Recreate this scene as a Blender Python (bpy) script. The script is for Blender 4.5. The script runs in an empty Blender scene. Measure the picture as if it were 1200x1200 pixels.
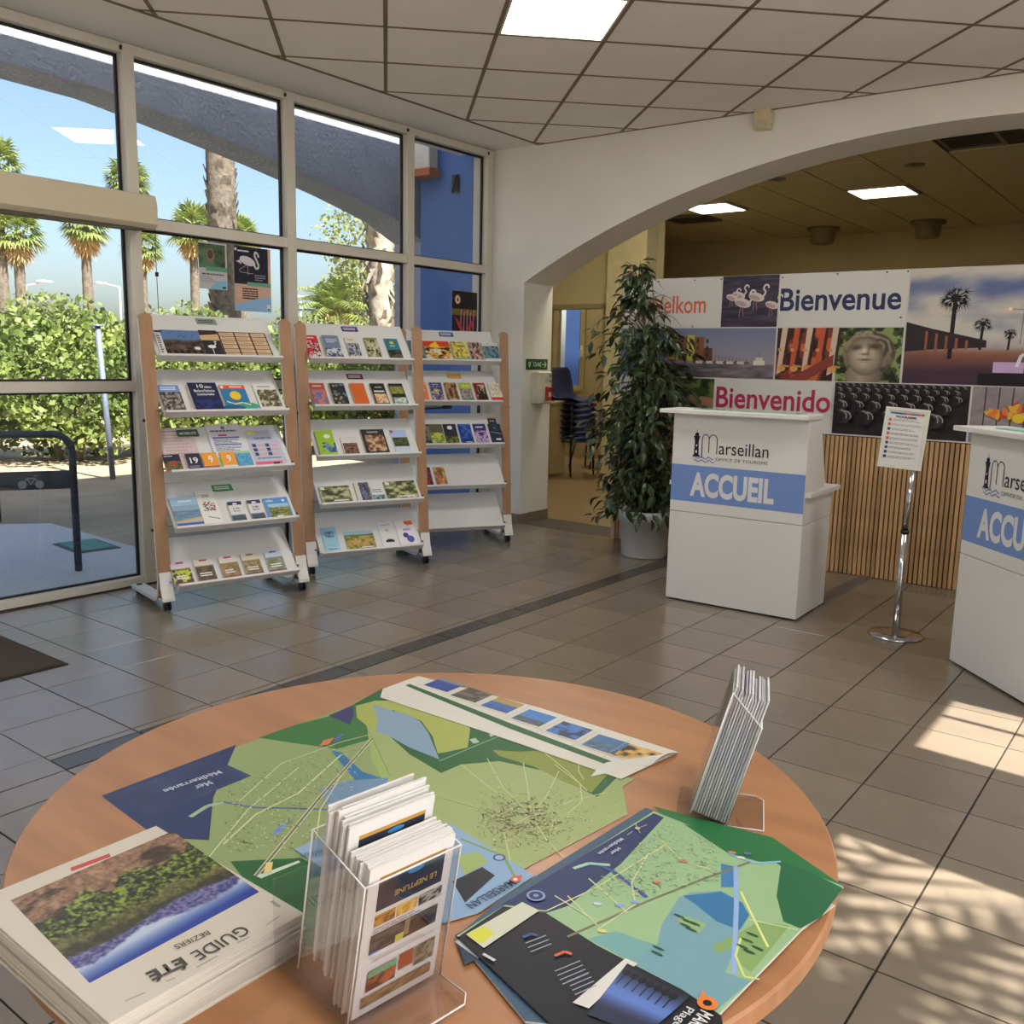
import bpy, bmesh, math, random
import numpy as np
from mathutils import Matrix, Vector
S = bpy.context.scene
C = S.collection
PI = math.pi
random.seed(4); rng = np.random.default_rng(7)

# ------------------------------------------------------------------ camera
FOC = 1085.0                      # focal length in pixels of a 1200 px frame
CAMH = 1.42
R_ = Vector((0.7947, 0.6067, 0.0204)).normalized()
F_ = Vector((-0.5961, 0.7863, -0.1626)).normalized()
U_ = R_.cross(F_).normalized()
R_ = F_.cross(U_).normalized()
cam = bpy.data.cameras.new('camera'); camo = bpy.data.objects.new('camera', cam); C.objects.link(camo)
cam.sensor_width = 36; cam.lens = 36 * FOC / 1200; cam.clip_start = 0.02; cam.clip_end = 400
mw = Matrix.Identity(4)
for i in range(3):
    mw[i][0] = R_[i]; mw[i][1] = U_[i]; mw[i][2] = -F_[i]
mw[2][3] = CAMH
camo.matrix_world = mw
S.camera = camo

def ray(x, y):
    return R_ * ((x - 600) / FOC) + U_ * (-(y - 600) / FOC) + F_
def onz(x, y, z):                 # where the line of sight through a measured point meets a horizontal plane
    d = ray(x, y); t = (z - CAMH) / d.z
    return Vector((d.x * t, d.y * t, z))

# ------------------------------------------------------------------ world, sun, exposure
S.view_settings.view_transform = 'Standard'; S.view_settings.look = 'None'
S.view_settings.exposure = 1.5; S.view_settings.gamma = 1.0; S.view_settings.use_curve_mapping = False
SUN_EL = math.radians(49)
sd = Vector((-math.cos(SUN_EL) * .997, math.cos(SUN_EL) * .08, -math.sin(SUN_EL)))
W = bpy.data.worlds.new('sky'); S.world = W; W.use_nodes = True
wn = W.node_tree; wn.nodes.clear()
sky = wn.nodes.new('ShaderNodeTexSky'); sky.sky_type = 'NISHITA'; sky.sun_disc = False
sky.sun_elevation = SUN_EL; sky.sun_rotation = math.atan2(-sd.x, -sd.y)
sky.altitude = 10; sky.air_density = 1.0; sky.dust_density = 3.0; sky.ozone_density = 1.2
bgn = wn.nodes.new('ShaderNodeBackground'); bgn.inputs[1].default_value = 0.125
won = wn.nodes.new('ShaderNodeOutputWorld')
wn.links.new(sky.outputs[0], bgn.inputs[0]); wn.links.new(bgn.outputs[0], won.inputs[0])
sl = bpy.data.lights.new('sun', 'SUN'); sl.energy = 8.0; sl.angle = math.radians(.40); sl.color = (1, .94, .84)
so = bpy.data.objects.new('sun', sl); C.objects.link(so); so.location = (8, 0, 9)
so.rotation_euler = sd.to_track_quat('-Z', 'Y').to_euler()
PANEL_MAIN = 11.0; PANEL_BACK = 5.0; PANEL_ADDED = 12.0
S.cycles.max_bounces = 8; S.cycles.diffuse_bounces = 4; S.cycles.glossy_bounces = 4
S.cycles.transparent_max_bounces = 24; S.cycles.transmission_bounces = 6
S.cycles.caustics_reflective = False; S.cycles.caustics_refractive = False
S.cycles.sample_clamp_indirect = 20.0
S.cycles.use_denoising = True

# ------------------------------------------------------------------ materials
def lin(c):
    return tuple(((v / 255) / 12.92 if v / 255 <= .04045 else ((v / 255 + .055) / 1.055) ** 2.4) for v in c)
def alin(a):
    a = np.clip(np.asarray(a, float) / 255, 0, 1)
    return np.where(a <= .04045, a / 12.92, ((a + .055) / 1.055) ** 2.4)
MATS = {}
def mat(name, rgb, rough=.6, metal=0, var=.08, scale=8, bump=0, bscale=60, stretch=None, var2=None, spec=.5, emit=None):
    if name in MATS: return MATS[name]
    m = bpy.data.materials.new(name); m.use_nodes = True; MATS[name] = m
    nt = m.node_tree; b = nt.nodes['Principled BSDF']
    b.inputs['Roughness'].default_value = rough; b.inputs['Metallic'].default_value = metal
    b.inputs['Specular IOR Level'].default_value = spec
    tc = nt.nodes.new('ShaderNodeTexCoord'); mp = nt.nodes.new('ShaderNodeMapping')
    nt.links.new(tc.outputs['Object'], mp.inputs[0])
    if stretch: mp.inputs['Scale'].default_value = stretch
    n = nt.nodes.new('ShaderNodeTexNoise'); n.inputs['Scale'].default_value = scale; n.inputs['Detail'].default_value = 5
    nt.links.new(mp.outputs[0], n.inputs[0])
    r = nt.nodes.new('ShaderNodeValToRGB'); c = lin(rgb)
    c2 = lin(var2) if var2 else tuple(min(1, v * (1 + var)) for v in c)
    c1 = c if var2 else tuple(v * (1 - var) for v in c)
    r.color_ramp.elements[0].position = .3; r.color_ramp.elements[1].position = .7
    r.color_ramp.elements[0].color = (*c1, 1); r.color_ramp.elements[1].color = (*c2, 1)
    nt.links.new(n.outputs[0], r.inputs[0]); nt.links.new(r.outputs[0], b.inputs['Base Color'])
    if bump:
        n2 = nt.nodes.new('ShaderNodeTexNoise'); n2.inputs['Scale'].default_value = bscale; n2.inputs['Detail'].default_value = 4
        nt.links.new(mp.outputs[0], n2.inputs[0])
        bp = nt.nodes.new('ShaderNodeBump'); bp.inputs['Strength'].default_value = bump; bp.inputs['Distance'].default_value = .02
        nt.links.new(n2.outputs[0], bp.inputs['Height']); nt.links.new(bp.outputs[0], b.inputs['Normal'])
    if emit:
        b.inputs['Emission Color'].default_value = (*lin(rgb), 1); b.inputs['Emission Strength'].default_value = emit
    return m
def print_mat(name='printed_ink', rough=.45):
    if name in MATS: return MATS[name]
    m = bpy.data.materials.new(name); m.use_nodes = True; MATS[name] = m
    nt = m.node_tree; b = nt.nodes['Principled BSDF']; b.inputs['Roughness'].default_value = rough
    b.inputs['Specular IOR Level'].default_value = .35
    a = nt.nodes.new('ShaderNodeVertexColor'); a.layer_name = 'ink'
    nt.links.new(a.outputs[0], b.inputs['Base Color'])
    return m
def glass_mat(name, tint, refl=.5, rough=0.0):
    if name in MATS: return MATS[name]
    m = bpy.data.materials.new(name); m.use_nodes = True; MATS[name] = m
    nt = m.node_tree; nt.nodes.clear()
    o = nt.nodes.new('ShaderNodeOutputMaterial'); mx = nt.nodes.new('ShaderNodeMixShader')
    t = nt.nodes.new('ShaderNodeBsdfTransparent'); t.inputs[0].default_value = (*tint, 1)
    g = nt.nodes.new('ShaderNodeBsdfGlossy'); g.inputs['Roughness'].default_value = rough
    f = nt.nodes.new('ShaderNodeLayerWeight'); f.inputs[0].default_value = .5
    pw = nt.nodes.new('ShaderNodeMath'); pw.operation = 'POWER'; pw.inputs[1].default_value = 4.0
    mu = nt.nodes.new('ShaderNodeMath'); mu.operation = 'MULTIPLY_ADD'; mu.inputs[1].default_value = refl * .8; mu.inputs[2].default_value = .04 * refl
    nt.links.new(f.outputs['Facing'], pw.inputs[0]); nt.links.new(pw.outputs[0], mu.inputs[0]); nt.links.new(mu.outputs[0], mx.inputs[0])
    nt.links.new(t.outputs[0], mx.inputs[1]); nt.links.new(g.outputs[0], mx.inputs[2]); nt.links.new(mx.outputs[0], o.inputs[0])
    return m
def emit_mat(name, rgb, strength):
    if name in MATS: return MATS[name]
    m = bpy.data.materials.new(name); m.use_nodes = True; MATS[name] = m
    nt = m.node_tree; nt.nodes.clear()
    o = nt.nodes.new('ShaderNodeOutputMaterial'); e = nt.nodes.new('ShaderNodeEmission')
    e.inputs[0].default_value = (*lin(rgb), 1); e.inputs[1].default_value = strength
    nt.links.new(e.outputs[0], o.inputs[0]); return m
def tile_mat(name, rgb):
    if name in MATS: return MATS[name]
    m = mat(name, rgb, .32, 0, .10, 3.0, .02, 200)
    nt = m.node_tree; b = nt.nodes['Principled BSDF']
    oi = nt.nodes.new('ShaderNodeObjectInfo'); hs = nt.nodes.new('ShaderNodeHueSaturation')
    mr = nt.nodes.new('ShaderNodeMapRange'); mr.inputs[3].default_value = .93; mr.inputs[4].default_value = 1.07; b.inputs['Specular IOR Level'].default_value = .9 if rgb[0] > 90 else .4
    nt.links.new(oi.outputs['Random'], mr.inputs[0]); nt.links.new(mr.outputs[0], hs.inputs['Value'])
    src = b.inputs['Base Color'].links[0].from_socket
    nt.links.new(src, hs.inputs['Color']); nt.links.new(hs.outputs[0], b.inputs['Base Color'])
    b.inputs['Roughness'].default_value = .24
    return m
WALL = mat('painted_plaster', (228, 226, 220), .85, 0, .03, 2, .05, 120)
CREAM = mat('cream_paint', (196, 182, 146), .85, 0, .03, 2, .04, 120)
BACKW = mat('tan_paint', (196, 180, 142), .9, 0, .04, 1.5)
ALU = mat('white_lacquered_aluminium', (205, 200, 188), .4, 0, .03, 3)
GASK = mat('black_gasket', (18, 18, 22), .5)
DARK = mat('black_plastic', (14, 14, 16), .45)
WHITE = mat('white_laminate', (214, 213, 210), .45, 0, .02, 3)
WHITE2 = mat('white_metal_tray', (208, 208, 208), .5, 0, .02, 3)
CHROME = mat('chrome', (200, 200, 202), .12, 1, .02)
WOOD = mat('beech_ply', (158, 120, 88), .5, 0, .10, 5, 0, 50, (6, 6, .8))
PAGES = mat('paper_edges', (214, 208, 196), .8, 0, .06, 30, 0, 60, (1, 1, 40))
PRINT = print_mat()
WIN_GLASS = glass_mat('window_glass', (.82, .84, .85), .8)
CLEAR_GLASS = glass_mat('clear_glass', (.97, .97, .97), .5)
def acrylic():
    return glass_mat('clear_acrylic', (.975, .97, .97), 1.3, .03)
ACR = acrylic()
LEAFG = mat('ficus_leaf', (30, 44, 28), .34, 0, .35, 4, 0, 50, None, (66, 88, 46))
BARK = mat('grey_bark', (110, 98, 84), .9, 0, .25, 12, .6, 30)

# ------------------------------------------------------------------ mesh builder
class MB:
    def __init__(s): s.v = []; s.f = []; s.m = []; s.sm = []
    def add(s, vs, fs, mi=0, smooth=False):
        k = len(s.v); s.v += [tuple(v) for v in vs]
        for f in fs: s.f.append(tuple(i + k for i in f)); s.m.append(mi); s.sm.append(smooth)
        return s
    def box(s, x0, x1, y0, y1, z0, z1, mi=0, M=None):
        vs = [Vector((x, y, z)) for z in (z0, z1) for y in (y0, y1) for x in (x0, x1)]
        if M: vs = [M @ v for v in vs]
        return s.add(vs, [(0, 2, 3, 1), (4, 5, 7, 6), (0, 1, 5, 4), (1, 3, 7, 5), (3, 2, 6, 7), (2, 0, 4, 6)], mi)
    def bbox(s, x0, x1, y0, y1, z0, z1, b=.003, mi=0, M=None):          # box with bevelled vertical & top edges
        o = [(x0 + b, y0), (x1 - b, y0), (x1, y0 + b), (x1, y1 - b), (x1 - b, y1), (x0 + b, y1), (x0, y1 - b), (x0, y0 + b)]
        i = [(min(max(x, x0 + b), x1 - b), min(max(y, y0 + b), y1 - b)) for x, y in o]
        vs = [Vector((x, y, z0)) for x, y in o] + [Vector((x, y, z1 - b)) for x, y in o] + [Vector((x, y, z1)) for x, y in i]
        if M: vs = [M @ v for v in vs]
        fs = [tuple(range(7, -1, -1)), tuple(range(16, 24))]
        for k in range(8):
            n = (k + 1) % 8; fs += [(k, n, 8 + n, 8 + k), (8 + k, 8 + n, 16 + n, 16 + k)]
        return s.add(vs, fs, mi)
    def prism(s, pts, a, b, axis='z', mi=0, M=None, smooth=False):
        def mk(p, h):
            if axis == 'z': return Vector((p[0], p[1], h))
            if axis == 'y': return Vector((p[0], h, p[1]))
            return Vector((h, p[0], p[1]))
        n = len(pts); vs = [mk(p, a) for p in pts] + [mk(p, b) for p in pts]
        if M: vs = [M @ v for v in vs]
        ar = sum(pts[i][0] * pts[(i + 1) % n][1] - pts[(i + 1) % n][0] * pts[i][1] for i in range(n))
        flip = (ar < 0) ^ (axis == 'y') ^ (b < a)
        c0 = tuple(range(n - 1, -1, -1)); c1 = tuple(range(n, 2 * n))
        sd_ = [(i, (i + 1) % n, n + (i + 1) % n, n + i) for i in range(n)]
        fs = [c0, c1] + sd_
        if flip: fs = [tuple(reversed(f)) for f in fs]
        k = len(s.f); s.add(vs, fs, mi)
        if smooth:
            for q in range(k + 2, len(s.f)): s.sm[q] = True
        return s
    def tube(s, pts, r, n=10, mi=0, cap=True, smooth=True):
        pts = [Vector(p) for p in pts]; rs = r if hasattr(r, '__len__') else [r] * len(pts)
        rings = []; up = None
        for i, p in enumerate(pts):
            t = (pts[min(i + 1, len(pts) - 1)] - pts[max(i - 1, 0)]).normalized()
            if up is None: up = Vector((0, 0, 1)) if abs(t.z) < .9 else Vector((1, 0, 0))
            a = t.cross(up).normalized(); b = a.cross(t).normalized(); up = b
            rings.append([p + (a * math.cos(2 * PI * k / n) + b * math.sin(2 * PI * k / n)) * rs[i] for k in range(n)])
        vs = [v for rg in rings for v in rg]; fs = []
        for i in range(len(pts) - 1):
            for k in range(n):
                fs.append((i * n + k, i * n + (k + 1) % n, (i + 1) * n + (k + 1) % n, (i + 1) * n + k))
        s.add(vs, fs, mi, smooth)
        if cap:
            kk = len(s.v) - len(vs)
            s.f.append(tuple(kk + k for k in range(n - 1, -1, -1))); s.m.append(mi); s.sm.append(False)
            s.f.append(tuple(kk + (len(pts) - 1) * n + k for k in range(n))); s.m.append(mi); s.sm.append(False)
        return s
    def lathe(s, prof, n=32, cx=0, cy=0, mi=0, smooth=True):
        vs = []; fs = []
        for r, z in prof:
            for k in range(n): vs.append((cx + r * math.cos(2 * PI * k / n), cy + r * math.sin(2 * PI * k / n), z))
        for i in range(len(prof) - 1):
            for k in range(n): fs.append((i * n + k, i * n + (k + 1) % n, (i + 1) * n + (k + 1) % n, (i + 1) * n + k))
        s.add(vs, fs, mi, smooth)
        kk = len(s.v) - len(vs)
        for e, rev in ((0, True), (len(prof) - 1, False)):
            if prof[e][0] > 1e-5:
                f = [kk + e * n + k for k in range(n)]
                s.f.append(tuple(reversed(f)) if rev else tuple(f)); s.m.append(mi); s.sm.append(False)
        return s
    def mesh(s, name, mats):
        me = bpy.data.meshes.new(name); me.from_pydata(s.v, [], s.f)
        for m in (mats if isinstance(mats, (list, tuple)) else [mats]): me.materials.append(m)
        me.polygons.foreach_set('material_index', s.m); me.polygons.foreach_set('use_smooth', s.sm)
        me.update(); return me
def link(name, me, parent=None, loc=None, rot=None, M=None, **kw):
    o = bpy.data.objects.new(name, me); C.objects.link(o)
    if parent: o.parent = parent
    if M is not None: o.matrix_local = M
    if loc is not None: o.location = loc
    if rot is not None: o.rotation_euler = rot
    for k, v in kw.items(): o[k] = v
    return o
def obj(name, mb, mats, parent=None, loc=None, rot=None, M=None, **kw):
    return link(name, mb.mesh(name, mats), parent, loc, rot, M, **kw)
def thing(name, label, cat, loc=(0, 0, 0), rz=0, group=None, M=None):
    o = bpy.data.objects.new(name, None); C.objects.link(o); o.empty_display_size = .05
    if M is not None: o.matrix_local = M
    else: o.location = loc; o.rotation_euler = (0, 0, rz)
    o['label'] = label; o['category'] = cat
    if group: o['group'] = group
    return o
def locm(o): return Matrix.LocRotScale(o.location, o.rotation_euler, o.scale)
def structure(name, mb, mats, parent=None, **kw):
    return obj(name, mb, mats, parent, kind='structure', **kw) if parent is None else obj(name, mb, mats, parent, **kw)
def dup(root, M=None, loc=None, rz=None, label=None, group=None):
    r = root.copy(); C.objects.link(r)
    if M is not None: r.matrix_local = M
    if loc is not None: r.location = loc
    if rz is not None: r.rotation_euler = (0, 0, rz)
    if label: r['label'] = label
    if group: r['group'] = group
    for ch in list(root.children):
        c = ch.copy(); C.objects.link(c); c.parent = r
        for g in ch.children:
            d = g.copy(); C.objects.link(d); d.parent = c
    return r
def frame(O, U, V):               # matrix with local x along U, local y along V, z out of the sheet
    U = Vector(U).normalized(); N = U.cross(Vector(V)).normalized(); V = N.cross(U).normalized()
    M = Matrix.Identity(4)
    for i in range(3): M[i][0] = U[i]; M[i][1] = V[i]; M[i][2] = N[i]; M[i][3] = O[i]
    return M

# ------------------------------------------------------------------ flat print (layers of coloured ink in a sheet's own frame)
def vnoise(x, y, seed=0):
    xi = np.floor(x).astype(int); yi = np.floor(y).astype(int); xf = x - xi; yf = y - yi
    def h(a, b): return np.modf(np.abs(np.sin(a * 127.1 + b * 311.7 + seed * 74.7) * 43758.5453))[0]
    u = xf * xf * (3 - 2 * xf); v = yf * yf * (3 - 2 * yf)
    return (h(xi, yi) * (1 - u) + h(xi + 1, yi) * u) * (1 - v) + (h(xi, yi + 1) * (1 - u) + h(xi + 1, yi + 1) * u) * v
def fbm(x, y, seed=0, o=4):
    s = 0; a = .5
    for k in range(o): s = s + a * vnoise(x * 2 ** k, y * 2 ** k, seed + k); a /= 2
    return s / (1 - .5 ** o)
def mix(a, b, t):
    t = np.asarray(t)[..., None]; return np.asarray(a, float) * (1 - t) + np.asarray(b, float) * t
class Print:
    """u,v in metres in the sheet's frame; every call lays the next layer a hair above the last"""
    def __init__(s, step=.00006): s.v = []; s.f = []; s.c = []; s.z = 0; s.step = step
    def up(s): s.z += s.step
    def poly(s, pts, c):
        s.up(); k = len(s.v); s.v += [(p[0], p[1], s.z) for p in pts]
        n = len(pts); ar = sum(pts[i][0] * pts[(i + 1) % n][1] - pts[(i + 1) % n][0] * pts[i][1] for i in range(n))
        f = tuple(range(k, k + n)); s.f.append(f if ar > 0 else tuple(reversed(f))); s.c.append([alin(c)] * n)
        return s
    def rect(s, x0, y0, x1, y1, c): return s.poly([(x0, y0), (x1, y0), (x1, y1), (x0, y1)], c)
    def ell(s, cx, cy, rx, ry, c, n=14, rot=0):
        return s.poly([(cx + rx * math.cos(t) * math.cos(rot) - ry * math.sin(t) * math.sin(rot), cy + rx * math.cos(t) * math.sin(rot) + ry * math.sin(t) * math.cos(rot)) for t in [2 * PI * k / n for k in range(n)]], c)
    def line(s, pts, w, c, same=False):
        if not same: s.up()
        for a, b in zip(pts[:-1], pts[1:]):
            dx, dy = b[0] - a[0], b[1] - a[1]; L = math.hypot(dx, dy) or 1; nx, ny = -dy / L * w / 2, dx / L * w / 2
            k = len(s.v); s.v += [(a[0] - nx, a[1] - ny, s.z), (b[0] - nx, b[1] - ny, s.z), (b[0] + nx, b[1] + ny, s.z), (a[0] + nx, a[1] + ny, s.z)]
            s.f.append((k, k + 1, k + 2, k + 3)); s.c.append([alin(c)] * 4)
        return s
    def grid(s, x0, y0, x1, y1, fn, nx, ny):
        s.up(); u = np.linspace(0, 1, nx + 1); v = np.linspace(0, 1, ny + 1); Ug, Vg = np.meshgrid(u, v)
        col = alin(fn(Ug, Vg)).reshape(-1, 3); k = len(s.v)
        s.v += [(x0 + (x1 - x0) * a, y0 + (y1 - y0) * b, s.z) for a, b in zip(Ug.ravel(), Vg.ravel())]
        for j in range(ny):
            for i in range(nx):
                q = (j * (nx + 1) + i, j * (nx + 1) + i + 1, (j + 1) * (nx + 1) + i + 1, (j + 1) * (nx + 1) + i)
                s.f.append(tuple(k + t for t in q)); s.c.append([col[t] for t in q])
        return s
    def textlines(s, x0, y0, x1, y1, n, c, fill=.5, seed=1, ragged=True):
        s.up(); r = random.Random(seed); h = (y1 - y0) / n
        for i in range(n):
            y = y1 - (i + .5) * h; e = x1 - (r.random() * .35 * (x1 - x0) if ragged else 0)
            x = x0
            while x < e:
                w = min(e - x, (x1 - x0) * (.06 + .12 * r.random())); s.line([(x, y), (x + w, y)], h * fill, c, True); x += w + (x1 - x0) * .02
        return s
    def mesh(s, name, m=None):
        me = bpy.data.meshes.new(name); me.from_pydata(s.v, [], s.f); me.materials.append(m or PRINT)
        at = me.color_attributes.new('ink', 'FLOAT_COLOR', 'CORNER')
        a = np.ones((sum(len(f) for f in s.f), 4)); a[:, :3] = np.concatenate([np.array(q) for q in s.c]); at.data.foreach_set('color', a.ravel())
        me.update(); return me
def text_mesh(body, w, h, rgb, bold=0, spacing=1.0, shear=0, depth=.0004, name='lettering'):
    cu = bpy.data.curves.new('t', 'FONT'); cu.body = body; cu.size = 1; cu.offset = bold; cu.space_character = spacing; cu.shear = shear
    cu.resolution_u = 4
    o = bpy.data.objects.new('t', cu); C.objects.link(o)
    dg = bpy.context.evaluated_depsgraph_get(); me = bpy.data.meshes.new_from_object(o.evaluated_get(dg)); bpy.data.objects.remove(o)
    n = len(me.vertices); co = np.zeros(n * 3); me.vertices.foreach_get('co', co); co = co.reshape(-1, 3)
    a = co.min(0); b = co.max(0); co[:, 0] = (co[:, 0] - a[0]) / (b[0] - a[0]) * w; co[:, 1] = (co[:, 1] - a[1]) / (b[1] - a[1]) * h; co[:, 2] = depth
    me.vertices.foreach_set('co', co.ravel()); me.materials.clear()
    me.materials.append(mat('ink_%d_%d_%d' % tuple(rgb), rgb, .5, 0, .01)); me.update(); me.name = name
    return me
def text(body, x, y, w, h, rgb, parent, bold=0, depth=.0006, rot=0, name='lettering', **kw):
    me = text_mesh(body, w, h, rgb, bold, **kw)
    return link(name, me, parent, M=Matrix.Translation((x, y, depth)) @ Matrix.Rotation(rot, 4, 'Z'))

# photograph-like fillers, u right, v up, colours in sRGB
def ph_land(sk=(150, 180, 215), gr=(70, 90, 45), gr2=(120, 120, 70), hz=.62, seed=1, rough=8):
    def f(u, v):
        hl = hz + .12 * (fbm(u * 3 + seed, u * 0, seed) - .5)
        s = mix(np.array(sk) * .95 + 12, sk, v); n = fbm(u * rough, v * rough * 1.6, seed); g = mix(gr, gr2, np.clip((n - .3) * 2.2, 0, 1))
        return mix(g, s, 1 / (1 + np.exp(-(v - hl) * 60)))
    return f
def ph_mottle(cols, seed=1, sc=6):
    def f(u, v):
        n = np.clip((fbm(u * sc, v * sc, seed) - .25) * 2 * (len(cols) - 1), 0, len(cols) - 1.001); i = n.astype(int)
        return np.asarray(cols, float)[i]
    return f
def ph_sea(sk=(170, 200, 225), se=(40, 80, 150), hz=.6, sand=None, seed=1):
    def f(u, v):
        n = fbm(u * 5, v * 30, seed); s = mix(sk, np.array(sk) * .85, v); w = mix(np.array(se) * .7, np.array(se) * 1.25, n)
        c = mix(w, s, 1 / (1 + np.exp(-(v - hz) * 80)))
        if sand is not None: c = mix(c, sand, 1 / (1 + np.exp((v - .25 - .15 * u) * 50)))
        return c
    return f

# ================================================================== ROOM SHELL
CZ = 3.15                          # ceiling height
TILE = .3345
TM = tile_mat('floor_tile_glaze', (122, 111, 97)); TM2 = tile_mat('floor_tile_dark_strip', (72, 68, 64))
GROUT = mat('grout', (38, 33, 28), .95)
fl = MB(); fl.box(-5.5, 2.0, -2.7, 6.42, -.15, -.0035)
floor = structure('floor', fl, GROUT)
def tile_mesh(w, d, name='tile', m=None):
    t = MB(); b = .0008; g = .0030
    t.bbox(g, w - g, g, d - g, -.008, 0, b); return t.mesh(name, m or TM)
tm_full = tile_mesh(TILE, TILE)
Y0 = 2.135 - 5 * TILE
rest = MB()
# right of the dark strip
for i in range(-6, 8):
    for j in range(-10, 18):
        x = -.501 - TILE * i; x -= TILE; y = Y0 + TILE * j
        if x < -3.01 + -.01: continue
        if y > 6.40: continue
        if x > 1.8: continue
        seen = (i >= -2 and y > .55 - .0) and not (x > .15)
        d_ = min(TILE, 6.41 - y)
        if seen and d_ > .05:
            link('tile', tm_full if d_ > TILE - 1e-3 else tile_mesh(TILE, d_), floor, (x, y, 0))
        elif d_ > .02 and y > -2.6: rest.box(x + .002, x + TILE - .002, y + .002, y + d_ - .002, -.008, 0)
for j in range(-10, 18):          # cut column beside the dark strip
    y = Y0 + TILE * j; d_ = min(TILE, 6.41 - y)
    if d_ < .02: continue
    if y > .9: link('tile', tile_mesh(.162, d_), floor, (-3.006, y, 0))
    elif y > -2.6: rest.box(-3.004, -2.846, y + .002, y + d_ - .002, -.008, 0)
# left of the strip
xl = [-3.164, -3.506, -3.834, -4.163, -4.487, -4.815, -5.143]
for a, b in zip(xl[1:], xl[:-1]):
    tml = tile_mesh(b - a, TILE)
    for j in range(-10, 18):
        y = Y0 + TILE * j; d_ = min(TILE, 6.41 - y)
        if d_ < .02: continue
        if y > 1.3: link('tile', tml if d_ > TILE - 1e-3 else tile_mesh(b - a, d_), floor, (a, y, 0))
        elif y > -2.6: rest.box(a + .002, b - .002, y + .002, y + d_ - .002, -.008, 0)
for j in range(-10, 18):          # sliver row and dark strip between the two fields
    y = Y0 + TILE * j; d_ = min(TILE, 6.41 - y)
    if d_ < .02: continue
    if y > 1.3:
        link('tile', tile_mesh(.042, d_), floor, (-3.164, y, 0)); link('dark_tile', tile_mesh(.112, d_, 'dark_tile', TM2), floor, (-3.12, y, 0))
    elif y > -2.6: rest.box(-3.164, -3.01, y + .002, y + d_ - .002, -.008, 0)
obj('tile_field', rest, TM, floor, kind='stuff')
tr = MB(); tr.bbox(-4.775, -3.835, 6.412, 6.83, -.02, 0, .002); obj('threshold_strip', tr, mat('dark_stone', (80, 74, 66), .45, 0, .08, 10), floor)
fb = MB(); fb.box(-6.4, 3.0, 6.83, 9.0, -.15, 0); fb.box(-8.4, 3.0, 9.0, 13.2, -.15, 0); fb.box(-3.835, 2.0, 6.42, 6.83, -.15, 0)
structure('floor_back', fb, mat('beige_floor', (150, 126, 96), .28, 0, .06, 4))

# ceiling: square tiles laid at 45 degrees, clipped to the room
def clip(poly, n, c):              # keep n.p <= c
    out = []
    for a, b in zip(poly, poly[1:] + poly[:1]):
        da = n[0] * a[0] + n[1] * a[1] - c; db = n[0] * b[0] + n[1] * b[1] - c
        if da <= 0: out.append(a)
        if (da < 0 < db) or (db < 0 < da):
            t = da / (da - db); out.append((a[0] + (b[0] - a[0]) * t, a[1] + (b[1] - a[1]) * t))
    return out
cl = MB(); cl.box(-5.5, 2.0, -2.7, 6.5, CZ + .05, CZ + .12)
ceil = structure('ceiling', cl, mat('ceiling_void', (60, 50, 40), .9))
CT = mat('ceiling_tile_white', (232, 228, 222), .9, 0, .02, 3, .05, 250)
PM = emit_mat('lamp_diffuser_main', (255, 250, 242), PANEL_MAIN)
TEE = mat('ceiling_tee_brown', (118, 102, 76), .6, 0, .03)
tees = MB(); crest = MB(); panels = {(1, -1), (-3, -4), (5, -4), (1, -9)}  # all but the panel above the racks are unseen, added to brighten the room
SC, SD = .839, .868
def unc(c, d): return ((c - d) / 2, (c + d) / 2)
XB = -4.66
fixtures = []
for k in range(-12, 13):
    for j in range(-16, 8):
        c0, c1 = SC * k, SC * (k + 1); d0, d1 = 7.523 + SD * j, 7.523 + SD * (j + 1); g = .016
        if c0 > 9: continue
        q = [unc(c0 + g, d0 + g), unc(c1 - g, d0 + g), unc(c1 - g, d1 - g), unc(c0 + g, d1 - g)]
        if (k, j) in panels: fixtures.append((q, (k, j))); continue
        q = clip(clip(clip(clip(q, (-1, 0), -(XB + .01)), (0, 1), 6.40), (1, 0), 1.85), (0, -1), 2.6)
        if len(q) < 3: continue
        cx = sum(p[0] for p in q) / len(q); cy = sum(p[1] for p in q) / len(q)
        v = Vector((cx, cy, CZ - CAMH)); dep = v.dot(F_)
        seen = dep > .3 and abs(v.dot(R_) / dep * FOC) < 760 and v.dot(U_) / dep * FOC < 900
        if seen:
            t = MB(); t.prism([(p[0] - cx, p[1] - cy) for p in q], 0, .012, 'z'); obj('ceiling_tile', t, CT, ceil, (cx, cy, CZ))
        else: crest.prism(q, CZ, CZ + .012)
obj('ceiling_tile_field', crest, CT, ceil, kind='stuff')
for k in range(-12, 14):
    c = SC * k
    for j in range(-18, 12):
        d = 7.523 + SD * j
        for q in ([unc(c - g, d), unc(c + g, d), unc(c + g, d + SD), unc(c - g, d + SD)], [unc(c, d - g * .9), unc(c + SC, d - g * .9), unc(c + SC, d + g * .9), unc(c, d + g * .9)]):
            q = clip(clip(clip(clip(q, (-1, 0), -XB), (0, 1), 6.41), (1, 0), 1.85), (0, -1), 2.6)
            if len(q) > 2: tees.prism(q, CZ - .002, CZ + .02)
tees.box(XB - .012, XB + .012, -2.6, 6.41, CZ - .004, CZ + .02); tees.box(XB, 1.85, 6.395, 6.41, CZ - .004, CZ + .02)
obj('tee_grid', tees, TEE, ceil)
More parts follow.
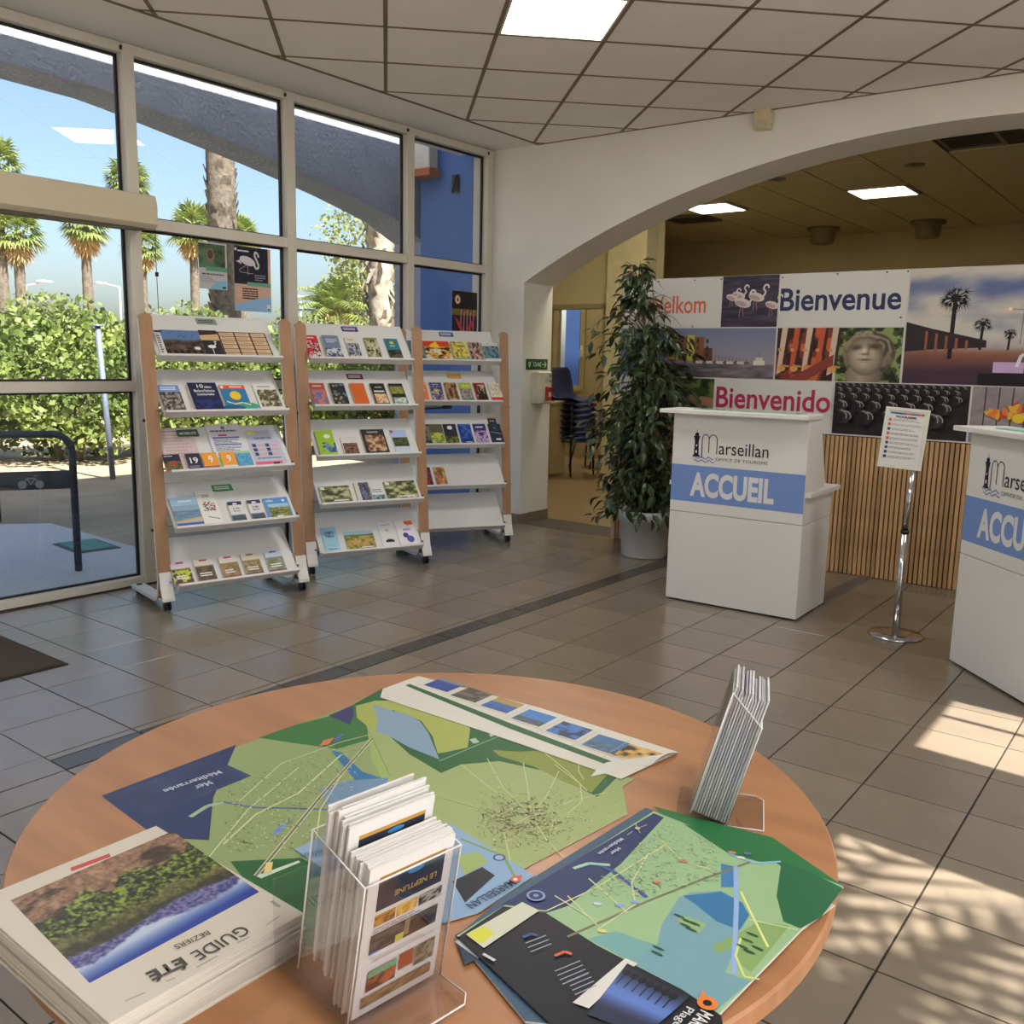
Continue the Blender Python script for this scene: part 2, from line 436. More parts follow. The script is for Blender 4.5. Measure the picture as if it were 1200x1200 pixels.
for n_, (q, kj) in enumerate(fixtures):
    cx = sum(p[0] for p in q) / 4; cy = sum(p[1] for p in q) / 4
    lab = 'square glowing white ceiling light panel above the brochure racks' if kj == (1, -1) else 'unseen square ceiling light panel added to brighten the room'
    t = thing('ceiling_light', lab, 'ceiling light', (cx, cy, CZ), 0, None if kj == (1, -1) else 'added unseen ceiling panels')
    ql = [(p[0] - cx, p[1] - cy) for p in q]; qi = [(x * .955, y * .955) for x, y in ql]
    fm = MB()
    for a in range(4):
        b = (a + 1) % 4; fm.prism([ql[a], ql[b], qi[b], qi[a]], -.003, .012)
    obj('light_frame', fm, ALU, t); obj('diffuser', MB().prism(qi, .001, .01), PM, t)
sf = MB(); sf.box(-5.5, XB - .01, -2.7, 6.41, CZ + .004, CZ + .06); sf.box(XB - .035, XB - .012, -2.6, 6.41, CZ - .004, CZ + .03)
structure('ceiling_soffit', sf, WALL)
rf = MB(); rf.box(-5.5, 1.93, -2.9, 13.4, CZ + .12, 4.28); rf.box(-8.4, -5.5, 9.0, 13.4, CZ + .3, 4.28); structure('roof_slab', rf, mat('roof_render', (150, 150, 150), .9))

# arch wall
R = 7.04; AX = -1.40
def az(x): return 2.925 - (R - math.sqrt(max(0, R * R - (x - AX) ** 2)))
XL = -4.78; XR = 2 * AX - XL; xr2 = 1.86
arc = [(XL + (XR - XL) * k / 60, az(XL + (XR - XL) * k / 60)) for k in range(61)]
aw = MB()
for (xa, za), (xb, zb) in zip(arc[:-1], arc[1:]):
    if xa > xr2: break
    xb2 = min(xb, xr2); aw.prism([(xa, za), (xb2, zb), (xb2, CZ + .1), (xa, CZ + .1)], 6.41, 6.83, 'y')
aw.box(-5.145, XL, 6.41, 6.83, 0, CZ + .1)
structure('wall_arch', aw, WALL)
bb = MB(); bb.box(-5.13, XL + .004, 6.398, 6.41, 0, .085); bb.box(XL, XL + .012, 6.398, 6.83, 0, .085)
structure('baseboard_arch', bb, mat('skirting_tile', (128, 116, 100), .5))
# back and right walls (mostly out of view), the right one with the openings the sun comes through
structure('wall_back', MB().box(-5.5, 2.0, -2.8, -2.6, 0, CZ + .1), WALL)
wr = MB(); A0, A1, B0, B1, HZ = 3.375, 4.005, -1.6, 2.535, 3.12
for a, b in ((-2.8, B0), (B1, A0), (A1, 6.83)): wr.box(1.85, 2.0, a, b, 0, CZ + .1)
wr.box(1.85, 1.90, A0, A1, HZ, CZ + .1); wr.box(1.85, 1.90, B0, B1, HZ, CZ + .1)
structure('wall_right', wr, WALL)
w5 = bpy.data.objects.new('window_5', None); C.objects.link(w5); w5['kind'] = 'structure'; w5.location = (1.88, 0, 0)
fr = MB(); fr.box(-.02, .02, 3.775, 3.805, 0, HZ)
for y in (-1.6, -.2, 1.17): fr.box(-.02, .02, y, y + .06, 0, HZ)
obj('frame', fr, ALU, w5)
obj('glass_pane', MB().box(-.004, .004, B0, B1, 0, HZ).box(-.004, .004, A0, A1, 0, HZ), CLEAR_GLASS, w5)

# the window wall on the left
WM = Matrix.Identity(4); wx = Vector((.02, 1, 0)).normalized(); wy = Vector((-wx.y, wx.x, 0))
for i in range(3): WM[i][0] = wx[i]; WM[i][1] = wy[i]
WM[0][3], WM[1][3] = -5.19, 3.03
bays = [(-5.6, -4.46), (-4.46, -3.32), (-3.32, -2.18), (-2.18, -1.06), (-1.06, .06), (.06, 1.205), (1.205, 2.35), (2.35, 3.30)]
mw_ = .075
names = {4: 'window_1', 5: 'window_2', 6: 'window_3', 7: 'window_4'}
for n_, (a, b) in enumerate(bays):
    wn_ = names.get(n_, 'window_%d' % (6 + n_))
    r = bpy.data.objects.new(wn_, None); C.objects.link(r); r.matrix_local = WM; r['kind'] = 'structure'
    m_ = MB(); m_.bbox(b, b + mw_, 0, .095, 0, CZ, .003)
    obj('mullion', m_, ALU, r)
    rails = [(0, .045), (1.185, 1.245), (2.14, 2.205), (3.095, CZ)]
    a_ = a + mw_
    for z0, z1 in rails: obj('rail', MB().bbox(a_, b, .004, .095, z0, z1, .002), ALU, r)
    g_ = MB()
    for (z0, z1), (z2, z3) in zip(rails[:-1], rails[1:]):
        g_.box(a_, a_ + .014, .055, .072, z1, z2).box(b - .016, b, .055, .072, z1, z2).box(a_, b, .055, .072, z1, z1 + .012).box(a_, b, .055, .072, z2 - .014, z2)
        obj('glass_pane', MB().box(a_ + .012, b - .012, .062, .066, z1 + .01, z2 - .01), WIN_GLASS, r)
    obj('gasket', g_, GASK, r)
    sc_ = MB(); sc_.lathe([(0, 0), (.008, .0), (.008, .02), (0, .02)], 10, b - .01, -.012); obj('hook', sc_, mat('dark_metal', (70, 66, 60), .4, .8), r, (0, 0, CZ - .045))
# outer end pillar of the arch wall goes on outside as a blue wall
bl = MB(); bl.box(-6.05, -5.30, 6.50, 6.85, -.05, 4.0)
structure('wall_blue', bl, mat('blue_render', (86, 122, 184), .85, 0, .05, 3, .12, 90))
structure('wall_outer_return', MB().box(-5.34, -5.145, 6.40, 6.83, 0, CZ + .1), ALU)

# back room
bw = MB(); bw.box(-7.3, 3.0, 12.9, 13.1, 0, 3.4); bw.box(-7.3, -7.15, 11.7, 12.9, 0, 3.4)
structure('wall_back_room', bw, BACKW)
structure('wall_back_room_side', MB().box(3.0, 3.2, 6.8, 13.1, 0, 3.4).box(2.0, 3.2, 6.65, 6.8, 0, 3.4), BACKW)
dw = MB(); dw.box(-5.50, -4.93, 8.96, 9.10, 0, 3.2); dw.box(-8.4, -5.50, 8.96, 9.10, 2.04, 3.2); dw.box(-8.4, -6.42, 8.96, 9.10, 0, 2.04)
structure('wall_doorway', dw, CREAM)
structure('column', MB().bbox(-5.40, -4.93, 8.72, 8.96, 0, 3.2, .004), mat('column_paint', (186, 174, 140), .85))
structure('wall_partition', MB().prism([(-5.05, 9.05), (-4.95, 9.05), (-6.32, 11.7), (-6.42, 11.7)], 0, 3.2), CREAM)
dj = MB(); dj.box(-5.56, -5.50, 8.93, 9.12, 0, 2.03); dj.box(-6.42, -6.36, 8.93, 9.12, 0, 2.03); dj.box(-6.42, -5.50, 8.93, 9.12, 2.0, 2.05)
structure('door_frame', dj, mat('door_frame_paint', (150, 138, 104), .6))
structure('wall_inner_left', MB().box(-8.4, -8.25, 9.1, 11.7, 0, 3.4).box(-6.5, -6.42, 6.86, 8.96, 0, 3.4).box(-6.5, -5.145, 6.83, 6.9, 0, 3.4), CREAM)
# far wall of the inner room, with its window
fw = MB(); fw.box(-8.25, -8.02, 11.55, 11.7, 0, 3.2).box(-7.47, -6.36, 11.55, 11.7, 0, 3.2).box(-8.02, -7.47, 11.55, 11.7, 0, .98).box(-8.02, -7.47, 11.55, 11.7, 2.28, 3.2)
structure('wall_inner', fw, mat('inner_wall_paint', (150, 136, 104), .85))
w6 = bpy.data.objects.new('window_6', None); C.objects.link(w6); w6['kind'] = 'structure'; w6.location = (-8.02, 11.55, .98)
ff = MB(); ff.box(0, .07, -.03, .06, 0, 1.3).box(.47, .55, -.03, .06, 0, 1.3).box(.07, .47, -.03, .06, 0, .08).box(.07, .47, -.03, .06, 1.2, 1.3)
obj('frame', ff, mat('door_frame_paint', (0, 0, 0)), w6)
obj('gasket', MB().box(.455, .47, -.02, .02, .08, 1.2), GASK, w6)
obj('glass_pane', MB().box(.07, .47, .01, .015, .08, 1.2), CLEAR_GLASS, w6)
hd = MB(); hd.bbox(.49, .53, -.05, -.03, .50, .66, .003); hd.tube([(.51, -.06, .60), (.51, -.08, .60), (.51, -.085, .46)], .009, 8); obj('handle', hd, ALU, w6)
# back room ceiling
cb = MB(); cb.box(-6.45, 3.0, 6.8, 9.0, CZ + .03, CZ + .1); cb.box(-8.35, 3.0, 9.0, 13.1, CZ + .03, CZ + .1)
ceilb = structure('ceiling_back', cb, mat('back_ceiling_void', (70, 62, 46), .9))
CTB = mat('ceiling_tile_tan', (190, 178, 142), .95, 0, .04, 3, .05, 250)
restb = MB(); sp = .62; bpan = {}
backlights = [(-5.13, -4.55, 9.75, 10.35), (-3.25, -2.67, 9.70, 10.26)]
PSD = emit_mat('added_lamp_diffuser', (255, 246, 214), PANEL_ADDED)  # for two unseen lamps added to brighten the corridor and inner room
for (x_, y_), lab in (((-4.35, 7.35), 'added ceiling light panel, unseen behind the springing of the arch'), ((-7.0, 10.0), 'added unseen ceiling light panel in the small room behind the doorway')):
    t = thing('ceiling_light', lab, 'ceiling light', (x_, y_, CZ + .009))
    f_ = MB(); f_.box(-.3, .3, -.3, -.28, -.012, .01).box(-.3, .3, .28, .3, -.012, .01).box(-.3, -.28, -.3, .3, -.012, .01).box(.28, .3, -.3, .3, -.012, .01)
    obj('light_frame', f_, ALU, t); obj('diffuser', MB().box(-.28, .28, -.28, .28, -.006, .0), PSD, t)
vents = [(-1.98, -1.55, 7.84, 8.34), (-5.72, -5.15, 10.45, 10.95)]
holes = backlights + vents
x = -8.25
xs = []; 
while x < 3.0: xs.append(x); x += .60
for x0 in [-3.25 + .62 * k for k in range(-8, 10)]:
    for y0 in [9.70 + .31 * 2 * k for k in range(-5, 6)]:
        x1, y1 = x0 + .61, y0 + .61
        cxm, cym = x0 + .305, y0 + .305
        if y1 < 6.9 or y0 > 12.8 or x1 > 3.0: continue
        if any(a - .06 < cxm < b + .06 and c - .06 < cym < d + .06 for a, b, c, d in holes): continue
        if cxm < -6.2 and cym < 9.3 or cxm < -8.0: continue
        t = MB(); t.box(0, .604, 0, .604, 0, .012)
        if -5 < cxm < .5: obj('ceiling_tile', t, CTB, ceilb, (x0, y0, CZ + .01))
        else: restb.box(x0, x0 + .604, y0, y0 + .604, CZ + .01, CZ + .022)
if restb.v: obj('ceiling_tile_field', restb, CTB, ceilb, kind='stuff')
PB = emit_mat('lamp_diffuser_back', (255, 250, 225), PANEL_BACK)
for (a, b, c, d), lab in zip(backlights, ('left of the two square light panels seen through the arch', 'right of the two square light panels seen through the arch')):
    t = thing('ceiling_light', lab, 'ceiling light', ((a + b) / 2, (c + d) / 2, CZ + .01)); w_, h_ = (b - a) / 2, (d - c) / 2
    f_ = MB(); f_.box(-w_, w_, -h_, -h_ + .02, -.01, .02).box(-w_, w_, h_ - .02, h_, -.01, .02).box(-w_, -w_ + .02, -h_, h_, -.01, .02).box(w_ - .02, w_, -h_, h_, -.01, .02)
    obj('light_frame', f_, ALU, t); obj('diffuser', MB().box(-w_ + .02, w_ - .02, -h_ + .02, h_ - .02, -.004, .01), PB, t)
for (a, b, c, d), lab in zip(vents, ('dark square ceiling air vent under the top of the arch', 'dark ceiling air vent left of the left light panel')):
    t = thing('ceiling_vent', lab, 'air vent', ((a + b) / 2, (c + d) / 2, CZ + .01)); w_, h_ = (b - a) / 2, (d - c) / 2
    f_ = MB(); f_.box(-w_, w_, -h_, -h_ + .03, -.012, .02).box(-w_, w_, h_ - .03, h_, -.012, .02).box(-w_, -w_ + .03, -h_, h_, -.012, .02).box(w_ - .03, w_, -h_, h_, -.012, .02)
    obj('vent_frame', f_, mat('vent_grey', (110, 104, 86), .6), t)
    for k in range(7):
        y = -h_ + .05 + k * (2 * h_ - .1) / 6; obj('slat', MB().box(-w_ + .03, w_ - .03, y - .012, y + .012, -.004, .0, 0, None), mat('vent_slat', (46, 42, 34), .6), t, rot=(0, 0, 0))
    obj('vent_box', MB().box(-w_ + .03, w_ - .03, -h_ + .03, h_ - .03, .015, .018), DARK, t)
for (x, y), lab in zip(((-3.6, 8.8), (-2.36, 8.79)), ('small recessed ceiling spot left of the right light panel', 'small recessed ceiling spot between right light panel and arch vent')):
    t = thing('ceiling_spot', lab, 'spotlight', (x, y, CZ + .01)); obj('rim', MB().lathe([(.085, 0), (.085, -.006), (.06, -.01), (.055, 0)], 20), mat('vent_grey', (0, 0, 0)), t)
    obj('lens', MB().lathe([(.055, -.001), (.03, .004), (0.001, .005)], 20), DARK, t)
for (x, y), lab in zip(((-4.31, 12.15), (-3.05, 12.17)), ('left hanging round ceiling lamp near the far wall', 'right hanging round ceiling lamp near the far wall')):
    t = thing('ceiling_lamp', lab, 'ceiling lamp', (x, y, CZ + .01)); obj('lamp_shade', MB().lathe([(.20, 0), (.20, -.03), (.15, -.05), (.14, -.17), (.12, -.2), (0.001, -.2)], 24), mat('lamp_cream', (120, 110, 84), .6), t)
t = thing('wall_sensor', 'small cream box high on the wall over the arch', 'sensor', (-2.735, 6.41, 3.085))
obj('housing', MB().bbox(-.055, .055, -.07, 0, -.07, .065, .006), mat('cream_plastic', (206, 196, 160), .5), t)
obj('sensor_window', MB().bbox(-.045, .045, -.078, -.07, -.06, -.01, .003), mat('cream_plastic_dark', (190, 184, 158), .4), t)

# ================================================================== BROCHURE RACKS
def polar(a): return Vector((math.sin(math.radians(a)), math.cos(math.radians(a)), 0))
RACKS = [(13.7, Vector((-4.54, 2.825, 0))), (23, Vector((-4.628, 3.937, 0)))]
w3 = polar(31); RACKS.append((31, Vector((-4.357, 5.688, 0)) - .815 * w3))
TRAYS = [(-.115, 1.392, -.342, 1.632), (-.045, 1.088, -.27, 1.325), (.012, .768, -.20, 1.0), (.06, .462, -.16, .69), (.06, .140, -.16, .38)]
WR = .815
rack_labels = ['wooden sided door rack of brochures, nearest to the glass door', 'wooden sided brochure rack on castors, middle of the three', 'wooden sided pillar rack of brochures, beside the arch pillar']
# rack frame: local x along the width, local y = backwards, z up
def upright(x):
    m = MB(); hw = .037; th = .02
    path = [(.165, 1.60), (.150, 1.45), (.085, .85), (.03, .28), (.022, .16), (.03, .09), (.055, .062), (.10, .05), (.30, .045), (.50, .043)]
    outer = []; inner = []
    for i, (y, z) in enumerate(path):
        a = path[max(i - 1, 0)]; b = path[min(i + 1, len(path) - 1)]; dx, dz = b[0] - a[0], b[1] - a[1]; L = math.hypot(dx, dz); nx, nz = -dz / L, dx / L
        outer.append((y - nx * th / 2 * -1, z - nz * th / 2 * -1)); inner.append((y - nx * th / 2, z - nz * th / 2))
    n = len(path)
    for i in range(n - 1):
        for (p, q, mi) in ((outer, inner, 0),):
            o0, o1, i0, i1 = outer[i], outer[i + 1], inner[i], inner[i + 1]
            vs = [(x - hw, *o0), (x + hw, *o0), (x - hw, *o1), (x + hw, *o1), (x - hw, *i0), (x + hw, *i0), (x - hw, *i1), (x + hw, *i1)]
            white = 1 if i >= 7 else 0
            m.add(vs, [(0, 1, 3, 2), (5, 4, 6, 7)], white); m.add(vs, [(4, 0, 2, 6), (1, 5, 7, 3)], 1)
    o0, i0 = outer[0], inner[0]; c = ((o0[0] + i0[0]) / 2, (o0[1] + i0[1]) / 2)
    # rounded head
    vs = []; k = 9
    for (yy, zz) in (o0, i0):
        for j in range(k): a = PI * j / (k - 1); vs.append((x + hw * math.cos(a), yy + .0, zz + hw * .8 * math.sin(a)))
    m.add(vs, [tuple(range(k)), tuple(range(2 * k - 1, k - 1, -1))] + [(j, j + 1, k + j + 1, k + j) for j in range(k - 1)], 0)
    o1, i1 = outer[-1], inner[-1]; m.add([(x - hw, *o1), (x + hw, *o1), (x + hw, *i1), (x - hw, *i1)], [(0, 1, 2, 3)], 1)
    return m
def front_foot(x):
    m = MB(); hw = .034; path = [(.012, .215), (-.002, .14), (-.022, .095), (-.03, .078), (-.03, .062)]; th = .012
    for (y0, z0), (y1, z1) in zip(path[:-1], path[1:]):
        m.add([(x - hw, y0 - th, z0), (x + hw, y0 - th, z0), (x - hw, y1 - th, z1), (x + hw, y1 - th, z1), (x - hw, y0, z0), (x + hw, y0, z0), (x - hw, y1, z1), (x + hw, y1, z1)],
              [(0, 1, 3, 2), (5, 4, 6, 7), (4, 0, 2, 6), (1, 5, 7, 3)], 0)
    m.box(x - hw, x + hw, -.045, .03, .060, .070); return m
def castor(x, y):
    m = MB()
    for s in (-.011, .011):
        M = Matrix.Translation((x + s, y, .028)) @ Matrix.Rotation(PI / 2, 4, 'Y')
        pr = [(0.001, -.007), (.022, -.007), (.027, -.004), (.027, .004), (.022, .007), (.001, .007)]
        k = MB().lathe(pr, 18); m.add([M @ Vector(v) for v in k.v], k.f, 0, True)
    m.tube([(x, y, .028), (x, y, .06)], .008, 8); m.box(x - .014, x + .014, y - .012, y + .012, .038, .058)
    return m
def tray_M(s):
    dl, zl, db, zb = TRAYS[s]; return frame((0, -dl, zl), (1, 0, 0), (0, dl - db, zb - zl))
def tray_mb(s):
    dl, zl, db, zb = TRAYS[s]; L = math.hypot(db - dl, zb - zl); m = MB()
    x0, x1 = .045, WR - .045
    m.bbox(x0, x1, 0, L, -.012, 0, .003); m.bbox(x0, x1, -.012, .004, -.018, .030, .002)
    return m
rack_roots = []
for ri, (ang, P) in enumerate(RACKS):
    M = Matrix.Translation(P) @ Matrix.Rotation(-math.radians(ang) + PI / 2, 4, 'Z')
    if ri == 0:
        t = thing('brochure_rack', rack_labels[0], 'rack', M=M, group='brochure racks along the windows')
        for x in (0, WR):
            obj('upright', upright(x), [WOOD, WHITE], t)
            obj('foot', front_foot(x), WHITE, t)
            for y in (-.01, .47): obj('castor', castor(x, y), DARK, t)
            for z_, y_ in ((1.05, .12), (.45, .06)): obj('knob', MB().tube([(x + (.037 if x else -.037), y_, z_), (x + (.047 if x else -.047), y_, z_)], .009, 10), DARK, t)
        for s in range(5): link('tray', tray_mb(s).mesh('tray', WHITE2), t, M=tray_M(s))
        for s in range(5):
            dl, zl, db, zb = TRAYS[s]; obj('cross_rod', MB().tube([(.02, -dl + .05, zl + .02), (WR - .02, -dl + .05, zl + .02)], .006, 8), CHROME, t)
    else:
        t = dup(rack_roots[0], M=M, label=rack_labels[ri])
    rack_roots.append(t)

# ---- brochures: cover art drawn in unit coordinates
def cover(w, h, art):
    P = Print(); P.rect(0, 0, w, h, art[0])
    for op in art[1:]:
        k = op[0]
        if k == 'r': P.rect(op[1] * w, op[2] * h, op[3] * w, op[4] * h, op[5])
        elif k == 'e': P.ell(op[1] * w, op[2] * h, op[3] * w, op[4] * w, op[5])
        elif k == 'p': P.poly([(a * w, b * h) for a, b in op[1]], op[2])
        elif k == 'l': P.line([(a * w, b * h) for a, b in op[1]], op[2] * w, op[3])
        elif k == 't': P.textlines(op[1] * w, op[2] * h, op[3] * w, op[4] * h, op[5], op[6], .55, op[7] if len(op) > 7 else 1)
        elif k == 'g': P.grid(op[1] * w, op[2] * h, op[3] * w, op[4] * h, op[5], max(6, int(w * (op[3] - op[1]) / .005)), max(6, int(h * (op[4] - op[2]) / .005)))
    return P
def brochure(ri, s, w0, w, h, art, label, th=.008, group=None, base=.006, txt=None, off=0, cat='brochure', name='brochure'):
    M = locm(rack_roots[ri]) @ tray_M(s) @ Matrix.Translation((w0, base, .001 + off))
    t = thing(name, label, cat, M=M, group=group)
    pg = MB(); pg.box(0, w, 0, h, 0, th); obj('pages', pg, PAGES, t)
    c = link('cover', cover(w, h, art).mesh('cover'), t, M=Matrix.Translation((0, 0, th + .0002)))
    for q in (txt or []):
        text(q[0], q[1] * w, q[2] * h, q[3] * w, q[4] * h, q[5], c, bold=.02, depth=.0014)
    return t
WH = (225, 225, 225); BK = (22, 22, 28)
L_ = ph_land
r1 = 'the door rack'; r2 = 'the middle rack'; r3 = 'the pillar rack'
sched = [(66, 52, 46)] + [('r', .03 + .325 * i, .03 + .16 * j, .03 + .325 * i + .29, .03 + .16 * j + .135, (214, 184, 150)) for i in range(3) for j in range(6)] + [('t', .05 + .325 * i, .05 + .16 * j, .30 + .325 * i, .145 + .16 * j, 2, (170, 140, 110), i * 7 + j) for i in range(3) for j in range(6)]
brochure(0, 0, .065, .255, .195, [(200, 200, 205), ('g', .14, 0, 1, 1, ph_land((90, 120, 165), (50, 40, 40), (110, 90, 80), .62, 3)), ('r', 0, 0, .14, 1, (205, 205, 210)), ('t', .03, .1, .11, .8, 8, BK, 3), ('e', .1, .93, .1, .03, (30, 34, 48)), ('l', [(.5, .72), (.56, .82), (.62, .76)], .012, BK), ('l', [(.6, .7), (.68, .8)], .012, BK), ('l', [(.8, .74), (.86, .84)], .012, BK)] + [('e', .2 + .14 * i, .16, .045, .045, (18, 16, 18)) for i in range(6)] + [('e', .85, .3, .07, .05, (220, 220, 220))], 'long landscape panorama brochure with birds over salt marsh, top shelf of ' + r1)
brochure(0, 0, .322, .108, .205, [(44, 44, 48), ('r', 0, .62, 1, 1, (200, 170, 130)), ('p', [(0, 1), (1, 1), (1, .86), (0, .8)], (60, 40, 48)), ('e', .45, .38, .22, .12, WH), ('l', [(.6, .42), (.72, .5), (.66, .58), (.78, .56)], .06, WH), ('l', [(.45, .3), (.45, .1)], .03, WH)], 'dark leaflet with white flamingo, top shelf of ' + r1, .005)
brochure(0, 0, .432, .295, .20, sched, 'wide beige and brown schedule sheet with three columns of boxes', .003)
brochure(0, 1, .050, .118, .19, [(110, 150, 205), ('g', 0, 0, 1, .74, ph_mottle([(40, 36, 36), (90, 84, 84), (160, 150, 145), (120, 100, 90)], 4, 9)), ('t', .1, .8, .9, .95, 2, WH, 3)], 'blue topped brochure with a crowd photo, far left of second shelf of ' + r1, .012)
brochure(0, 1, .217, .165, .20, [(28, 34, 74), ('g', 0, 0, 1, .42, ph_mottle([(20, 28, 66), (40, 50, 110), (190, 140, 60)], 8, 7)), ('r', 0, .36, 1, .42, (28, 34, 74))], 'navy blue magazine with white title and night town photo', .022, txt=[('10', .3, .80, .22, .13, WH), ('idées', .55, .79, .25, .08, WH), ('Marche et Patrimoine', .15, .64, .72, .10, WH), ('incontournables', .22, .52, .6, .08, WH)])
brochure(0, 1, .400, .152, .19, [(40, 120, 170), ('r', 0, .84, 1, 1, (222, 84, 40)), ('e', .52, .58, .22, .22, (236, 196, 40)), ('e', .8, .15, .5, .2, (60, 160, 140)), ('e', .3, .1, .45, .13, (30, 90, 130)), ('l', [(.1, .35), (.4, .25), (.7, .3), (1, .2)], .05, (230, 214, 150)), ('e', .1, .92, .07, .07, (220, 220, 220)), ('t', .4, .88, .9, .97, 1, WH)], 'blue magazine with yellow sun and orange band', .012)
brochure(0, 1, .605, .14, .20, [(214, 214, 210), ('g', .1, .12, 1, .78, ph_mottle([(60, 66, 36), (96, 90, 60), (190, 184, 160), (130, 120, 80)], 12, 7)), ('t', .2, .86, .8, .93, 1, (120, 120, 120))], 'white framed brochure with stone village among trees', .01)
# third shelf: tall sheets behind
brochure(0, 2, .05, .19, .30, [(200, 186, 184), ('r', 0, .92, 1, .935, (70, 60, 120)), ('t', .06, .3, .94, .88, 8, (190, 160, 160))], 'pale pink typed sheet behind the small leaflets', .002)
brochure(0, 2, .322, .20, .315, [(212, 212, 218), ('e', .5, .92, .06, .06, (100, 100, 110)), ('t', .1, .82, .9, .88, 1, (90, 90, 110)), ('r', .3, .73, .55, .77, (190, 60, 110)), ('r', .1, .68, .9, .71, (70, 90, 170)), ('t', .1, .56, .9, .67, 4, (110, 110, 130)), ('r', .1, .52, .9, .55, (70, 90, 170)), ('t', .1, .38, .9, .5, 4, (110, 110, 130)), ('r', .0, 0, 1, .25, (150, 190, 140))], 'white bus timetable sheet with blue table bars, centre of third shelf', .002, off=.004)
brochure(0, 2, .548, .195, .265, [(180, 186, 206), ('r', .05, .9, .3, .98, (226, 220, 110)), ('r', 0, 0, .85, .14, (228, 90, 130)), ('r', .55, .03, .75, .11, BK)] + [('r', .08 + .42 * i, .3 + .12 * j, .2 + .42 * i, .39 + .12 * j, (50, 60, 110)) for i in range(2) for j in range(3)] + [('r', .22 + .42 * i, .32 + .12 * j, .46 + .42 * i, .36 + .12 * j, (230, 150, 150)) for i in range(2) for j in range(3)] + [('t', .1, .2, .9, .26, 1, (110, 120, 150))], 'grey blue shuttle timetable with pink foot, right of third shelf', .002, txt=[('NAVETTES', .22, .75, .55, .06, (70, 80, 130))])
for a in [(.022, .095, [(40, 36, 60), ('g', 0, 0, 1, .6, ph_mottle([(40, 60, 40), (80, 110, 60), (180, 40, 50), (60, 70, 130)], 3, 6)), ('t', .1, .85, .6, .93, 1, WH)], 'small dark leaflet with vineyard photo', []),
          (.148, .082, [(40, 40, 62), ('t', .1, .1, .8, .25, 2, (150, 150, 170))], 'small dark leaflet with white number 19', [('19', .22, .36, .55, .38, WH)]),
          (.239, .086, [(232, 152, 40), ('r', 0, 0, 1, .16, (150, 80, 110))], 'small orange leaflet with white number 9, left one', [('9', .38, .34, .3, .45, WH)]),
          (.345, .084, [(232, 152, 40), ('r', 0, 0, 1, .16, (222, 210, 196))], 'small orange leaflet with white number 9, right one', [('9', .38, .34, .3, .45, WH)]),
          (.438, .088, [(80, 150, 190), ('g', 0, 0, 1, .85, ph_mottle([(70, 140, 190), (90, 160, 200), (190, 220, 200)], 5, 8)), ('r', 0, .85, 1, 1, (150, 200, 150))], 'small light blue map leaflet', [])]:
    brochure(0, 2, a[0], a[1], .11, a[2], a[3] + ', on third shelf of ' + r1, .006, base=.004, txt=a[4], off=.012, cat='leaflet', name='leaflet')
brochure(0, 3, .055, .148, .195, [(150, 185, 215), ('g', 0, 0, 1, .7, ph_sea((160, 190, 220), (110, 140, 170), .75, (196, 176, 150))), ('r', 0, 0, 1, .1, (50, 100, 180)), ('t', .3, .8, .8, .9, 1, WH)], 'pale blue beach magazine at the left end of fourth shelf', .02)
brochure(0, 3, .212, .108, .235, [(222, 222, 218), ('g', .2, .4, .85, .68, ph_mottle([(222, 222, 218), (222, 222, 218), (40, 60, 60), (190, 60, 60), (210, 210, 206)], 21, 9)), ('l', [(.3, .25), (.9, .15)], .05, (70, 120, 80)), ('t', .3, .8, .7, .9, 2, (130, 140, 150))], 'white brochure with a drawing in red and green', .006)
for q, (x, lab) in enumerate(((.374, 'left'), (.49, 'right'))):
    brochure(0, 3, x, .082, .14, [(214, 214, 214), ('r', 0, .82, 1, 1, (34, 44, 90)), ('g', 0, 0, 1, .34, ph_land((120, 150, 190), (40, 60, 80), (70, 84, 90), .9, q)), ('r', .35, .84, .65, .92, WH)], 'small white bicycle guide with navy top, %s of the pair' % lab, .014, txt=[('A vélo', .25, .60, .5, .1, (50, 60, 80)), ('Moyen', .25, .46, .5, .09, (50, 60, 80))])
brochure(0, 3, .590, .155, .145, [(70, 140, 200), ('g', .12, .05, .95, .7, ph_land((150, 190, 220), (60, 76, 36), (170, 160, 70), .75, 9)), ('r', .35, 0, .6, .12, WH), ('e', .8, .84, .06, .06, WH)], 'wide blue bicycle brochure at the right end of fourth shelf', .012, txt=[('vélo', .08, .8, .3, .12, WH)])
wine = [(.033, (40, 36, 30), [(60, 60, 40), (190, 200, 60), (70, 50, 60), (130, 140, 50)], (210, 200, 210), 'dark wine guide with green and yellow grapes'), (.165, (150, 60, 60), [(100, 86, 50), (70, 60, 36), (150, 140, 110)], (214, 206, 190), 'wine guide with brown bridge photo'),
        (.310, (60, 40, 40), [(150, 120, 70), (120, 100, 60), (200, 180, 140)], (214, 210, 196), 'wine guide with golden cliffs photo'), (.444, (140, 50, 50), [(110, 96, 56), (150, 130, 80), (80, 74, 40)], (206, 200, 176), 'wine guide with ochre field photo'),
        (.589, (80, 80, 150), [(110, 120, 80), (140, 140, 130), (90, 100, 60)], (190, 200, 220), 'wine guide with violet head band and green hills')]
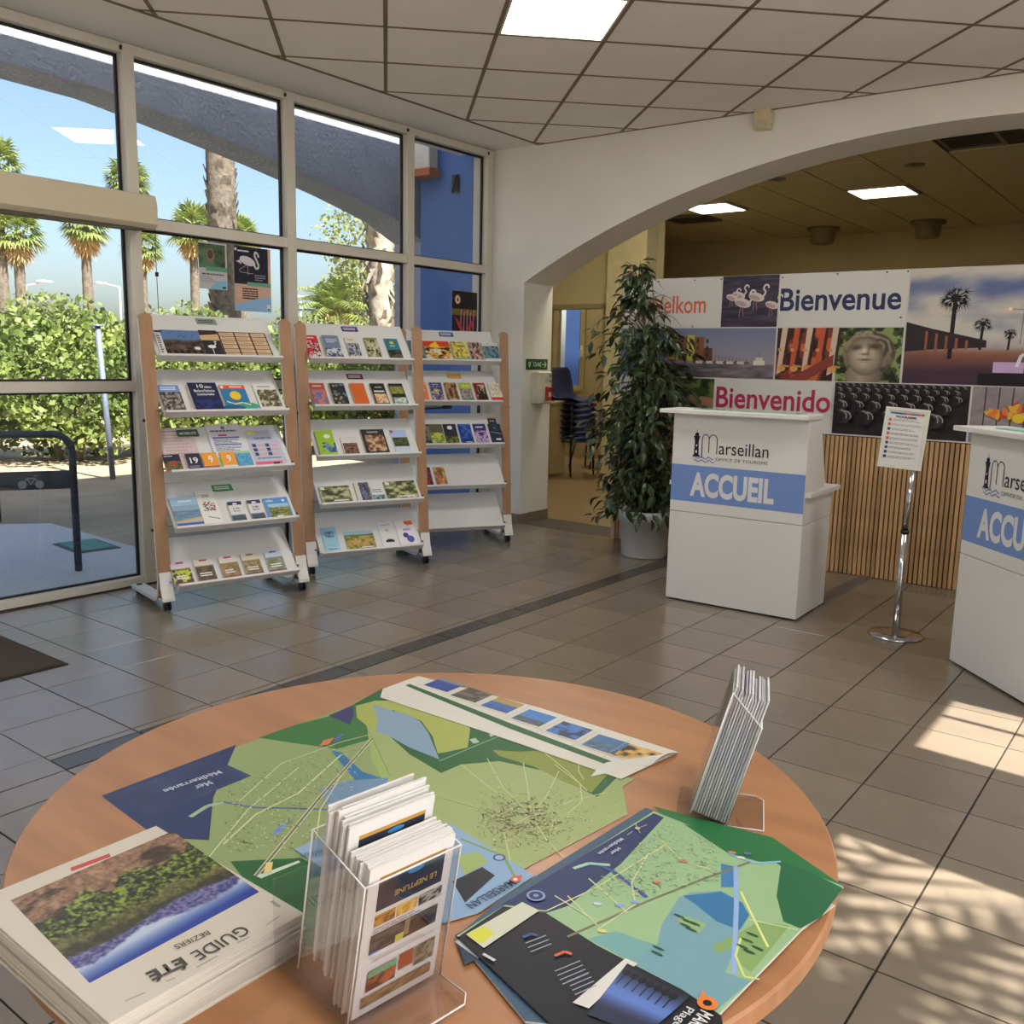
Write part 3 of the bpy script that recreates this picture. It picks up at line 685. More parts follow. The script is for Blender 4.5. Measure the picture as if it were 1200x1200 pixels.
for q, (x, hc, cols, skc, lab) in enumerate(wine):
    brochure(0, 4, x, .105, .145, [skc, ('g', 0, 0, 1, .82, ph_mottle(cols, q + 3, 4)), ('g', 0, .6, 1, .88, ph_land(skc, cols[0], cols[1], .3, q)), ('r', .3, .9, .7, .97, (170, 50, 90) if q < 4 else (90, 90, 170)), ('t', .15, .2, .85, .4, 2, WH, q), ('r', 0, 0, 1, .08, (110, 50, 50))], lab + ', bottom shelf of ' + r1, .016, group='wine guides on the bottom shelf')
# middle rack
row = [(.030, .100, [(196, 40, 50), ('g', .1, 0, 1, .75, ph_mottle([(196, 40, 50), (210, 200, 200), (30, 30, 34), (196, 40, 50), (150, 150, 150)], 2, 5)), ('t', .2, .84, .8, .94, 1, WH)], 'red guidebook with black and white pictures', .02),
       (.161, .112, [(110, 124, 150), ('g', 0, 0, 1, .4, ph_mottle([(60, 70, 90), (190, 200, 210), (100, 120, 150)], 6, 5)), ('t', .2, .65, .9, .85, 3, (190, 200, 214))], 'grey blue photo book', .025),
       (.321, .088, [(206, 202, 190), ('g', 0, .12, 1, .72, ph_mottle([(80, 90, 120), (170, 170, 176), (60, 66, 84), (200, 196, 190)], 7, 4)), ('t', .2, .85, .7, .93, 1, (190, 130, 90))], 'cream edged brochure with lake photo', .012),
       (.456, .095, [(120, 130, 60), ('g', 0, 0, 1, .9, ph_mottle([(40, 40, 34), (150, 146, 110), (190, 186, 150), (60, 60, 110)], 8, 7)), ('r', 0, 0, 1, .08, (206, 200, 170))], 'green and cream brochure of small pictures', .015),
       (.603, .100, [(40, 120, 130), ('g', 0, 0, 1, .45, ph_mottle([(30, 34, 34), (80, 84, 60), (150, 150, 130)], 9, 6)), ('e', .5, .8, .15, .12, (200, 180, 70)), ('t', .3, .6, .7, .68, 1, (200, 190, 120))], 'teal brochure with golden emblem', .012)]
for x, w, art, lab, th in row: brochure(1, 0, x, w, .19, art, lab + ', top shelf of ' + r2, th)
row = [(.049, [(180, 80, 60), ('g', .1, .05, .95, .7, ph_mottle([(200, 120, 90), (90, 110, 170), (210, 80, 70)], 3, 7)), ('t', .2, .8, .8, .92, 1, (220, 200, 180))], 'red and blue patterned book'),
       (.186, [(36, 38, 40)] + [('e', random.Random(i).random() * .9 + .05, random.Random(i + 50).random() * .9 + .05, .1, .1, [(110, 120, 140), (150, 140, 80), (90, 100, 110)][i % 3]) for i in range(16)], 'black book dotted with shells'),
       (.326, [(200, 96, 34)], 'plain orange book'),
       (.470, [(34, 32, 30), ('g', .1, .06, .95, .5, ph_mottle([(190, 140, 100), (220, 190, 150), (90, 60, 40)], 5, 5)), ('t', .15, .55, .9, .68, 1, WH), ('t', .3, .78, .8, .84, 1, WH)], 'black book with brown figures'),
       (.604, [(20, 24, 24), ('g', .05, 0, .95, .32, ph_mottle([(120, 150, 160), (200, 210, 190), (90, 110, 60)], 6, 6)), ('g', .05, .5, .95, .85, ph_mottle([(110, 120, 50), (150, 150, 70), (60, 70, 40)], 7, 5))], 'black book with two landscape photos')]
for x, art, lab in row: brochure(1, 1, x, .102, .185, art, lab + ', second shelf of ' + r2, .02)
brochure(1, 2, .067, .118, .20, [(150, 190, 40), ('g', .25, .1, 1, .5, ph_mottle([(40, 60, 40), (80, 110, 190), (150, 190, 40), (30, 50, 30)], 3, 5)), ('e', .62, .75, .18, .14, WH)], 'lime green brochure with white disc', .02)
brochure(1, 2, .232, .105, .145, [(206, 202, 200), ('g', .05, 0, 1, .66, ph_mottle([(60, 44, 40), (130, 90, 70), (190, 160, 140)], 4, 8))], 'small white and brown postcard brochure', .012)
brochure(1, 2, .382, .165, .20, [(36, 32, 34), ('g', .12, .08, .92, .76, ph_mottle([(90, 56, 46), (150, 110, 80), (200, 170, 130), (50, 34, 30)], 5, 6)), ('t', .25, .84, .75, .92, 2, (200, 190, 180))], 'large dark book with brown painting', .02)
brochure(1, 2, .596, .115, .20, [(160, 180, 220), ('g', .05, .3, 1, .68, ph_mottle([(40, 50, 24), (80, 90, 40), (60, 70, 60)], 6, 6)), ('e', .1, .93, .1, .1, (200, 50, 80)), ('r', 0, 0, 1, .28, (190, 200, 216))], 'pale blue brochure with green hill', .008)
green = lambda s: [(90, 100, 60), ('g', 0, 0, 1, 1, ph_mottle([(56, 62, 40), (110, 120, 70), (180, 176, 140), (80, 92, 56)], s, 6)), ('r', .04, .8, .18, .96, (220, 216, 196)), ('t', .4, .08, .9, .22, 1, WH)]
brochure(1, 3, .063, .208, .135, green(2), 'wide green valley brochure, left end of fourth shelf of middle rack', .012)
brochure(1, 3, .306, .100, .15, [(190, 186, 180), ('g', .3, 0, 1, 1, ph_mottle([(60, 70, 50), (110, 110, 150), (60, 60, 70), (150, 140, 140)], 3, 6)), ('r', 0, 0, .28, 1, (200, 200, 190))], 'upright brochure with grey and green photo', .016)
brochure(1, 3, .418, .085, .125, [(210, 212, 212), ('g', 0, 0, 1, .4, ph_mottle([(60, 80, 90), (130, 160, 170), (180, 200, 205)], 4, 5)), ('t', .1, .55, .9, .8, 2, (120, 130, 140))], 'white leaflet with teal foot photo', .006)
brochure(1, 3, .517, .228, .15, green(5), 'wide green valley brochure, right end of fourth shelf of middle rack', .012)
brochure(1, 4, .083, .105, .195, [(150, 196, 220), ('t', .2, .1, .8, .16, 1, (60, 90, 120)), ('e', .3, .28, .03, .03, (50, 80, 120)), ('e', .5, .28, .03, .03, (50, 80, 120)), ('e', .7, .28, .03, .03, (50, 80, 120))], 'light blue leaflet with dark blue title', .004, txt=[('LABO', .2, .72, .6, .1, (20, 60, 110)), ('TERO', .2, .58, .6, .1, (20, 60, 110))])
brochure(1, 4, .232, .205, .145, [(120, 130, 60), ('g', 0, 0, 1, .85, ph_mottle([(90, 110, 40), (160, 140, 60), (190, 150, 90), (60, 80, 40)], 6, 7)), ('g', 0, .75, 1, 1, ph_land((150, 190, 205), (70, 90, 50), (90, 120, 60), .3, 3)), ('t', .5, .08, .9, .18, 1, WH)], 'wide golden vineyard brochure on bottom shelf of middle rack', .006)
brochure(1, 4, .486, .115, .205, [(214, 214, 216), ('t', .2, .86, .8, .9, 1, (120, 120, 140)), ('e', .5, .66, .12, .1, (180, 180, 184)), ('p', [(.25, .2), (.8, .2), (.8, .26), (.62, .32), (.4, .32), (.25, .27)], BK)], 'white leaflet with black car drawing', .004)
brochure(1, 4, .612, .138, .205, [(224, 222, 224), ('e', .42, .42, .15, .15, (60, 60, 130)), ('e', .62, .26, .2, .2, (80, 90, 170)), ('r', .35, .6, .75, .68, (170, 150, 220)), ('p', [(.5, .98), (.95, .98), (.95, .82), (.7, .82), (.65, .76), (.62, .83), (.5, .85)], (226, 100, 50))], 'white leaflet with blue discs and orange speech bubble', .004)
# rack by the pillar
row = [(.060, .118, [(80, 110, 130), ('g', 0, 0, 1, .6, ph_mottle([(60, 90, 110), (110, 140, 150), (170, 180, 180)], 2, 6)), ('t', .2, .7, .8, .85, 2, (190, 80, 80))], 'grey blue book'),
       (.183, .205, [(200, 60, 40), ('g', 0, 0, 1, .7, ph_mottle([(40, 30, 30), (210, 160, 60), (220, 210, 190), (180, 50, 40)], 3, 7)), ('p', [(.2, .75), (.5, 1), (.6, .7), (.4, .6)], (240, 190, 40))], 'wide red and yellow comic style book'),
       (.403, .125, [(200, 180, 50), ('g', 0, 0, 1, 1, ph_mottle([(90, 90, 40), (190, 180, 60), (220, 200, 110), (60, 50, 30)], 4, 8)), ('r', 0, 0, 1, .1, (100, 160, 150))], 'yellow drawing book'),
       (.545, .095, [(90, 80, 90), ('g', 0, 0, 1, 1, ph_mottle([(50, 44, 50), (130, 110, 120), (210, 170, 130), (190, 180, 180)], 5, 7))], 'brown collage book'),
       (.654, .13, [(206, 206, 204), ('g', 0, .1, 1, .8, ph_mottle([(60, 90, 110), (110, 140, 150), (50, 60, 50), (90, 100, 60)], 6, 3)), ('e', .4, .93, .04, .04, (200, 90, 70))], 'white bordered landscape book')]
for x, w, art, lab in row: brochure(2, 0, x, w, .185, art, lab + ', top shelf of ' + r3, .02)
row = [(.095, [(226, 130, 80), ('e', .5, .55, .3, .25, WH), ('e', .45, .5, .15, .15, (30, 40, 110)), ('e', .65, .5, .1, .1, (150, 60, 60)), ('r', 0, .85, 1, 1, (230, 170, 80))], 'orange picture book with a white disc'),
       (.216, [(70, 70, 140), ('g', 0, 0, 1, .8, ph_mottle([(60, 56, 120), (120, 100, 130), (200, 190, 150), (50, 60, 110)], 3, 7)), ('t', .2, .85, .8, .93, 1, (200, 200, 150))], 'violet adventure book'),
       (.333, [(120, 90, 60), ('g', 0, 0, 1, 1, ph_mottle([(80, 56, 40), (170, 130, 90), (206, 170, 120)], 4, 5)), ('t', .2, .05, .8, .12, 1, WH)], 'brown animal picture book'),
       (.452, [(170, 190, 60), ('g', 0, 0, 1, .66, ph_mottle([(110, 110, 90), (170, 150, 160), (90, 140, 60)], 5, 8)), ('r', 0, 0, 1, .12, (60, 120, 70)), ('t', .2, .75, .9, .9, 2, (210, 220, 150))], 'lime green picture book'),
       (.567, [(160, 40, 44), ('g', .12, 0, 1, .9, ph_mottle([(30, 22, 24), (60, 40, 36), (200, 170, 140), (30, 24, 24)], 6, 4))], 'red spined dark book'),
       (.690, [(222, 214, 200), ('g', .1, .3, .95, .95, ph_mottle([(222, 214, 200), (190, 170, 150), (226, 220, 206)], 7, 9)), ('r', 0, 0, 1, .2, (196, 50, 60))], 'cream and red book')]
for x, art, lab in row: brochure(2, 1, x, .094, .18, art, lab + ', second shelf of ' + r3, .016)
row = [(.098, [(60, 66, 60), ('g', 0, 0, 1, 1, ph_mottle([(50, 56, 50), (110, 120, 110), (190, 190, 180)], 2, 6))], 'grey booklet half hidden by the upright'),
       (.201, [(90, 100, 60), ('g', 0, 0, 1, .6, ph_mottle([(120, 140, 60), (190, 200, 90), (60, 70, 40)], 3, 6)), ('g', 0, .6, 1, 1, ph_mottle([(90, 90, 70), (50, 50, 40)], 3, 6))], 'green and grey leaflet'),
       (.311, [(44, 46, 60), ('e', .5, .82, .2, .18, WH), ('g', 0, 0, 1, .4, ph_mottle([(120, 130, 40), (60, 60, 50), (44, 46, 60)], 4, 5))], 'dark leaflet with white round badge'),
       (.430, [(30, 60, 130), ('g', 0, .3, 1, 1, ph_mottle([(30, 60, 140), (60, 100, 180), (30, 50, 110)], 5, 4)), ('t', .4, .08, .9, .14, 1, WH)], 'deep blue leaflet'),
       (.552, [(60, 50, 110), ('g', 0, 0, 1, .66, ph_mottle([(90, 70, 150), (200, 170, 210), (60, 50, 110), (80, 130, 190)], 6, 5)), ('t', .2, .78, .8, .9, 1, WH)], 'violet night sky leaflet'),
       (.676, [(40, 50, 70), ('l', [(.1, .6), (.9, .5)], .04, (170, 180, 190)), ('t', .4, .15, .8, .3, 1, WH), ('e', .5, .8, .1, .1, (90, 110, 140))], 'slate blue leaflet')]
for x, art, lab in row: brochure(2, 2, x, .104, .195, art, lab + ', third shelf of ' + r3, .006, cat='leaflet', name='leaflet')
brochure(2, 2, .690, .07, .262, [(40, 48, 66), ('r', 0, .95, 1, 1, (210, 160, 70)), ('t', .2, .82, .8, .9, 1, (150, 160, 180))], 'leaflet with orange edge standing behind the slate blue one', .003, off=-.0005, cat='leaflet', name='leaflet')
brochure(2, 3, .100, .095, .175, [(44, 36, 50), ('g', 0, .1, 1, .9, ph_mottle([(30, 26, 40), (150, 50, 50), (60, 60, 90), (200, 190, 190)], 2, 6))], 'dark red and blue booklet on fourth shelf of ' + r3, .01)
brochure(2, 3, .219, .088, .175, [(180, 170, 60), ('g', 0, 0, 1, 1, ph_mottle([(200, 180, 70), (190, 100, 90), (110, 100, 60), (220, 200, 130)], 3, 6))], 'yellow and rose booklet on fourth shelf of ' + r3, .01)
# small magnetic shelf labels
def shelf_label(ri, s, x, y, w, h, rgb, label, body=None, trgb=WH):
    M = locm(rack_roots[ri]) @ tray_M(s) @ Matrix.Translation((x, y, .0005))
    b = .006; m = MB(); m.prism([(b, 0), (w - b * .3, 0), (w, b), (w - b * .5, h), (0, h), (0, b)], 0, .003)
    t = thing('shelf_label', label, 'label', M=M, group='category labels on the racks')
    obj('plate', m, mat('label_%d_%d_%d' % rgb, rgb, .5), t)
    if body: text(body, w * .12, h * .28, w * .76, h * .42, trgb, t, bold=.02, depth=.0034)
    else: link('lettering', Print().textlines(w * .1, h * .2, w * .9, h * .8, 2, trgb, .5, 3).mesh('lettering'), t, M=Matrix.Translation((0, 0, .0033)))
shelf_label(0, 0, .335, .262, .12, .045, (130, 146, 132), 'grey green shelf label on the top shelf of ' + r1, None, (50, 60, 54))
shelf_label(0, 2, .15, .245, .125, .05, (60, 92, 78), 'dark green shelf label reading MOBILITÉ on third shelf', 'MOBILITÉ')
shelf_label(0, 3, .325, .235, .12, .045, (70, 140, 84), 'bright green shelf label on fourth shelf')
shelf_label(1, 0, .33, .262, .115, .045, (56, 52, 120), 'violet shelf label on the top shelf of ' + r2)
shelf_label(1, 1, .335, .245, .115, .045, (120, 44, 60), 'dark red shelf label on the second shelf of ' + r2)
shelf_label(2, 0, .34, .262, .115, .045, (40, 84, 140), 'blue shelf label on the top shelf of ' + r3)
shelf_label(2, 1, .38, .245, .115, .045, (206, 164, 80), 'orange shelf label on the second shelf of ' + r3, None, (206, 164, 80))

# ================================================================== RECEPTION DESKS
def make_desk(label):
    t = thing('reception_desk', label, 'reception desk', group='white reception desks')
    Wd = .805
    m = MB(); m.bbox(0, Wd, 0, .495, .012, .545, .002); obj('base_cabinet', m, WHITE, t)
    m = MB(); m.bbox(0, Wd, 0, .018, .549, 1.13, .0015); obj('front_panel', m, WHITE, t)
    for x in (0, Wd - .018):
        m = MB(); m.prism([(.018, .549), (.495, .549), (.495, .70), (.018, .70)], x, x + .018, 'x'); m.prism([(.018, .725), (.36, .725), (.20, 1.13), (.018, 1.13)], x, x + .018, 'x')
        obj('side_panel', m, WHITE, t)
    obj('worktop', MB().bbox(-.02, Wd + .03, .018, .56, .70, .725, .003), WHITE, t)
    obj('top_shelf', MB().bbox(-.07, Wd + .012, -.055, .215, 1.13, 1.153, .003), WHITE, t)
    obj('plinth', MB().box(.02, Wd - .02, .02, .47, 0, .013), DARK, t)
    F = frame((0, -.0006, 0), (1, 0, 0), (0, 0, 1))
    P = Print(.0001)
    P.rect(0.001, .612, Wd - .001, .828, (112, 142, 198)); band = link('blue_band', P.mesh('blue_band'), t, M=F)
    text('ACCUEIL', .125, .645, .51, .145, (214, 214, 216), band, bold=.04, depth=.0008)
    # lighthouse, arches and waves
    L = Print(.0001); nv = (18, 24, 46); ox, oy = .125, .868
    L.poly([(ox + .012, oy + .02), (ox + .044, oy + .02), (ox + .040, oy + .10), (ox + .046, oy + .128), (ox + .010, oy + .128), (ox + .016, oy + .10)], nv)
    L.rect(ox + .006, oy + .012, ox + .050, oy + .022, nv); L.rect(ox + .008, oy + .128, ox + .048, oy + .134, nv); L.ell(ox + .028, oy + .142, .013, .012, nv, 12)
    L.line([(ox + .028, oy + .15), (ox + .028, oy + .172)], .0028, nv); L.rect(ox + .022, oy + .034, ox + .032, oy + .05, (206, 206, 210)); L.ell(ox + .028, oy + .078, .004, .006, (206, 206, 210), 8)
    def arch(x0, x1, yb, yt, w, c=nv):
        pts = [(x0, yb)] + [(x0 + (x1 - x0) * .5 * (1 - math.cos(a)), yt - .03 + .03 * math.sin(a)) for a in [PI * k / 12 for k in range(13)]]
        return pts
    L.line(arch(ox + .062, ox + .105, oy + .005, oy + .145, 0) + [(ox + .105, oy + .115)], .005, nv)
    L.line([(ox + .105, oy + .04)] + arch(ox + .105, ox + .155, oy + .10, oy + .145, 0)[1:] + [(ox + .155, oy + .035)], .005, nv)
    for k in range(2):
        L.line([(ox + .005 + .01 * k + .13 * a / 24, oy + .008 - .018 * k + .006 * math.sin(a * .75 + k)) for a in range(25)], .005, (100, 110, 178))
    lg = link('logo', L.mesh('logo'), t, M=F)
    text('arseıllan'.replace('ı', 'i'), ox + .168, oy + .036, .295, .072, nv, lg, depth=.0012)
    text('OFFICE DE TOURISME', ox + .152, oy - .002, .31, .017, (70, 72, 84), lg, depth=.0012, spacing=1.1)
    return t
d1 = make_desk('white reception desk marked ACCUEIL beside the potted plant'); d1.location = (-2.568, 4.957, 0); d1.rotation_euler = (0, 0, .026)
d2 = dup(d1, loc=(-.922, 4.795, 0), rz=math.atan2(-.743, .669), label='white reception desk marked ACCUEIL, cut by the right edge beside the sign stand')
sh = thing('glass_sheet', 'thin glass sheet lying on top of the desk by the plant', 'glass sheet', (-2.45, 4.96, 1.1535), .026)
obj('pane', MB().bbox(0, .62, 0, .16, 0, .004, .001), mat('green_edge_glass', (150, 190, 170), .1), sh)
sh2 = thing('leaflet_pile', 'flat green leaflets lying on top of the right hand desk', 'leaflets', M=locm(d2) @ Matrix.Translation((0, 0, 0)))
sh2.location = (-.80, 4.70, 1.1535); sh2.rotation_euler = (0, 0, math.atan2(-.743, .669))
obj('sheet', MB().bbox(0, .3, -.01, .13, 0, .006, .001), mat('mint_paper', (120, 190, 170), .5), sh2); obj('sheet', MB().bbox(.05, .4, .0, .12, .006, .009, .001), mat('grey_paper', (190, 196, 196), .5), sh2)

# sign stand
st = thing('sign_stand', 'chrome sign stand holding the tilted programme sheet between the desks', 'sign stand', (-1.25, 5.075, 0))
obj('base', MB().lathe([(.001, 0), (.135, 0), (.138, .006), (.132, .014), (.06, .020), (.02, .024), (.001, .024)], 40), CHROME, st)
obj('pole', MB().tube([(0, 0, .02), (0, 0, .565)], .019, 20), CHROME, st); obj('collar', MB().tube([(0, 0, .560), (0, 0, .575)], .021, 20), DARK, st)
obj('inner_pole', MB().tube([(0, 0, .57), (.012, .006, .893)], .0145, 20), CHROME, st)
view = Vector((-(-1.25), -5.075, 0)).normalized()          # direction from the stand towards the room's entrance
side = Vector((-view.y, view.x, 0))
A_ = Vector((-.163, -.04, .905)); B_ = Vector((.045, .013, .888)); Dv = Vector((.08, .02, .30))
O_ = Vector((-.158, -.043, .905)); Ux = Vector((.205, .055, -.014)); Vx = Vector((-.005, .03, .295)) + Vector((.085, .02, 0))
SM = frame(O_, Ux, Vx); wS, hS = .215, .315
sb = MB(); fw_ = .016
for a in ((0, wS, 0, fw_), (0, wS, hS - fw_, hS), (0, fw_, fw_, hS - fw_), (wS - fw_, wS, fw_, hS - fw_)): sb.box(a[0], a[1], a[2], a[3], -.008, .006)
sb.box(0, wS, 0, hS, -.010, -.002); obj('sign_frame', sb, mat('white_frame', (206, 206, 196), .4), st, M=SM)
P = Print(.0001); P.rect(fw_, fw_, wS - fw_, hS - fw_, (208, 208, 206)); P.rect(fw_ + .01, hS - .034, wS - fw_ - .01, hS - .026, (60, 80, 140)); P.rect(.10, hS - .034, .13, hS - .026, (200, 70, 60)); P.rect(.16, hS - .034, .18, hS - .026, (200, 70, 60))
for k in range(9):
    y = hS - .072 - k * .024; P.rect(fw_ + .006, y, fw_ + .020, y + .014, (204, 90, 90) if k in (0, 1, 3, 4) else (50, 56, 110)); P.textlines(fw_ + .026, y, wS - fw_ - .01, y + .013, 2, (120, 120, 126), .35, k)
pr = link('programme_sheet', P.mesh('programme_sheet'), st, M=SM @ Matrix.Translation((0, 0, 0)))
text('PROGRAMME', .055, hS - .053, .10, .012, (50, 52, 60), pr, bold=.03, depth=.003)

# ================================================================== DISPLAY BOARD AND SLATTED PANEL
BX0, BX1, BZ0, BZ1 = -3.81, 1.2, .955, 2.045
bd = thing('display_board', 'long printed welcome board of photos and words above the wooden slats', 'display board', (0, 6.40, 0))
obj('board', MB().bbox(BX0, BX1, 0, .025, BZ0, BZ1, .002), mat('board_white', (198, 196, 190), .5), bd)
FB = frame((0, -.001, 0), (1, 0, 0), (0, 0, 1))
def cell(x0, x1, z0, z1, fn, name='photo', nx=60, extra=None):
    P = Print(.00012); ny = max(8, int(nx * (z1 - z0) / (x1 - x0)))
    if fn: P.grid(x0, z0, x1, z1, fn, nx, ny)
    else: P.rect(x0, z0, x1, z1, (204, 202, 198))
    if extra: extra(P, x0, x1, z0, z1)
    return link(name, P.mesh(name), bd, M=FB)
def sp_(x0, x1, z0, z1): return lambda u, v: (x0 + (x1 - x0) * u, z0 + (z1 - z0) * v)
c = cell(-3.81, -2.980, 1.684, 2.043, None, 'word_panel'); text('Welkom', -3.60, 1.785, .50, .13, (206, 100, 62), c, bold=.012, depth=.0012)
def flamingos(P, x0, x1, z0, z1):
    q = sp_(x0, x1, z0, z1); w = x1 - x0
    for (u, v, s_, fl_) in ((.30, .62, .8, 1), (.38, .47, 1, 1), (.62, .58, .95, 1), (.90, .42, .8, -1), (.18, .58, .7, 1)):
        cx, cy = q(u, v); s = s_ * w
        P.ell(cx, cy, .15 * s, .075 * s, (206, 190, 186), 16, -.25); P.ell(cx - .03 * s, cy - .01 * s, .11 * s, .04 * s, (170, 150, 150), 12, -.3)
        P.line([(cx + .12 * s, cy), (cx + .17 * s, cy + .08 * s), (cx + .12 * s, cy + .15 * s), (cx + .16 * s, cy + .21 * s), (cx + .21 * s, cy + .20 * s), (cx + .22 * s, cy + .15 * s)], .03 * s, (216, 202, 198))
        P.line([(cx, cy - .06 * s), (cx + .02 * s, cy - .22 * s)], .010 * s, (170, 120, 120)); P.line([(cx - .04 * s, cy - .06 * s), (cx - .05 * s, cy - .24 * s)], .010 * s, (170, 120, 120))
def dark_sea(u, v): n = fbm(u * 4, v * 26, 3); return mix((38, 32, 48), (80, 72, 92), np.clip(n * 1.5 - .3, 0, 1))
cell(-2.975, -2.552, 1.684, 2.043, dark_sea, 'photo', 60, flamingos)
c = cell(-2.545, -1.690, 1.684, 2.043, None, 'word_panel'); text('Bienvenue', -2.535, 1.79, .81, .155, (26, 34, 84), c, bold=.018, depth=.0012)
cell(-3.81, -3.415, 1.318, 1.676, lambda u, v: mix((96, 104, 140), (120, 130, 165), v), 'photo', 20)
def harbour(P, x0, x1, z0, z1):
    q = sp_(x0, x1, z0, z1)
    for u0, u1, t, cc in ((0, .12, .9, (150, 120, 60)), (.12, .2, .84, (120, 84, 60)), (.2, .27, .86, (190, 180, 70)), (.27, .36, .82, (130, 84, 58)), (.36, .44, .6, (90, 64, 50))):
        P.rect(*q(u0, .34), *q(u1, t), cc)
        for k in range(3): P.rect(*q(u0 + .02, .42 + .14 * k), *q(u0 + .04, .5 + .14 * k), (60, 44, 40))
    for k in range(16):
        u = .28 + .032 * k; P.ell(*q(u, .31), .022, .012, (196, 190, 186) if k % 3 else (120, 90, 70), 8); P.line([q(u, .32), q(u + .004, .52 - .008 * k)], .003, (80, 70, 70))
    P.rect(*q(.82, .27), *q(.92, .36), (210, 206, 190)); P.rect(*q(.84, .36), *q(.90, .42), (200, 196, 180)); P.line([q(.87, .42), q(.87, .52)], .004, (90, 80, 80))
cell(-3.405, -2.552, 1.318, 1.676, lambda u, v: np.where((v > .30)[..., None], mix((150, 140, 150), (112, 122, 146), np.clip((v - .3) * 1.6, 0, 1)), mix((60, 56, 66), (140, 128, 132), np.clip(fbm(u * 8, v * 30, 2) * 1.3 - .2 + .25 * u, 0, 1))), 'photo', 80, harbour)
def pipes(P, x0, x1, z0, z1):
    q = sp_(x0, x1, z0, z1)
    for k in range(5):
        u = .08 + .22 * k; P.poly([q(u, 1), q(u + .1, 1), q(u + .02, .15), q(u - .06, .1)], (206, 180, 160) if k % 2 == 0 else (190, 84, 52)); P.poly([q(u + .1, 1), q(u + .15, 1), q(u + .1, .3), q(u + .05, .25)], (60, 34, 28))
        P.ell(*q(u + .03, .22), .028, .022, (206, 150, 90), 10); P.line([q(u, .28), q(u + .16, .26)], .014, (190, 130, 80)); P.ell(*q(u - .02, .58), .016, .012, (200, 140, 90), 8)
    P.poly([q(.2, 0), q(1, .5), q(1, .3), q(.55, 0)], (130, 56, 46))
cell(-2.540, -2.135, 1.318, 1.676, ph_mottle([(50, 24, 20), (120, 50, 34), (190, 96, 56), (70, 34, 26)], 5, 3), 'photo', 40, pipes)
def statue_fn(u, v):
    bg_ = ph_mottle([(26, 32, 20), (60, 76, 34), (130, 146, 90), (36, 44, 26)], 7, 9)(u, v)
    def el(cx, cy, rx, ry, r=0):
        x = (u - cx) * math.cos(r) + (v - cy) * math.sin(r); y = -(u - cx) * math.sin(r) + (v - cy) * math.cos(r); return np.sqrt((x / rx) ** 2 + (y / ry) ** 2)
    c = bg_; hair = el(.50, .52, .42, .44); k = np.clip((1 - hair) * 14, 0, 1); hc = mix((70, 62, 52), (164, 148, 126), np.clip(.5 + .5 * np.sin(18 * fbm(u * 3, v * 3, 5) + 14 * hair), 0, 1) * (.4 + .6 * v)); c = c * (1 - k[..., None]) + hc * k[..., None]
    neck = el(.44, .12, .30, .24); k = np.clip((1 - neck) * 10, 0, 1); c = c * (1 - k[..., None]) + mix((84, 74, 62), (176, 160, 138), np.clip(.9 - abs(u - .40) * 2.2, 0, 1)) * k[..., None]
    face = el(.45, .48, .295, .37, .12); k = np.clip((1 - face) * 14, 0, 1); sh = np.clip(1.05 - .9 * (np.clip(face, 0, 1)) ** 2.2 - .25 * (u - .4), 0, 1)
    fc = mix((82, 70, 58), (206, 190, 166), sh * (.85 + .3 * (fbm(u * 9, v * 9, 3) - .5)))
    for cx, cy, rx, ry, r, d in ((.315, .62, .085, .034, .25, .62), (.575, .64, .085, .034, -.15, .62), (.31, .665, .10, .020, .25, .35), (.58, .685, .10, .02, -.15, .35), (.445, .515, .055, .022, 0, .55), (.445, .41, .10, .022, 0, .60), (.445, .365, .07, .014, 0, .25), (.50, .57, .022, .09, 0, .3)):
        e = np.exp(-el(cx, cy, rx, ry, r) ** 2); fc = fc * (1 - d * e[..., None])
    for cx, cy, rx, ry, d in ((.435, .58, .030, .10, .22), (.445, .385, .075, .012, .18), (.30, .60, .06, .014, .15), (.57, .62, .06, .014, .15)): fc = fc + 255 * d * .5 * np.exp(-el(cx, cy, rx, ry) ** 2)[..., None]
    c = c * (1 - k[..., None]) + fc * k[..., None]; return np.clip(c, 0, 255)
cell(-2.118, -1.695, 1.318, 1.676, statue_fn, 'photo', 84)
cell(-3.45, -3.000, .958, 1.308, ph_mottle([(24, 26, 20), (40, 52, 26), (90, 110, 50), (24, 24, 20)], 8, 6), 'photo', 44, lambda P, a, b, c_, d: (P.poly([(b - .25, c_ + .1), (b, c_ + .1), (b, d - .14), (b - .2, d - .12)], (150, 112, 88)), P.ell(b - .12, d - .1, .09, .035, (50, 62, 30), 12), P.ell(b - .3, c_ + .09, .06, .05, (84, 110, 60), 10)))
c = cell(-2.993, -2.128, .958, 1.312, None, 'word_panel'); text('Bienvenido', -2.978, 1.10, .845, .155, (170, 34, 84), c, bold=.018, depth=.0012)
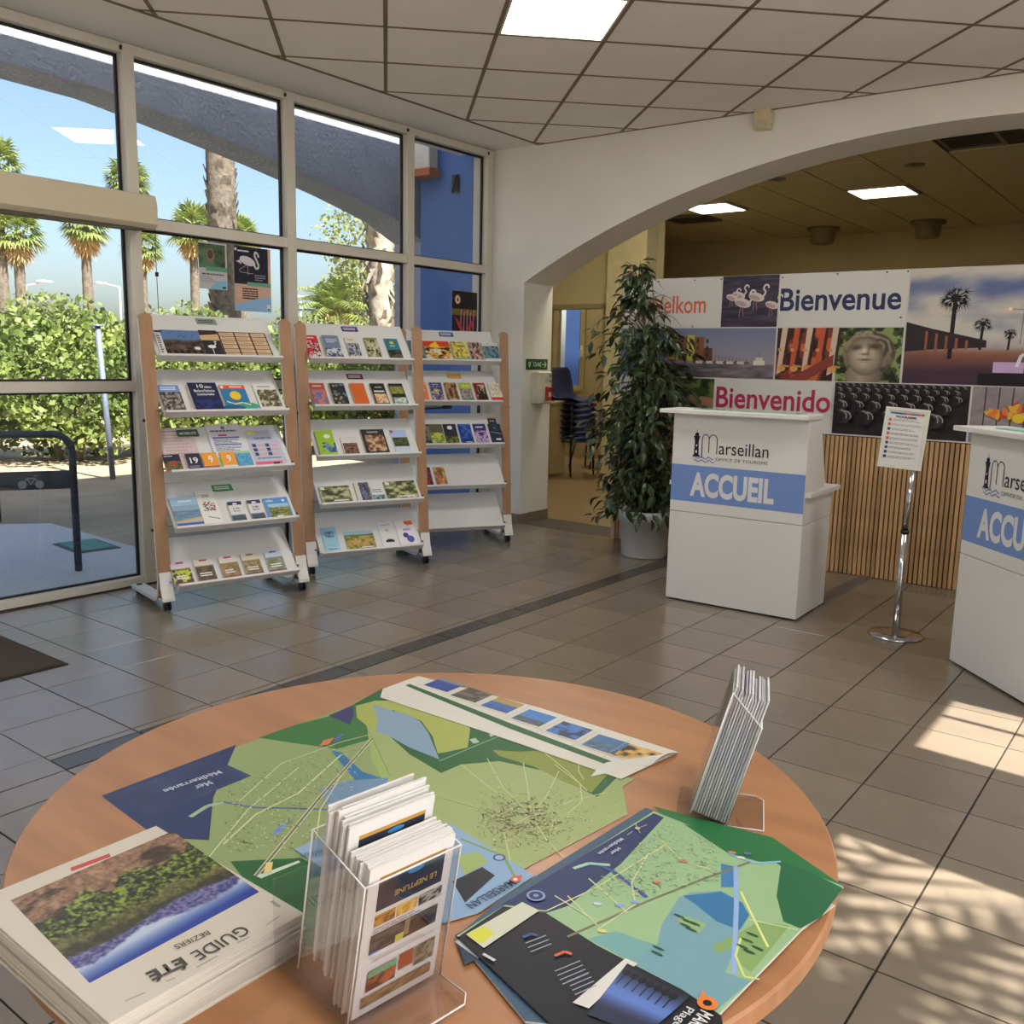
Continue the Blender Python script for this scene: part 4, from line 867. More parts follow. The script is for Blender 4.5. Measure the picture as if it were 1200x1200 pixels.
def barrels(P, x0, x1, z0, z1):
    W_, H_ = x1 - x0, z1 - z0; rb = random.Random(4); v = .97; s_ = .022
    while v > .02:
        n = int(W_ / (s_ * 2.1)) + 2
        for k in range(n):
            cx = x0 + s_ + (k + .5 * (int(v * 50) % 2)) * s_ * 2.1; cz = z0 + v * H_ - s_ * .35
            if cx + s_ * 1.1 > x1 or cx - s_ * 1.0 < x0 or cz - s_ * .8 < z0 or cz + s_ * .75 > z1: continue
            P.poly([(cx - s_ * .9, cz), (cx - s_ * .2, cz + s_ * .72), (cx + s_ * .75, cz + s_ * .55), (cx + s_ * 1.0, cz - s_ * .1), (cx + s_ * .5, cz - s_ * .7), (cx - s_ * .5, cz - s_ * .7)], (40, 37, 42) if k % 2 else (52, 48, 54))
            P.poly([(cx - s_ * .3, cz + s_ * .62), (cx + s_ * .68, cz + s_ * .46), (cx + s_ * .85, cz + s_ * .25), (cx - s_ * .5, cz + s_ * .38)], (84, 80, 86))
            for o_ in (0.0, .42): P.line([(cx + s_ * (o_ - .15 + .62 * math.sin(a)), cz + s_ * (.62 - o_ * .22) * math.cos(a)) for a in [PI * q_ / 10 for q_ in range(0, 7)]], s_ * .09, (166, 160, 160))
            P.ell(cx - s_ * .28, cz - s_ * .05, s_ * .5, s_ * .58, (26, 23, 27), 14)
        v -= s_ * 1.35 / H_; s_ *= 1.33
cell(-2.110, -1.262, .965, 1.312, lambda u, v: mix((22, 19, 22), (52, 46, 50), fbm(u * 14, v * 10, 4)), 'photo', 60, barrels)
def seafood(P, x0, x1, z0, z1):
    for k in range(1, 6): P.line([(x0 + .075 * k, z0 + .1), (x0 + .077 * k, z1)], .008, (60, 54, 60))
    for k in range(60):
        u = random.Random(k).random(); v = random.Random(k + 99).random(); xx = x0 + .1 + .6 * u; zz = z0 + .17 + .10 * v * min(1, u * 2 + .2)
        P.ell(xx, zz, .035, .014, [(190, 60, 40), (214, 120, 60), (160, 50, 40), (220, 170, 60)][k % 4], 8, k)
    P.ell(x0 + .27, z0 + .16, .035, .03, (226, 190, 50), 10); P.ell(x0 + .34, z0 + .17, .03, .028, (220, 184, 50), 10)
cell(-1.250, .20, .965, 1.312, lambda u, v: mix((120, 108, 116), (160, 150, 154), fbm(u * 30, v * 30, 6)), 'photo', 60, seafood)
def dusk(u, v):
    n = fbm(u * 5 + 1, v * 6 + 2, 9); s = mix((196, 190, 180), (96, 108, 150), np.clip((n - .35) * 2.6 + (u - .35) * .9, 0, 1)); s = mix(s, (74, 84, 130), np.clip((v - .25) * -3 + .55, 0, 1) * .7 * (v < .5))
    g = mix((66, 46, 60), (150, 96, 70), np.clip((v - .12) * 5 + .3 * fbm(u * 8, v * 20, 4) - .1, 0, 1)); k = 1 / (1 + np.exp(-(v - .30) * 90)); return mix(g, s, k)
def dusk_x(P, x0, x1, z0, z1):
    H = z1 - z0
    for (x, y0, y1, s) in ((.285, .22, .74, 1.0), (.46, .30, .52, .55), (.62, .3, .44, .4), (.80, .30, .56, .6), (.93, .2, .66, 1.0), (1.5, .2, .8, 1.1)):
        xx = x0 + x * .98; zz0, zz1 = z0 + y0 * H, z0 + y1 * H; P.line([(xx - .006, zz0), (xx, zz1)], .022 * s + .004, (26, 22, 32))
        rr_ = random.Random(int(x * 100))
        for k in range(15):
            a = 2 * PI * k / 15 + rr_.uniform(-.15, .15); r_ = .055 * s * rr_.uniform(.7, 1.25); ex, ez = xx + r_ * math.cos(a), zz1 + .8 * r_ * math.sin(a); P.line([(xx, zz1), (ex, ez)], .008 * s, (24, 26, 34), k > 0)
            for m_ in range(-2, 3): b_ = a + m_ * .40; L9 = .052 * s * rr_.uniform(.7, 1.2); P.poly([(ex - .004 * s * math.sin(b_), ez + .004 * s * math.cos(b_)), (ex + .004 * s * math.sin(b_), ez - .004 * s * math.cos(b_)), (ex + L9 * math.cos(b_), ez + L9 * .9 * math.sin(b_) - .014 * s)], (24, 26, 34)); P.z -= P.step
        P.ell(xx, zz1, .03 * s, .026 * s, (24, 26, 34), 12)
    P.poly([(x0, z0 + .28 * H), (x0 + .16, z0 + .30 * H), (x0 + .48, z0 + .32 * H), (x0 + .48, z0 + .38 * H), (x0 + .16, z0 + .48 * H), (x0, z0 + .54 * H)], (44, 34, 40))
    for k in range(5): P.rect(x0 + .12 + .06 * k, z0 + (.27 + .008 * k) * H, x0 + .135 + .06 * k, z0 + (.46 - .02 * k) * H, (150, 86, 60))
    P.poly([(x0 + .45, z0), (x0 + 1.6, z0), (x0 + 1.6, z0 + .16 * H), (x0 + .45, z0 + .10 * H)], (20, 18, 24)); P.rect(x0 + .53, z0 + .11 * H, x0 + .70, z0 + .20 * H, (190, 160, 200)); P.rect(x0 + .74, z0 + .10 * H, x0 + 1.1, z0 + .28 * H, (206, 120, 180))
    P.line([(x0 + .66, z0 + .16 * H), (x0 + .68, z0 + .26 * H), (x0 + .76, z0 + .28 * H)], .02, (220, 214, 226)); P.line([(x0 + .665, z0 + .35 * H), (x0 + .67, z0 + .62 * H)], .005, (120, 110, 120)); P.line([(x0 + .60, z0 + .64 * H), (x0 + .73, z0 + .63 * H)], .004, (120, 110, 120)); P.ell(x0 + .595, z0 + .64 * H, .012, .012, (250, 220, 160), 8)
cell(-1.680, .10, 1.320, 2.043, dusk, 'photo', 110, dusk_x)
for k, (x, z) in enumerate([(-3.5, 2.025), (-3.2, 2.025), (-2.99, 2.025), (-2.53, 2.02), (-2.15, 2.03), (-1.83, 2.03), (-1.70, 2.03), (-.9, 2.03), (-3.2, 1.69), (-1.72, 1.74)]):
    obj('screw', MB().lathe([(.006, 0), (.004, .002), (.0005, .0025)], 8), mat('dark_metal', (0, 0, 0)), bd, M=FB @ Matrix.Translation((x, z, .001)))
SLW = mat('oak_slat', (172, 134, 92), .6, 0, .22, 6, 0, 50, (14, 14, 1.2), (204, 166, 118))
nt = SLW.node_tree; oi = nt.nodes.new('ShaderNodeObjectInfo'); hs = nt.nodes.new('ShaderNodeHueSaturation'); mr = nt.nodes.new('ShaderNodeMapRange'); mr.inputs[3].default_value = .72; mr.inputs[4].default_value = 1.18
bs = nt.nodes['Principled BSDF']; src = bs.inputs['Base Color'].links[0].from_socket; nt.links.new(oi.outputs['Random'], mr.inputs[0]); nt.links.new(mr.outputs[0], hs.inputs['Value']); nt.links.new(src, hs.inputs['Color']); nt.links.new(hs.outputs[0], bs.inputs['Base Color'])
sp = thing('slat_panel', 'low wall panel of upright oak slats on dark felt under the welcome board', 'wall panel', (0, 6.40, 0))
obj('felt_backing', MB().box(-3.80, 1.2, .012, .03, .0, .953), mat('black_felt', (34, 24, 18), .95), sp)
sm = MB().bbox(0, .0225, 0, .016, 0, .945, .0015).mesh('slat', SLW); k = 0; x = -3.795
while x < .55: link('slat', sm, sp, (x, 0, .004)); x += .0306; k += 1
obj('end_post', MB().bbox(-3.835, -3.80, -.01, .05, 0, .953, .002), mat('pale_post', (190, 160, 130), .6), sp)
cc = thing('cable_cover', 'flat grey floor cable cover running from the desk to the slatted panel', 'cable cover', (-1.86, 5.47, 0))
obj('ramp', MB().prism([(0, 0), (.10, 0), (.085, .010), (.015, .010)], 0, .92, 'y'), mat('grey_rubber', (96, 92, 86), .5), cc)

# ================================================================== PLANT
pl = thing('potted_ficus', 'tall bushy weeping fig in a white plastic pot beside the desk', 'potted plant', (-3.30, 5.985, 0))
obj('pot', MB().lathe([(.001, .0), (.158, 0), (.166, .01), (.180, .26), (.196, .262), (.200, .345), (.190, .350), (.185, .33), (.178, .30), (.001, .298)], 48), mat('white_pot', (206, 208, 210), .4, 0, .01), pl)
obj('soil', MB().lathe([(.001, .312), (.182, .306)], 24), mat('potting_soil', (52, 40, 30), .95, 0, .3, 30), pl)
rp = random.Random(11)
def leaf_mesh(L=.082, W_=.038):
    m = MB(); m.add([(0, 0, 0), (L * .35, W_ / 2, .004), (L * .35, 0, -.003), (L * .35, -W_ / 2, .004), (L * .75, W_ * .32, -.004), (L * .75, 0, -.010), (L * .75, -W_ * .32, -.004), (L, 0, -.022)],
          [(0, 2, 1), (0, 3, 2), (1, 2, 5, 4), (2, 3, 6, 5), (4, 5, 7), (5, 6, 7)], 0, True); return m
LM = leaf_mesh().mesh('leaf', LEAFG)
stems = MB(); spots = []
def bend(v): k = max(0, v.z - 1.25); return v + Vector((-.8, -.6, 0)) * .16 * k
def width_at(z):
    k = [(.25, .30), (.45, .36), (.7, .30), (.9, .42), (1.2, .38), (1.5, .40), (1.7, .24), (1.9, .16), (2.08, .10)]
    for (a, wa), (b, wb) in zip(k[:-1], k[1:]):
        if a <= z <= b: return wa + (wb - wa) * (z - a) / (b - a)
    return .1
for s in range(5):
    a = 2 * PI * s / 5; p = [Vector((.03 * math.cos(a), .03 * math.sin(a), .31))]
    top = [2.02, 1.85, 1.6, 1.75, 1.45][s]
    for k in range(1, 9): z = .31 + (top - .31) * k / 8; p.append(Vector((.03 * math.cos(a) * (1 + k * .35) + rp.uniform(-.02, .02), .03 * math.sin(a) * (1 + k * .35) + rp.uniform(-.02, .02), z)))
    p = [bend(v) for v in p]; stems.tube(p, [.011 - .001 * k for k in range(9)], 7)
for b in range(280):
    z0 = .34 + (2.0 - .34) * (b / 280) ** 1.05; a = rp.uniform(0, 2 * PI); Wd = width_at(z0 + .05) * rp.uniform(.55, 1.12)
    if b % 9 == 0: Wd *= 1.25
    p = []
    for k in range(6):
        t = k / 5; p.append(Vector((math.cos(a) * Wd * t, math.sin(a) * Wd * t, max(.30, z0 + .16 * math.sin(t * 2.2) - .20 * t * t * (1.3 if z0 < 1.4 else .4)))))
    p = [bend(v) for v in p]; stems.tube(p, [.0035, .003, .0025, .002, .0015, .001], 4, 0, False)
    if z0 > 1.52 and rp.random() < .68: continue
    for k in range(1, 6):
        for r in range(2):
            q = p[k] + Vector((rp.uniform(-.02, .02), rp.uniform(-.02, .02), rp.uniform(-.02, .02)))
            spots.append((q, a + rp.uniform(-1.3, 1.3), rp.uniform(-.2, 1.2), rp.uniform(.75, 1.35)))
obj('stems', stems, BARK, pl)
camdir = Vector((3.3, -5.985, 0)).normalized()
spots.sort(key=lambda q: -(q[0].x * camdir.x + q[0].y * camdir.y) - .001)
bulk = MB(); base = leaf_mesh()
for i, (q, a, dn, sc_) in enumerate(spots):
    M = Matrix.Translation(q) @ Matrix.Rotation(a, 4, 'Z') @ Matrix.Rotation(dn, 4, 'Y') @ Matrix.Rotation(rp.uniform(-.6, .6), 4, 'X') @ Matrix.Scale(sc_, 4)
    if i < 290: link('leaf', LM, pl, M=M)
    else: bulk.add([M @ Vector(v) for v in base.v], base.f, 0, True)
obj('foliage', bulk, LEAFG, pl, kind='stuff')

# ================================================================== PILLAR SIGN, DEFIBRILLATOR BOX, INNER ROOM
FX = frame((-4.776, 6.455, 1.335), (0, 1, 0), (0, 0, 1))
t = thing('emergency_sign', 'dark green sign reading DAE with heart and arrow on the arch pillar', 'sign', M=FX)
obj('plate', MB().bbox(0, .315, 0, .092, 0, .004, .001), mat('sign_green', (14, 70, 44), .4), t)
P = Print(.0001); wg = (196, 214, 170)
P.ell(.045, .050, .020, .020, wg, 16); P.poly([(.027, .044), (.063, .044), (.045, .016)], wg); P.poly([(.048, .062), (.036, .044), (.045, .044), (.040, .028), (.054, .050), (.045, .050)], (14, 70, 44)); P.rect(.075, .066, .091, .070, wg); P.rect(.081, .060, .085, .076, wg)
P.line([(.235, .046), (.29, .046)], .010, wg); P.line([(.265, .074), (.293, .046), (.265, .018)], .010, wg)
pr = link('symbols', P.mesh('symbols'), t, M=Matrix.Translation((0, 0, .0045))); text('DAE', .105, .028, .115, .038, wg, pr, bold=.02)
t = thing('defibrillator_box', 'white wall box with a red handset under the green sign', 'wall box', M=frame((-4.776, 6.53, 1.045), (0, 1, 0), (0, 0, 1)))
obj('case', MB().bbox(0, .20, 0, .275, 0, .085, .008), mat('white_box', (206, 202, 188), .5), t)
obj('red_handset', MB().bbox(.10, .18, .03, .15, .085, .105, .008), mat('red_plastic', (170, 46, 44), .4), t)
P = Print(); P.rect(.12, .06, .16, .10, (214, 190, 186)); P.ell(.14, .125, .008, .008, (60, 20, 20), 8); link('symbols', P.mesh('symbols'), t, M=Matrix.Translation((0, 0, .106)))
P = Print(); P.rect(.09, .18, .14, .225, (190, 186, 170)); P.ell(.17, .24, .022, .018, (150, 146, 130), 10); P.rect(.15, .185, .185, .205, (120, 116, 100)); link('symbols', P.mesh('symbols'), t, M=Matrix.Translation((0, 0, .086)))

BLU = mat('navy_shell', (24, 34, 96), .35, 0, .04); BLK = mat('black_shell', (20, 20, 26), .4)
def shell_mb():                     # moulded seat and back in one sheet, front is +x
    prof = [(.24, .43), (.21, .455), (.10, .450), (-.06, .44), (-.15, .455), (-.20, .53), (-.225, .65), (-.25, .80), (-.255, .845)]
    m = MB(); nw = 9; vs = []
    for j, (x, z) in enumerate(prof):
        hw = [.20, .225, .235, .235, .225, .205, .20, .18, .13][j]
        for i in range(nw):
            u = -1 + 2 * i / (nw - 1); lift = .03 * u * u if j < 5 else 0; fwd = .035 * u * u if j >= 4 else 0
            vs.append((x + fwd, u * hw, z + lift))
    n = len(vs); vs += [(v[0] - (.008 if k // nw > 4 else 0), v[1], v[2] - (.008 if k // nw <= 4 else 0)) for k, v in enumerate(vs)]
    fs = []
    for j in range(len(prof) - 1):
        for i in range(nw - 1):
            a = j * nw + i; fs += [(a, a + 1, a + nw + 1, a + nw), (n + a, n + a + nw, n + a + nw + 1, n + a + 1)]
    for i in range(nw - 1): fs += [(i, n + i, n + i + 1, i + 1)]; a = (len(prof) - 1) * nw + i; fs += [(a, a + 1, n + a + 1, n + a)]
    for j in range(len(prof) - 1): a = j * nw; fs += [(a, a + nw, n + a + nw, n + a)]; a = j * nw + nw - 1; fs += [(a, n + a, n + a + nw, a + nw)]
    return m.add(vs, fs, 0, True)
def legs(x, y, col=None): return MB().tube([(x * .7, y * .8, .43), (x * 1.0, y, .40), (x * 1.12, y * 1.08, .0)], .011, 8)
def chair(label, M, group, m1, m2):
    t = thing('shell_chair', label, 'chair', M=M, group=group); obj('shell', shell_mb(), m1, t)
    for sx in (-1, 1):
        for sy in (-1, 1): obj('leg', legs(.18 * sx, .20 * sy), m2, t)
    obj('seat_frame', MB().tube([(.15, -.17, .425), (.15, .17, .425), (-.13, .17, .425), (-.13, -.17, .425), (.15, -.17, .425)], .009, 8), m2, t)
    return t
DM = mat('dark_metal', (0, 0, 0))
def SMx(x, y, z, a): return Matrix.Translation((x, y, z)) @ Matrix.Rotation(a, 4, 'Z')
ch0 = chair('top chair of the blue plastic stack, its whole back and seat showing', SMx(-6.46, 9.72, .49, -.15), 'stacked blue shell chairs', BLU, DM)
for k in range(7):
    dup(ch0, M=SMx(-6.46, 9.72, .07 * k, -.15), label='blue shell chair lower in the doorway stack, under the top one')
ch1 = chair('black shell chair in the second stack with chrome legs behind the cabinet', SMx(-6.98, 9.75, 0, -.15), 'stacked black chairs beside the cabinet', BLK, CHROME)
for k in range(1, 7): dup(ch1, M=SMx(-6.98, 9.75, .07 * k, -.15))
t = thing('padded_stool', 'single black padded seat on thin black legs beside the blue stack', 'stool', (-6.73, 10.55, 0))
obj('seat', MB().lathe([(.001, .44), (.17, .44), (.21, .455), (.215, .48), (.19, .505), (.001, .51)], 28), BLK, t)
for sx, sy in ((.15, .1), (-.12, .14), (-.15, -.1), (.12, -.14)): obj('leg', MB().tube([(sx * .8, sy * .8, .45), (sx * 1.4, sy * 1.4, 0)], .011, 8), DM, t)
t = thing('drawer_cabinet', 'narrow beige drawer cabinet at the left side of the doorway', 'cabinet', (-6.64, 9.16, 0), 0)
cbm = mat('beige_cabinet', (176, 160, 124), .6)
obj('body', MB().bbox(-.34, .16, -.0, .46, .03, .88, .004), cbm, t); obj('top', MB().bbox(-.36, .18, -.02, .48, .88, .90, .003), cbm, t)
for k in range(6):
    d = obj('drawer', MB().bbox(-.33, .15, -.016, .0, .05 + k * .138, .18 + k * .138, .003), cbm, t); obj('drawer_pull', MB().bbox(-.1, .0, -.03, -.016, .11 + k * .138, .122 + k * .138, .002), DM, d)
t = thing('paper_tray', 'dark tray with pale rim lying on the beige drawer cabinet', 'tray', (-6.66, 9.38, .902), 0)
obj('bottom', MB().box(-.16, .18, -.2, .2, 0, .008), mat('dark_brown', (50, 40, 40), .6), t); obj('rim', MB().box(-.17, .19, -.21, -.19, 0, .03).box(-.17, .19, .19, .21, 0, .03).box(-.18, -.16, -.21, .21, 0, .03).box(.17, .21, -.21, .21, 0, .03), mat('pale_rim', (190, 184, 150), .5), t)

# ================================================================== AIR CURTAIN, DOOR MAT
ac = thing('air_curtain', 'long cream roller box across the glass door at the far left', 'air curtain', (0, 0, 0))
pf = [(.0, .0), (.155, -.004), (.18, .02), (.185, .12), (.17, .175), (.14, .185), (0, .185)]
obj('housing', MB().prism([(-5.18 + a, 2.125 + b) for a, b in pf], .4, 3.155, 'y'), mat('cream_housing', (196, 184, 160), .45, 0, .02), ac)
obj('grille', MB().box(-5.14, -5.04, .5, 3.1, 2.112, 2.125), mat('vent_grey', (0, 0, 0)), ac)
obj('cord', MB().tube([(-5.08, 3.165, 2.23), (-5.065, 3.177, 2.13), (-5.08, 3.185, 1.93), (-5.09, 3.195, 1.58)], .0022, 6), DARK, ac); obj('cord_clip', MB().bbox(-5.088, -5.072, 3.179, 3.195, 1.86, 1.885, .002), DARK, ac)
mt = thing('door_mat', 'dark brown door mat at the left edge by the glass door', 'door mat', (-5.05, .3, 0), 0)
obj('pile', MB().bbox(0, .975, 0, 1.705, .0, .010, .004), mat('brown_mat', (68, 56, 46), .98, 0, .2, 120, .6, 300), mt); obj('rubber_edge', MB().box(-.02, .99, -.01, 1.72, 0, .004), mat('black_rubber', (20, 20, 20), .7), mt)
# flyers taped to the glass
def on_glass(y0, y1, z0, z1, off=.05):
    X = lambda y: -5.19 + .02 * (y - 3.03) - off
    return frame((X(y0), y0, z0), (X(y1) - X(y0), y1 - y0, 0), (0, 0, 1))
t = thing('flyer', 'green and white nature flyer taped to the glass, left of the pair', 'flyer', M=on_glass(3.575, 3.785, 1.825, 2.11))
P = Print(.0001); P.rect(0, 0, .207, .29, (184, 184, 190)); P.grid(0, .13, .195, .28, ph_mottle([(50, 66, 50), (70, 96, 70), (90, 120, 90), (60, 60, 54)], 3, 3), 20, 16); P.ell(.085, .21, .032, .042, (130, 110, 90), 14); P.ell(.085, .215, .02, .028, (80, 64, 50), 12)
P.rect(.05, .112, .207, .14, (90, 150, 120)); P.textlines(.02, .085, .19, .10, 1, (90, 80, 80), .6); P.textlines(.01, .04, .12, .08, 5, (130, 130, 140), .4, 2); P.poly([(.07, 0), (.207, 0), (.207, .06), (.12, .05)], (130, 180, 200)); P.rect(.17, .008, .195, .02, BK)
link('sheet', P.mesh('sheet'), t); obj('backing', MB().box(0, .207, 0, .29, -.0008, -.0002), PAGES, t)
t = thing('flyer', 'dark flyer with a standing white flamingo taped to the glass, right of the pair', 'flyer', M=on_glass(3.835, 4.125, 1.70, 2.115))
P = Print(.0001); P.rect(0, 0, .29, .415, (200, 166, 146)); P.rect(0, .175, .268, .415, (32, 36, 50)); P.rect(.10, .165, .29, .19, (110, 160, 140)); P.textlines(.03, .378, .12, .395, 1, WH); P.ell(.015, .395, .01, .01, WH, 10)
P.ell(.105, .325, .062, .028, (206, 200, 206), 20, -.25); P.poly([(.05, .33), (.015, .318), (.06, .30)], (190, 184, 190)); P.line([(.155, .32), (.165, .285), (.185, .28), (.195, .30), (.18, .33), (.160, .365), (.168, .388), (.185, .38), (.195, .355)], .013, (212, 206, 212)); P.line([(.105, .30), (.108, .235)], .004, (190, 160, 160)); P.line([(.10, .30), (.04, .265), (.05, .25), (.15, .245)], .004, (170, 150, 150))
P.textlines(.16, .20, .25, .245, 3, (140, 144, 160), .5); P.rect(.06, .08, .18, .15, (60, 44, 44)); P.textlines(.02, .085, .175, .145, 4, (214, 180, 160), .5, 5, False); P.poly([(0, 0), (.29, 0), (.29, .10), (.17, .085), (0, .04)], (140, 180, 220)); P.rect(.255, .01, .28, .05, WH); P.rect(.26, .012, .275, .024, BK)
link('sheet', P.mesh('sheet'), t); obj('backing', MB().box(0, .29, 0, .415, -.0008, -.0002), PAGES, t)
t = thing('poster', 'dark poster with pink flamingos on the glass above the rack by the pillar', 'poster', M=on_glass(5.95, 6.27, 1.60, 1.975))
P = Print(.0001); P.rect(0, 0, .32, .375, (36, 34, 56)); P.grid(0, .20, .32, .375, ph_mottle([(34, 28, 26), (60, 50, 40)], 2, 4), 10, 8); P.grid(0, .18, .32, .23, ph_mottle([(120, 110, 50), (90, 80, 40)], 2, 8), 20, 4); P.ell(.07, .305, .036, .04, (206, 140, 90), 16); P.ell(.07, .305, .026, .03, (230, 220, 210), 14); P.ell(.072, .305, .012, .018, (60, 40, 40), 8)
for k in range(5): x = .11 + .04 * k; P.line([(x, .02), (x + .004, .22 - .02 * (k % 2)), (x + .014, .225 - .02 * (k % 2))], .010, (226, 140, 150))
P.poly([(.03, .17), (.12, .10), (.15, .03), (.08, .08)], (190, 60, 70)); P.poly([(.30, .17), (.21, .10), (.18, .03), (.25, .08)], (190, 60, 70)); P.rect(.10, 0, .24, .05, (214, 150, 150))
link('sheet', P.mesh('sheet'), t); obj('backing', MB().box(0, .32, 0, .375, -.0008, -.0002), PAGES, t)
t = thing('window_notice', 'green edged notice with blue handwriting on the glass behind the pillar rack', 'notice', M=on_glass(5.50, 5.95, 1.0, 1.13))
P = Print(.0001); P.rect(0, 0, .46, .13, (40, 90, 90)); P.rect(.02, .015, .34, .13, (180, 200, 220)); P.rect(.03, .03, .09, .125, (90, 130, 150)); P.line([(.13, .06), (.15, .10), (.17, .05), (.19, .1), (.22, .06), (.25, .09), (.29, .05), (.31, .09)], .006, (60, 90, 180)); link('sheet', P.mesh('sheet'), t)
obj('backing', MB().box(0, .46, 0, .13, -.0008, -.0002), PAGES, t)

# ================================================================== ROUND TABLE AND WHAT LIES ON IT
TZ = .74; TC = Vector((-.905, 1.011, 0)); TR_ = .595
tb = thing('round_table', 'large round beech table in the foreground covered with maps', 'table', TC)
topm = mat('beech_top', (156, 108, 72), .34, 0, .10, 3, 0, 50, (1.2, 7, 1), (176, 126, 86))
obj('tabletop', MB().lathe([(.001, TZ - .028), (TR_ - .004, TZ - .028), (TR_, TZ - .024), (TR_, TZ - .004), (TR_ - .003, TZ), (.001, TZ)], 128, smooth=False), topm, tb)
obj('apron', MB().lathe([(.36, TZ - .10), (.38, TZ - .10), (.38, TZ - .029), (.36, TZ - .029)], 48), WOOD, tb)
for k in range(4):
    a = PI / 4 + k * PI / 2; obj('leg', MB().tube([(.36 * math.cos(a), .36 * math.sin(a), TZ - .03), (.40 * math.cos(a), .40 * math.sin(a), 0)], .022, 14), WOOD, tb)
# maps: outlines and printed areas were measured on the table plane
def wp(pts, z=TZ): return [tuple(onz(x, y, z)[:2]) for x, y in pts]
class Sheet(Print):
    def px(s, pts, c): return s.poly(wp(pts), c)
    def pl(s, pts, w, c): return s.line(wp(pts), w, c)
def place_sheet(P, name, label, z, outline, th=.0006, cat='map', group=None):
    o = outline; cx = sum(p[0] for p in o) / len(o); cy = sum(p[1] for p in o) / len(o)
    t = thing(name, label, cat, (cx, cy, z), 0, group)
    obj('paper', MB().prism([(p[0] - cx, p[1] - cy) for p in o], 0, th), mat('map_paper', (206, 206, 196), .5, 0, .02), t)
    link('print', P.mesh('print'), t, M=Matrix.Translation((-cx, -cy, th))); return t
LG = (138, 156, 104); LG2 = (150, 166, 108); DG = (36, 92, 48); NAVY = (40, 52, 96); LAG = (128, 154, 178); YG = (150, 160, 80); RD = (196, 204, 160)
oA = [(-1.309, .690), (-.78, .640), (-.74, 1.00), (-.90, 1.20), (-1.297, 1.215)]
P = Sheet(.00003); P.poly(oA, LG)
P.poly([(-1.309, .690), (-1.13, .673)] + wp([(245, 985), (250, 935), (277, 873)]), NAVY)
P.grid(-1.30, .70, -1.19, .88, lambda u, v: mix((36, 46, 84), (60, 72, 112), fbm(u * 5, v * 5, 2)), 16, 20)
P.px([(303, 865), (345, 850), (385, 840), (415, 826), (447, 852), (430, 868), (395, 878), (350, 872)], (56, 110, 56))
P.px([(385, 839), (413, 827), (415, 838), (410, 850)], (58, 56, 100)); P.px([(430, 853), (447, 855), (500, 900), (500, 935), (455, 925), (436, 893)], (150, 172, 100))
P.px([(270, 1010), (352, 1006), (405, 1030), (395, 1110), (345, 1110)], DG); P.px([(300, 1027), (350, 1009), (352, 1011), (306, 1030)], (190, 210, 190))
P.px([(388, 880), (400, 882), (425, 905), (455, 915), (420, 918), (408, 905)], (50, 110, 160)); P.px([(375, 925), (410, 915), (455, 912), (450, 945), (405, 955), (382, 945)], (110, 140, 170)); P.px([(388, 945), (420, 950), (415, 985), (395, 990)], (150, 176, 200))
P.pl([(223, 957), (258, 940), (300, 947), (350, 948), (400, 950)], .004, (70, 100, 160)); P.pl([(223, 958), (243, 945), (262, 941)], .008, (150, 180, 140)); P.pl([(335, 965), (322, 978)], .010, (110, 140, 200))
P.pl([(448, 853), (375, 935), (300, 1027)], .007, (206, 206, 180)); P.pl([(448, 853), (375, 935), (300, 1027)], .004, (110, 110, 84))
P.pl([(480, 850), (400, 870), (330, 895), (280, 940)], .002, RD); P.pl([(400, 885), (350, 930), (300, 955), (262, 990)], .003, RD); P.pl([(245, 1005), (290, 950), (350, 900)], .002, RD); P.pl([(370, 990), (375, 950), (400, 910)], .002, RD)
rq = random.Random(3); P.up()
for k in range(700):
    x, y = rq.uniform(265, 420), rq.uniform(870, 1000)
    if y > 1000 - (x - 265) * .05 or y < 925 - (x - 250) * .42 + 5: continue
    p = onz(x, y, TZ); P.line([(p.x, p.y), (p.x + rq.uniform(-.006, .006), p.y + rq.uniform(-.004, .004))], .0016, rq.choice([(90, 104, 70), (190, 196, 150), (110, 120, 80), (96, 90, 80), (180, 190, 140)]), True)
P.px([(380, 868), (392, 865), (385, 873), (374, 875)], (200, 120, 70)); P.px([(396, 862), (404, 860), (396, 869), (390, 870)], (90, 100, 170)); P.px([(312, 1012), (320, 1011), (318, 1023), (309, 1024)], (220, 200, 130))
mA = place_sheet(P, 'unfolded_map', 'unfolded coastal map with navy sea end, under the others at the left', TZ, oA)
def maptext(body, x0, y0, x1, y1, hpx, rgb, par, z):      # reversed lettering between two measured ends of its baseline
    a, b = onz(x0, y0, z), onz(x1, y1, z); d = b - a; L = d.length; ang = math.atan2(d.y, d.x); me = text_mesh(body, L, hpx, rgb, .01)
    M = Matrix.Translation((a.x, a.y, z)) @ Matrix.Rotation(ang, 4, 'Z'); o = link('lettering', me, par); o.matrix_local = locm(par).inverted() @ M if par.parent is None else M; return o
maptext('Mer', 244, 915, 226, 922, .016, (196, 204, 220), mA, TZ + .0018); maptext('Méditerranée', 256, 903, 190, 926, .014, (196, 204, 220), mA, TZ + .0018)
oB = [(-1.303, 1.215), (-.74, .84), (-.690, .846), (-.647, 1.160), (-.70, 1.235), (-.70, 1.27), (-1.309, 1.285)]
P = Sheet(.00003); P.poly(oB, LG2)
P.px([(415, 826), (447, 808), (487, 797), (735, 900), (700, 935), (640, 905), (585, 893), (540, 897), (517, 907), (480, 885), (447, 855)], DG)
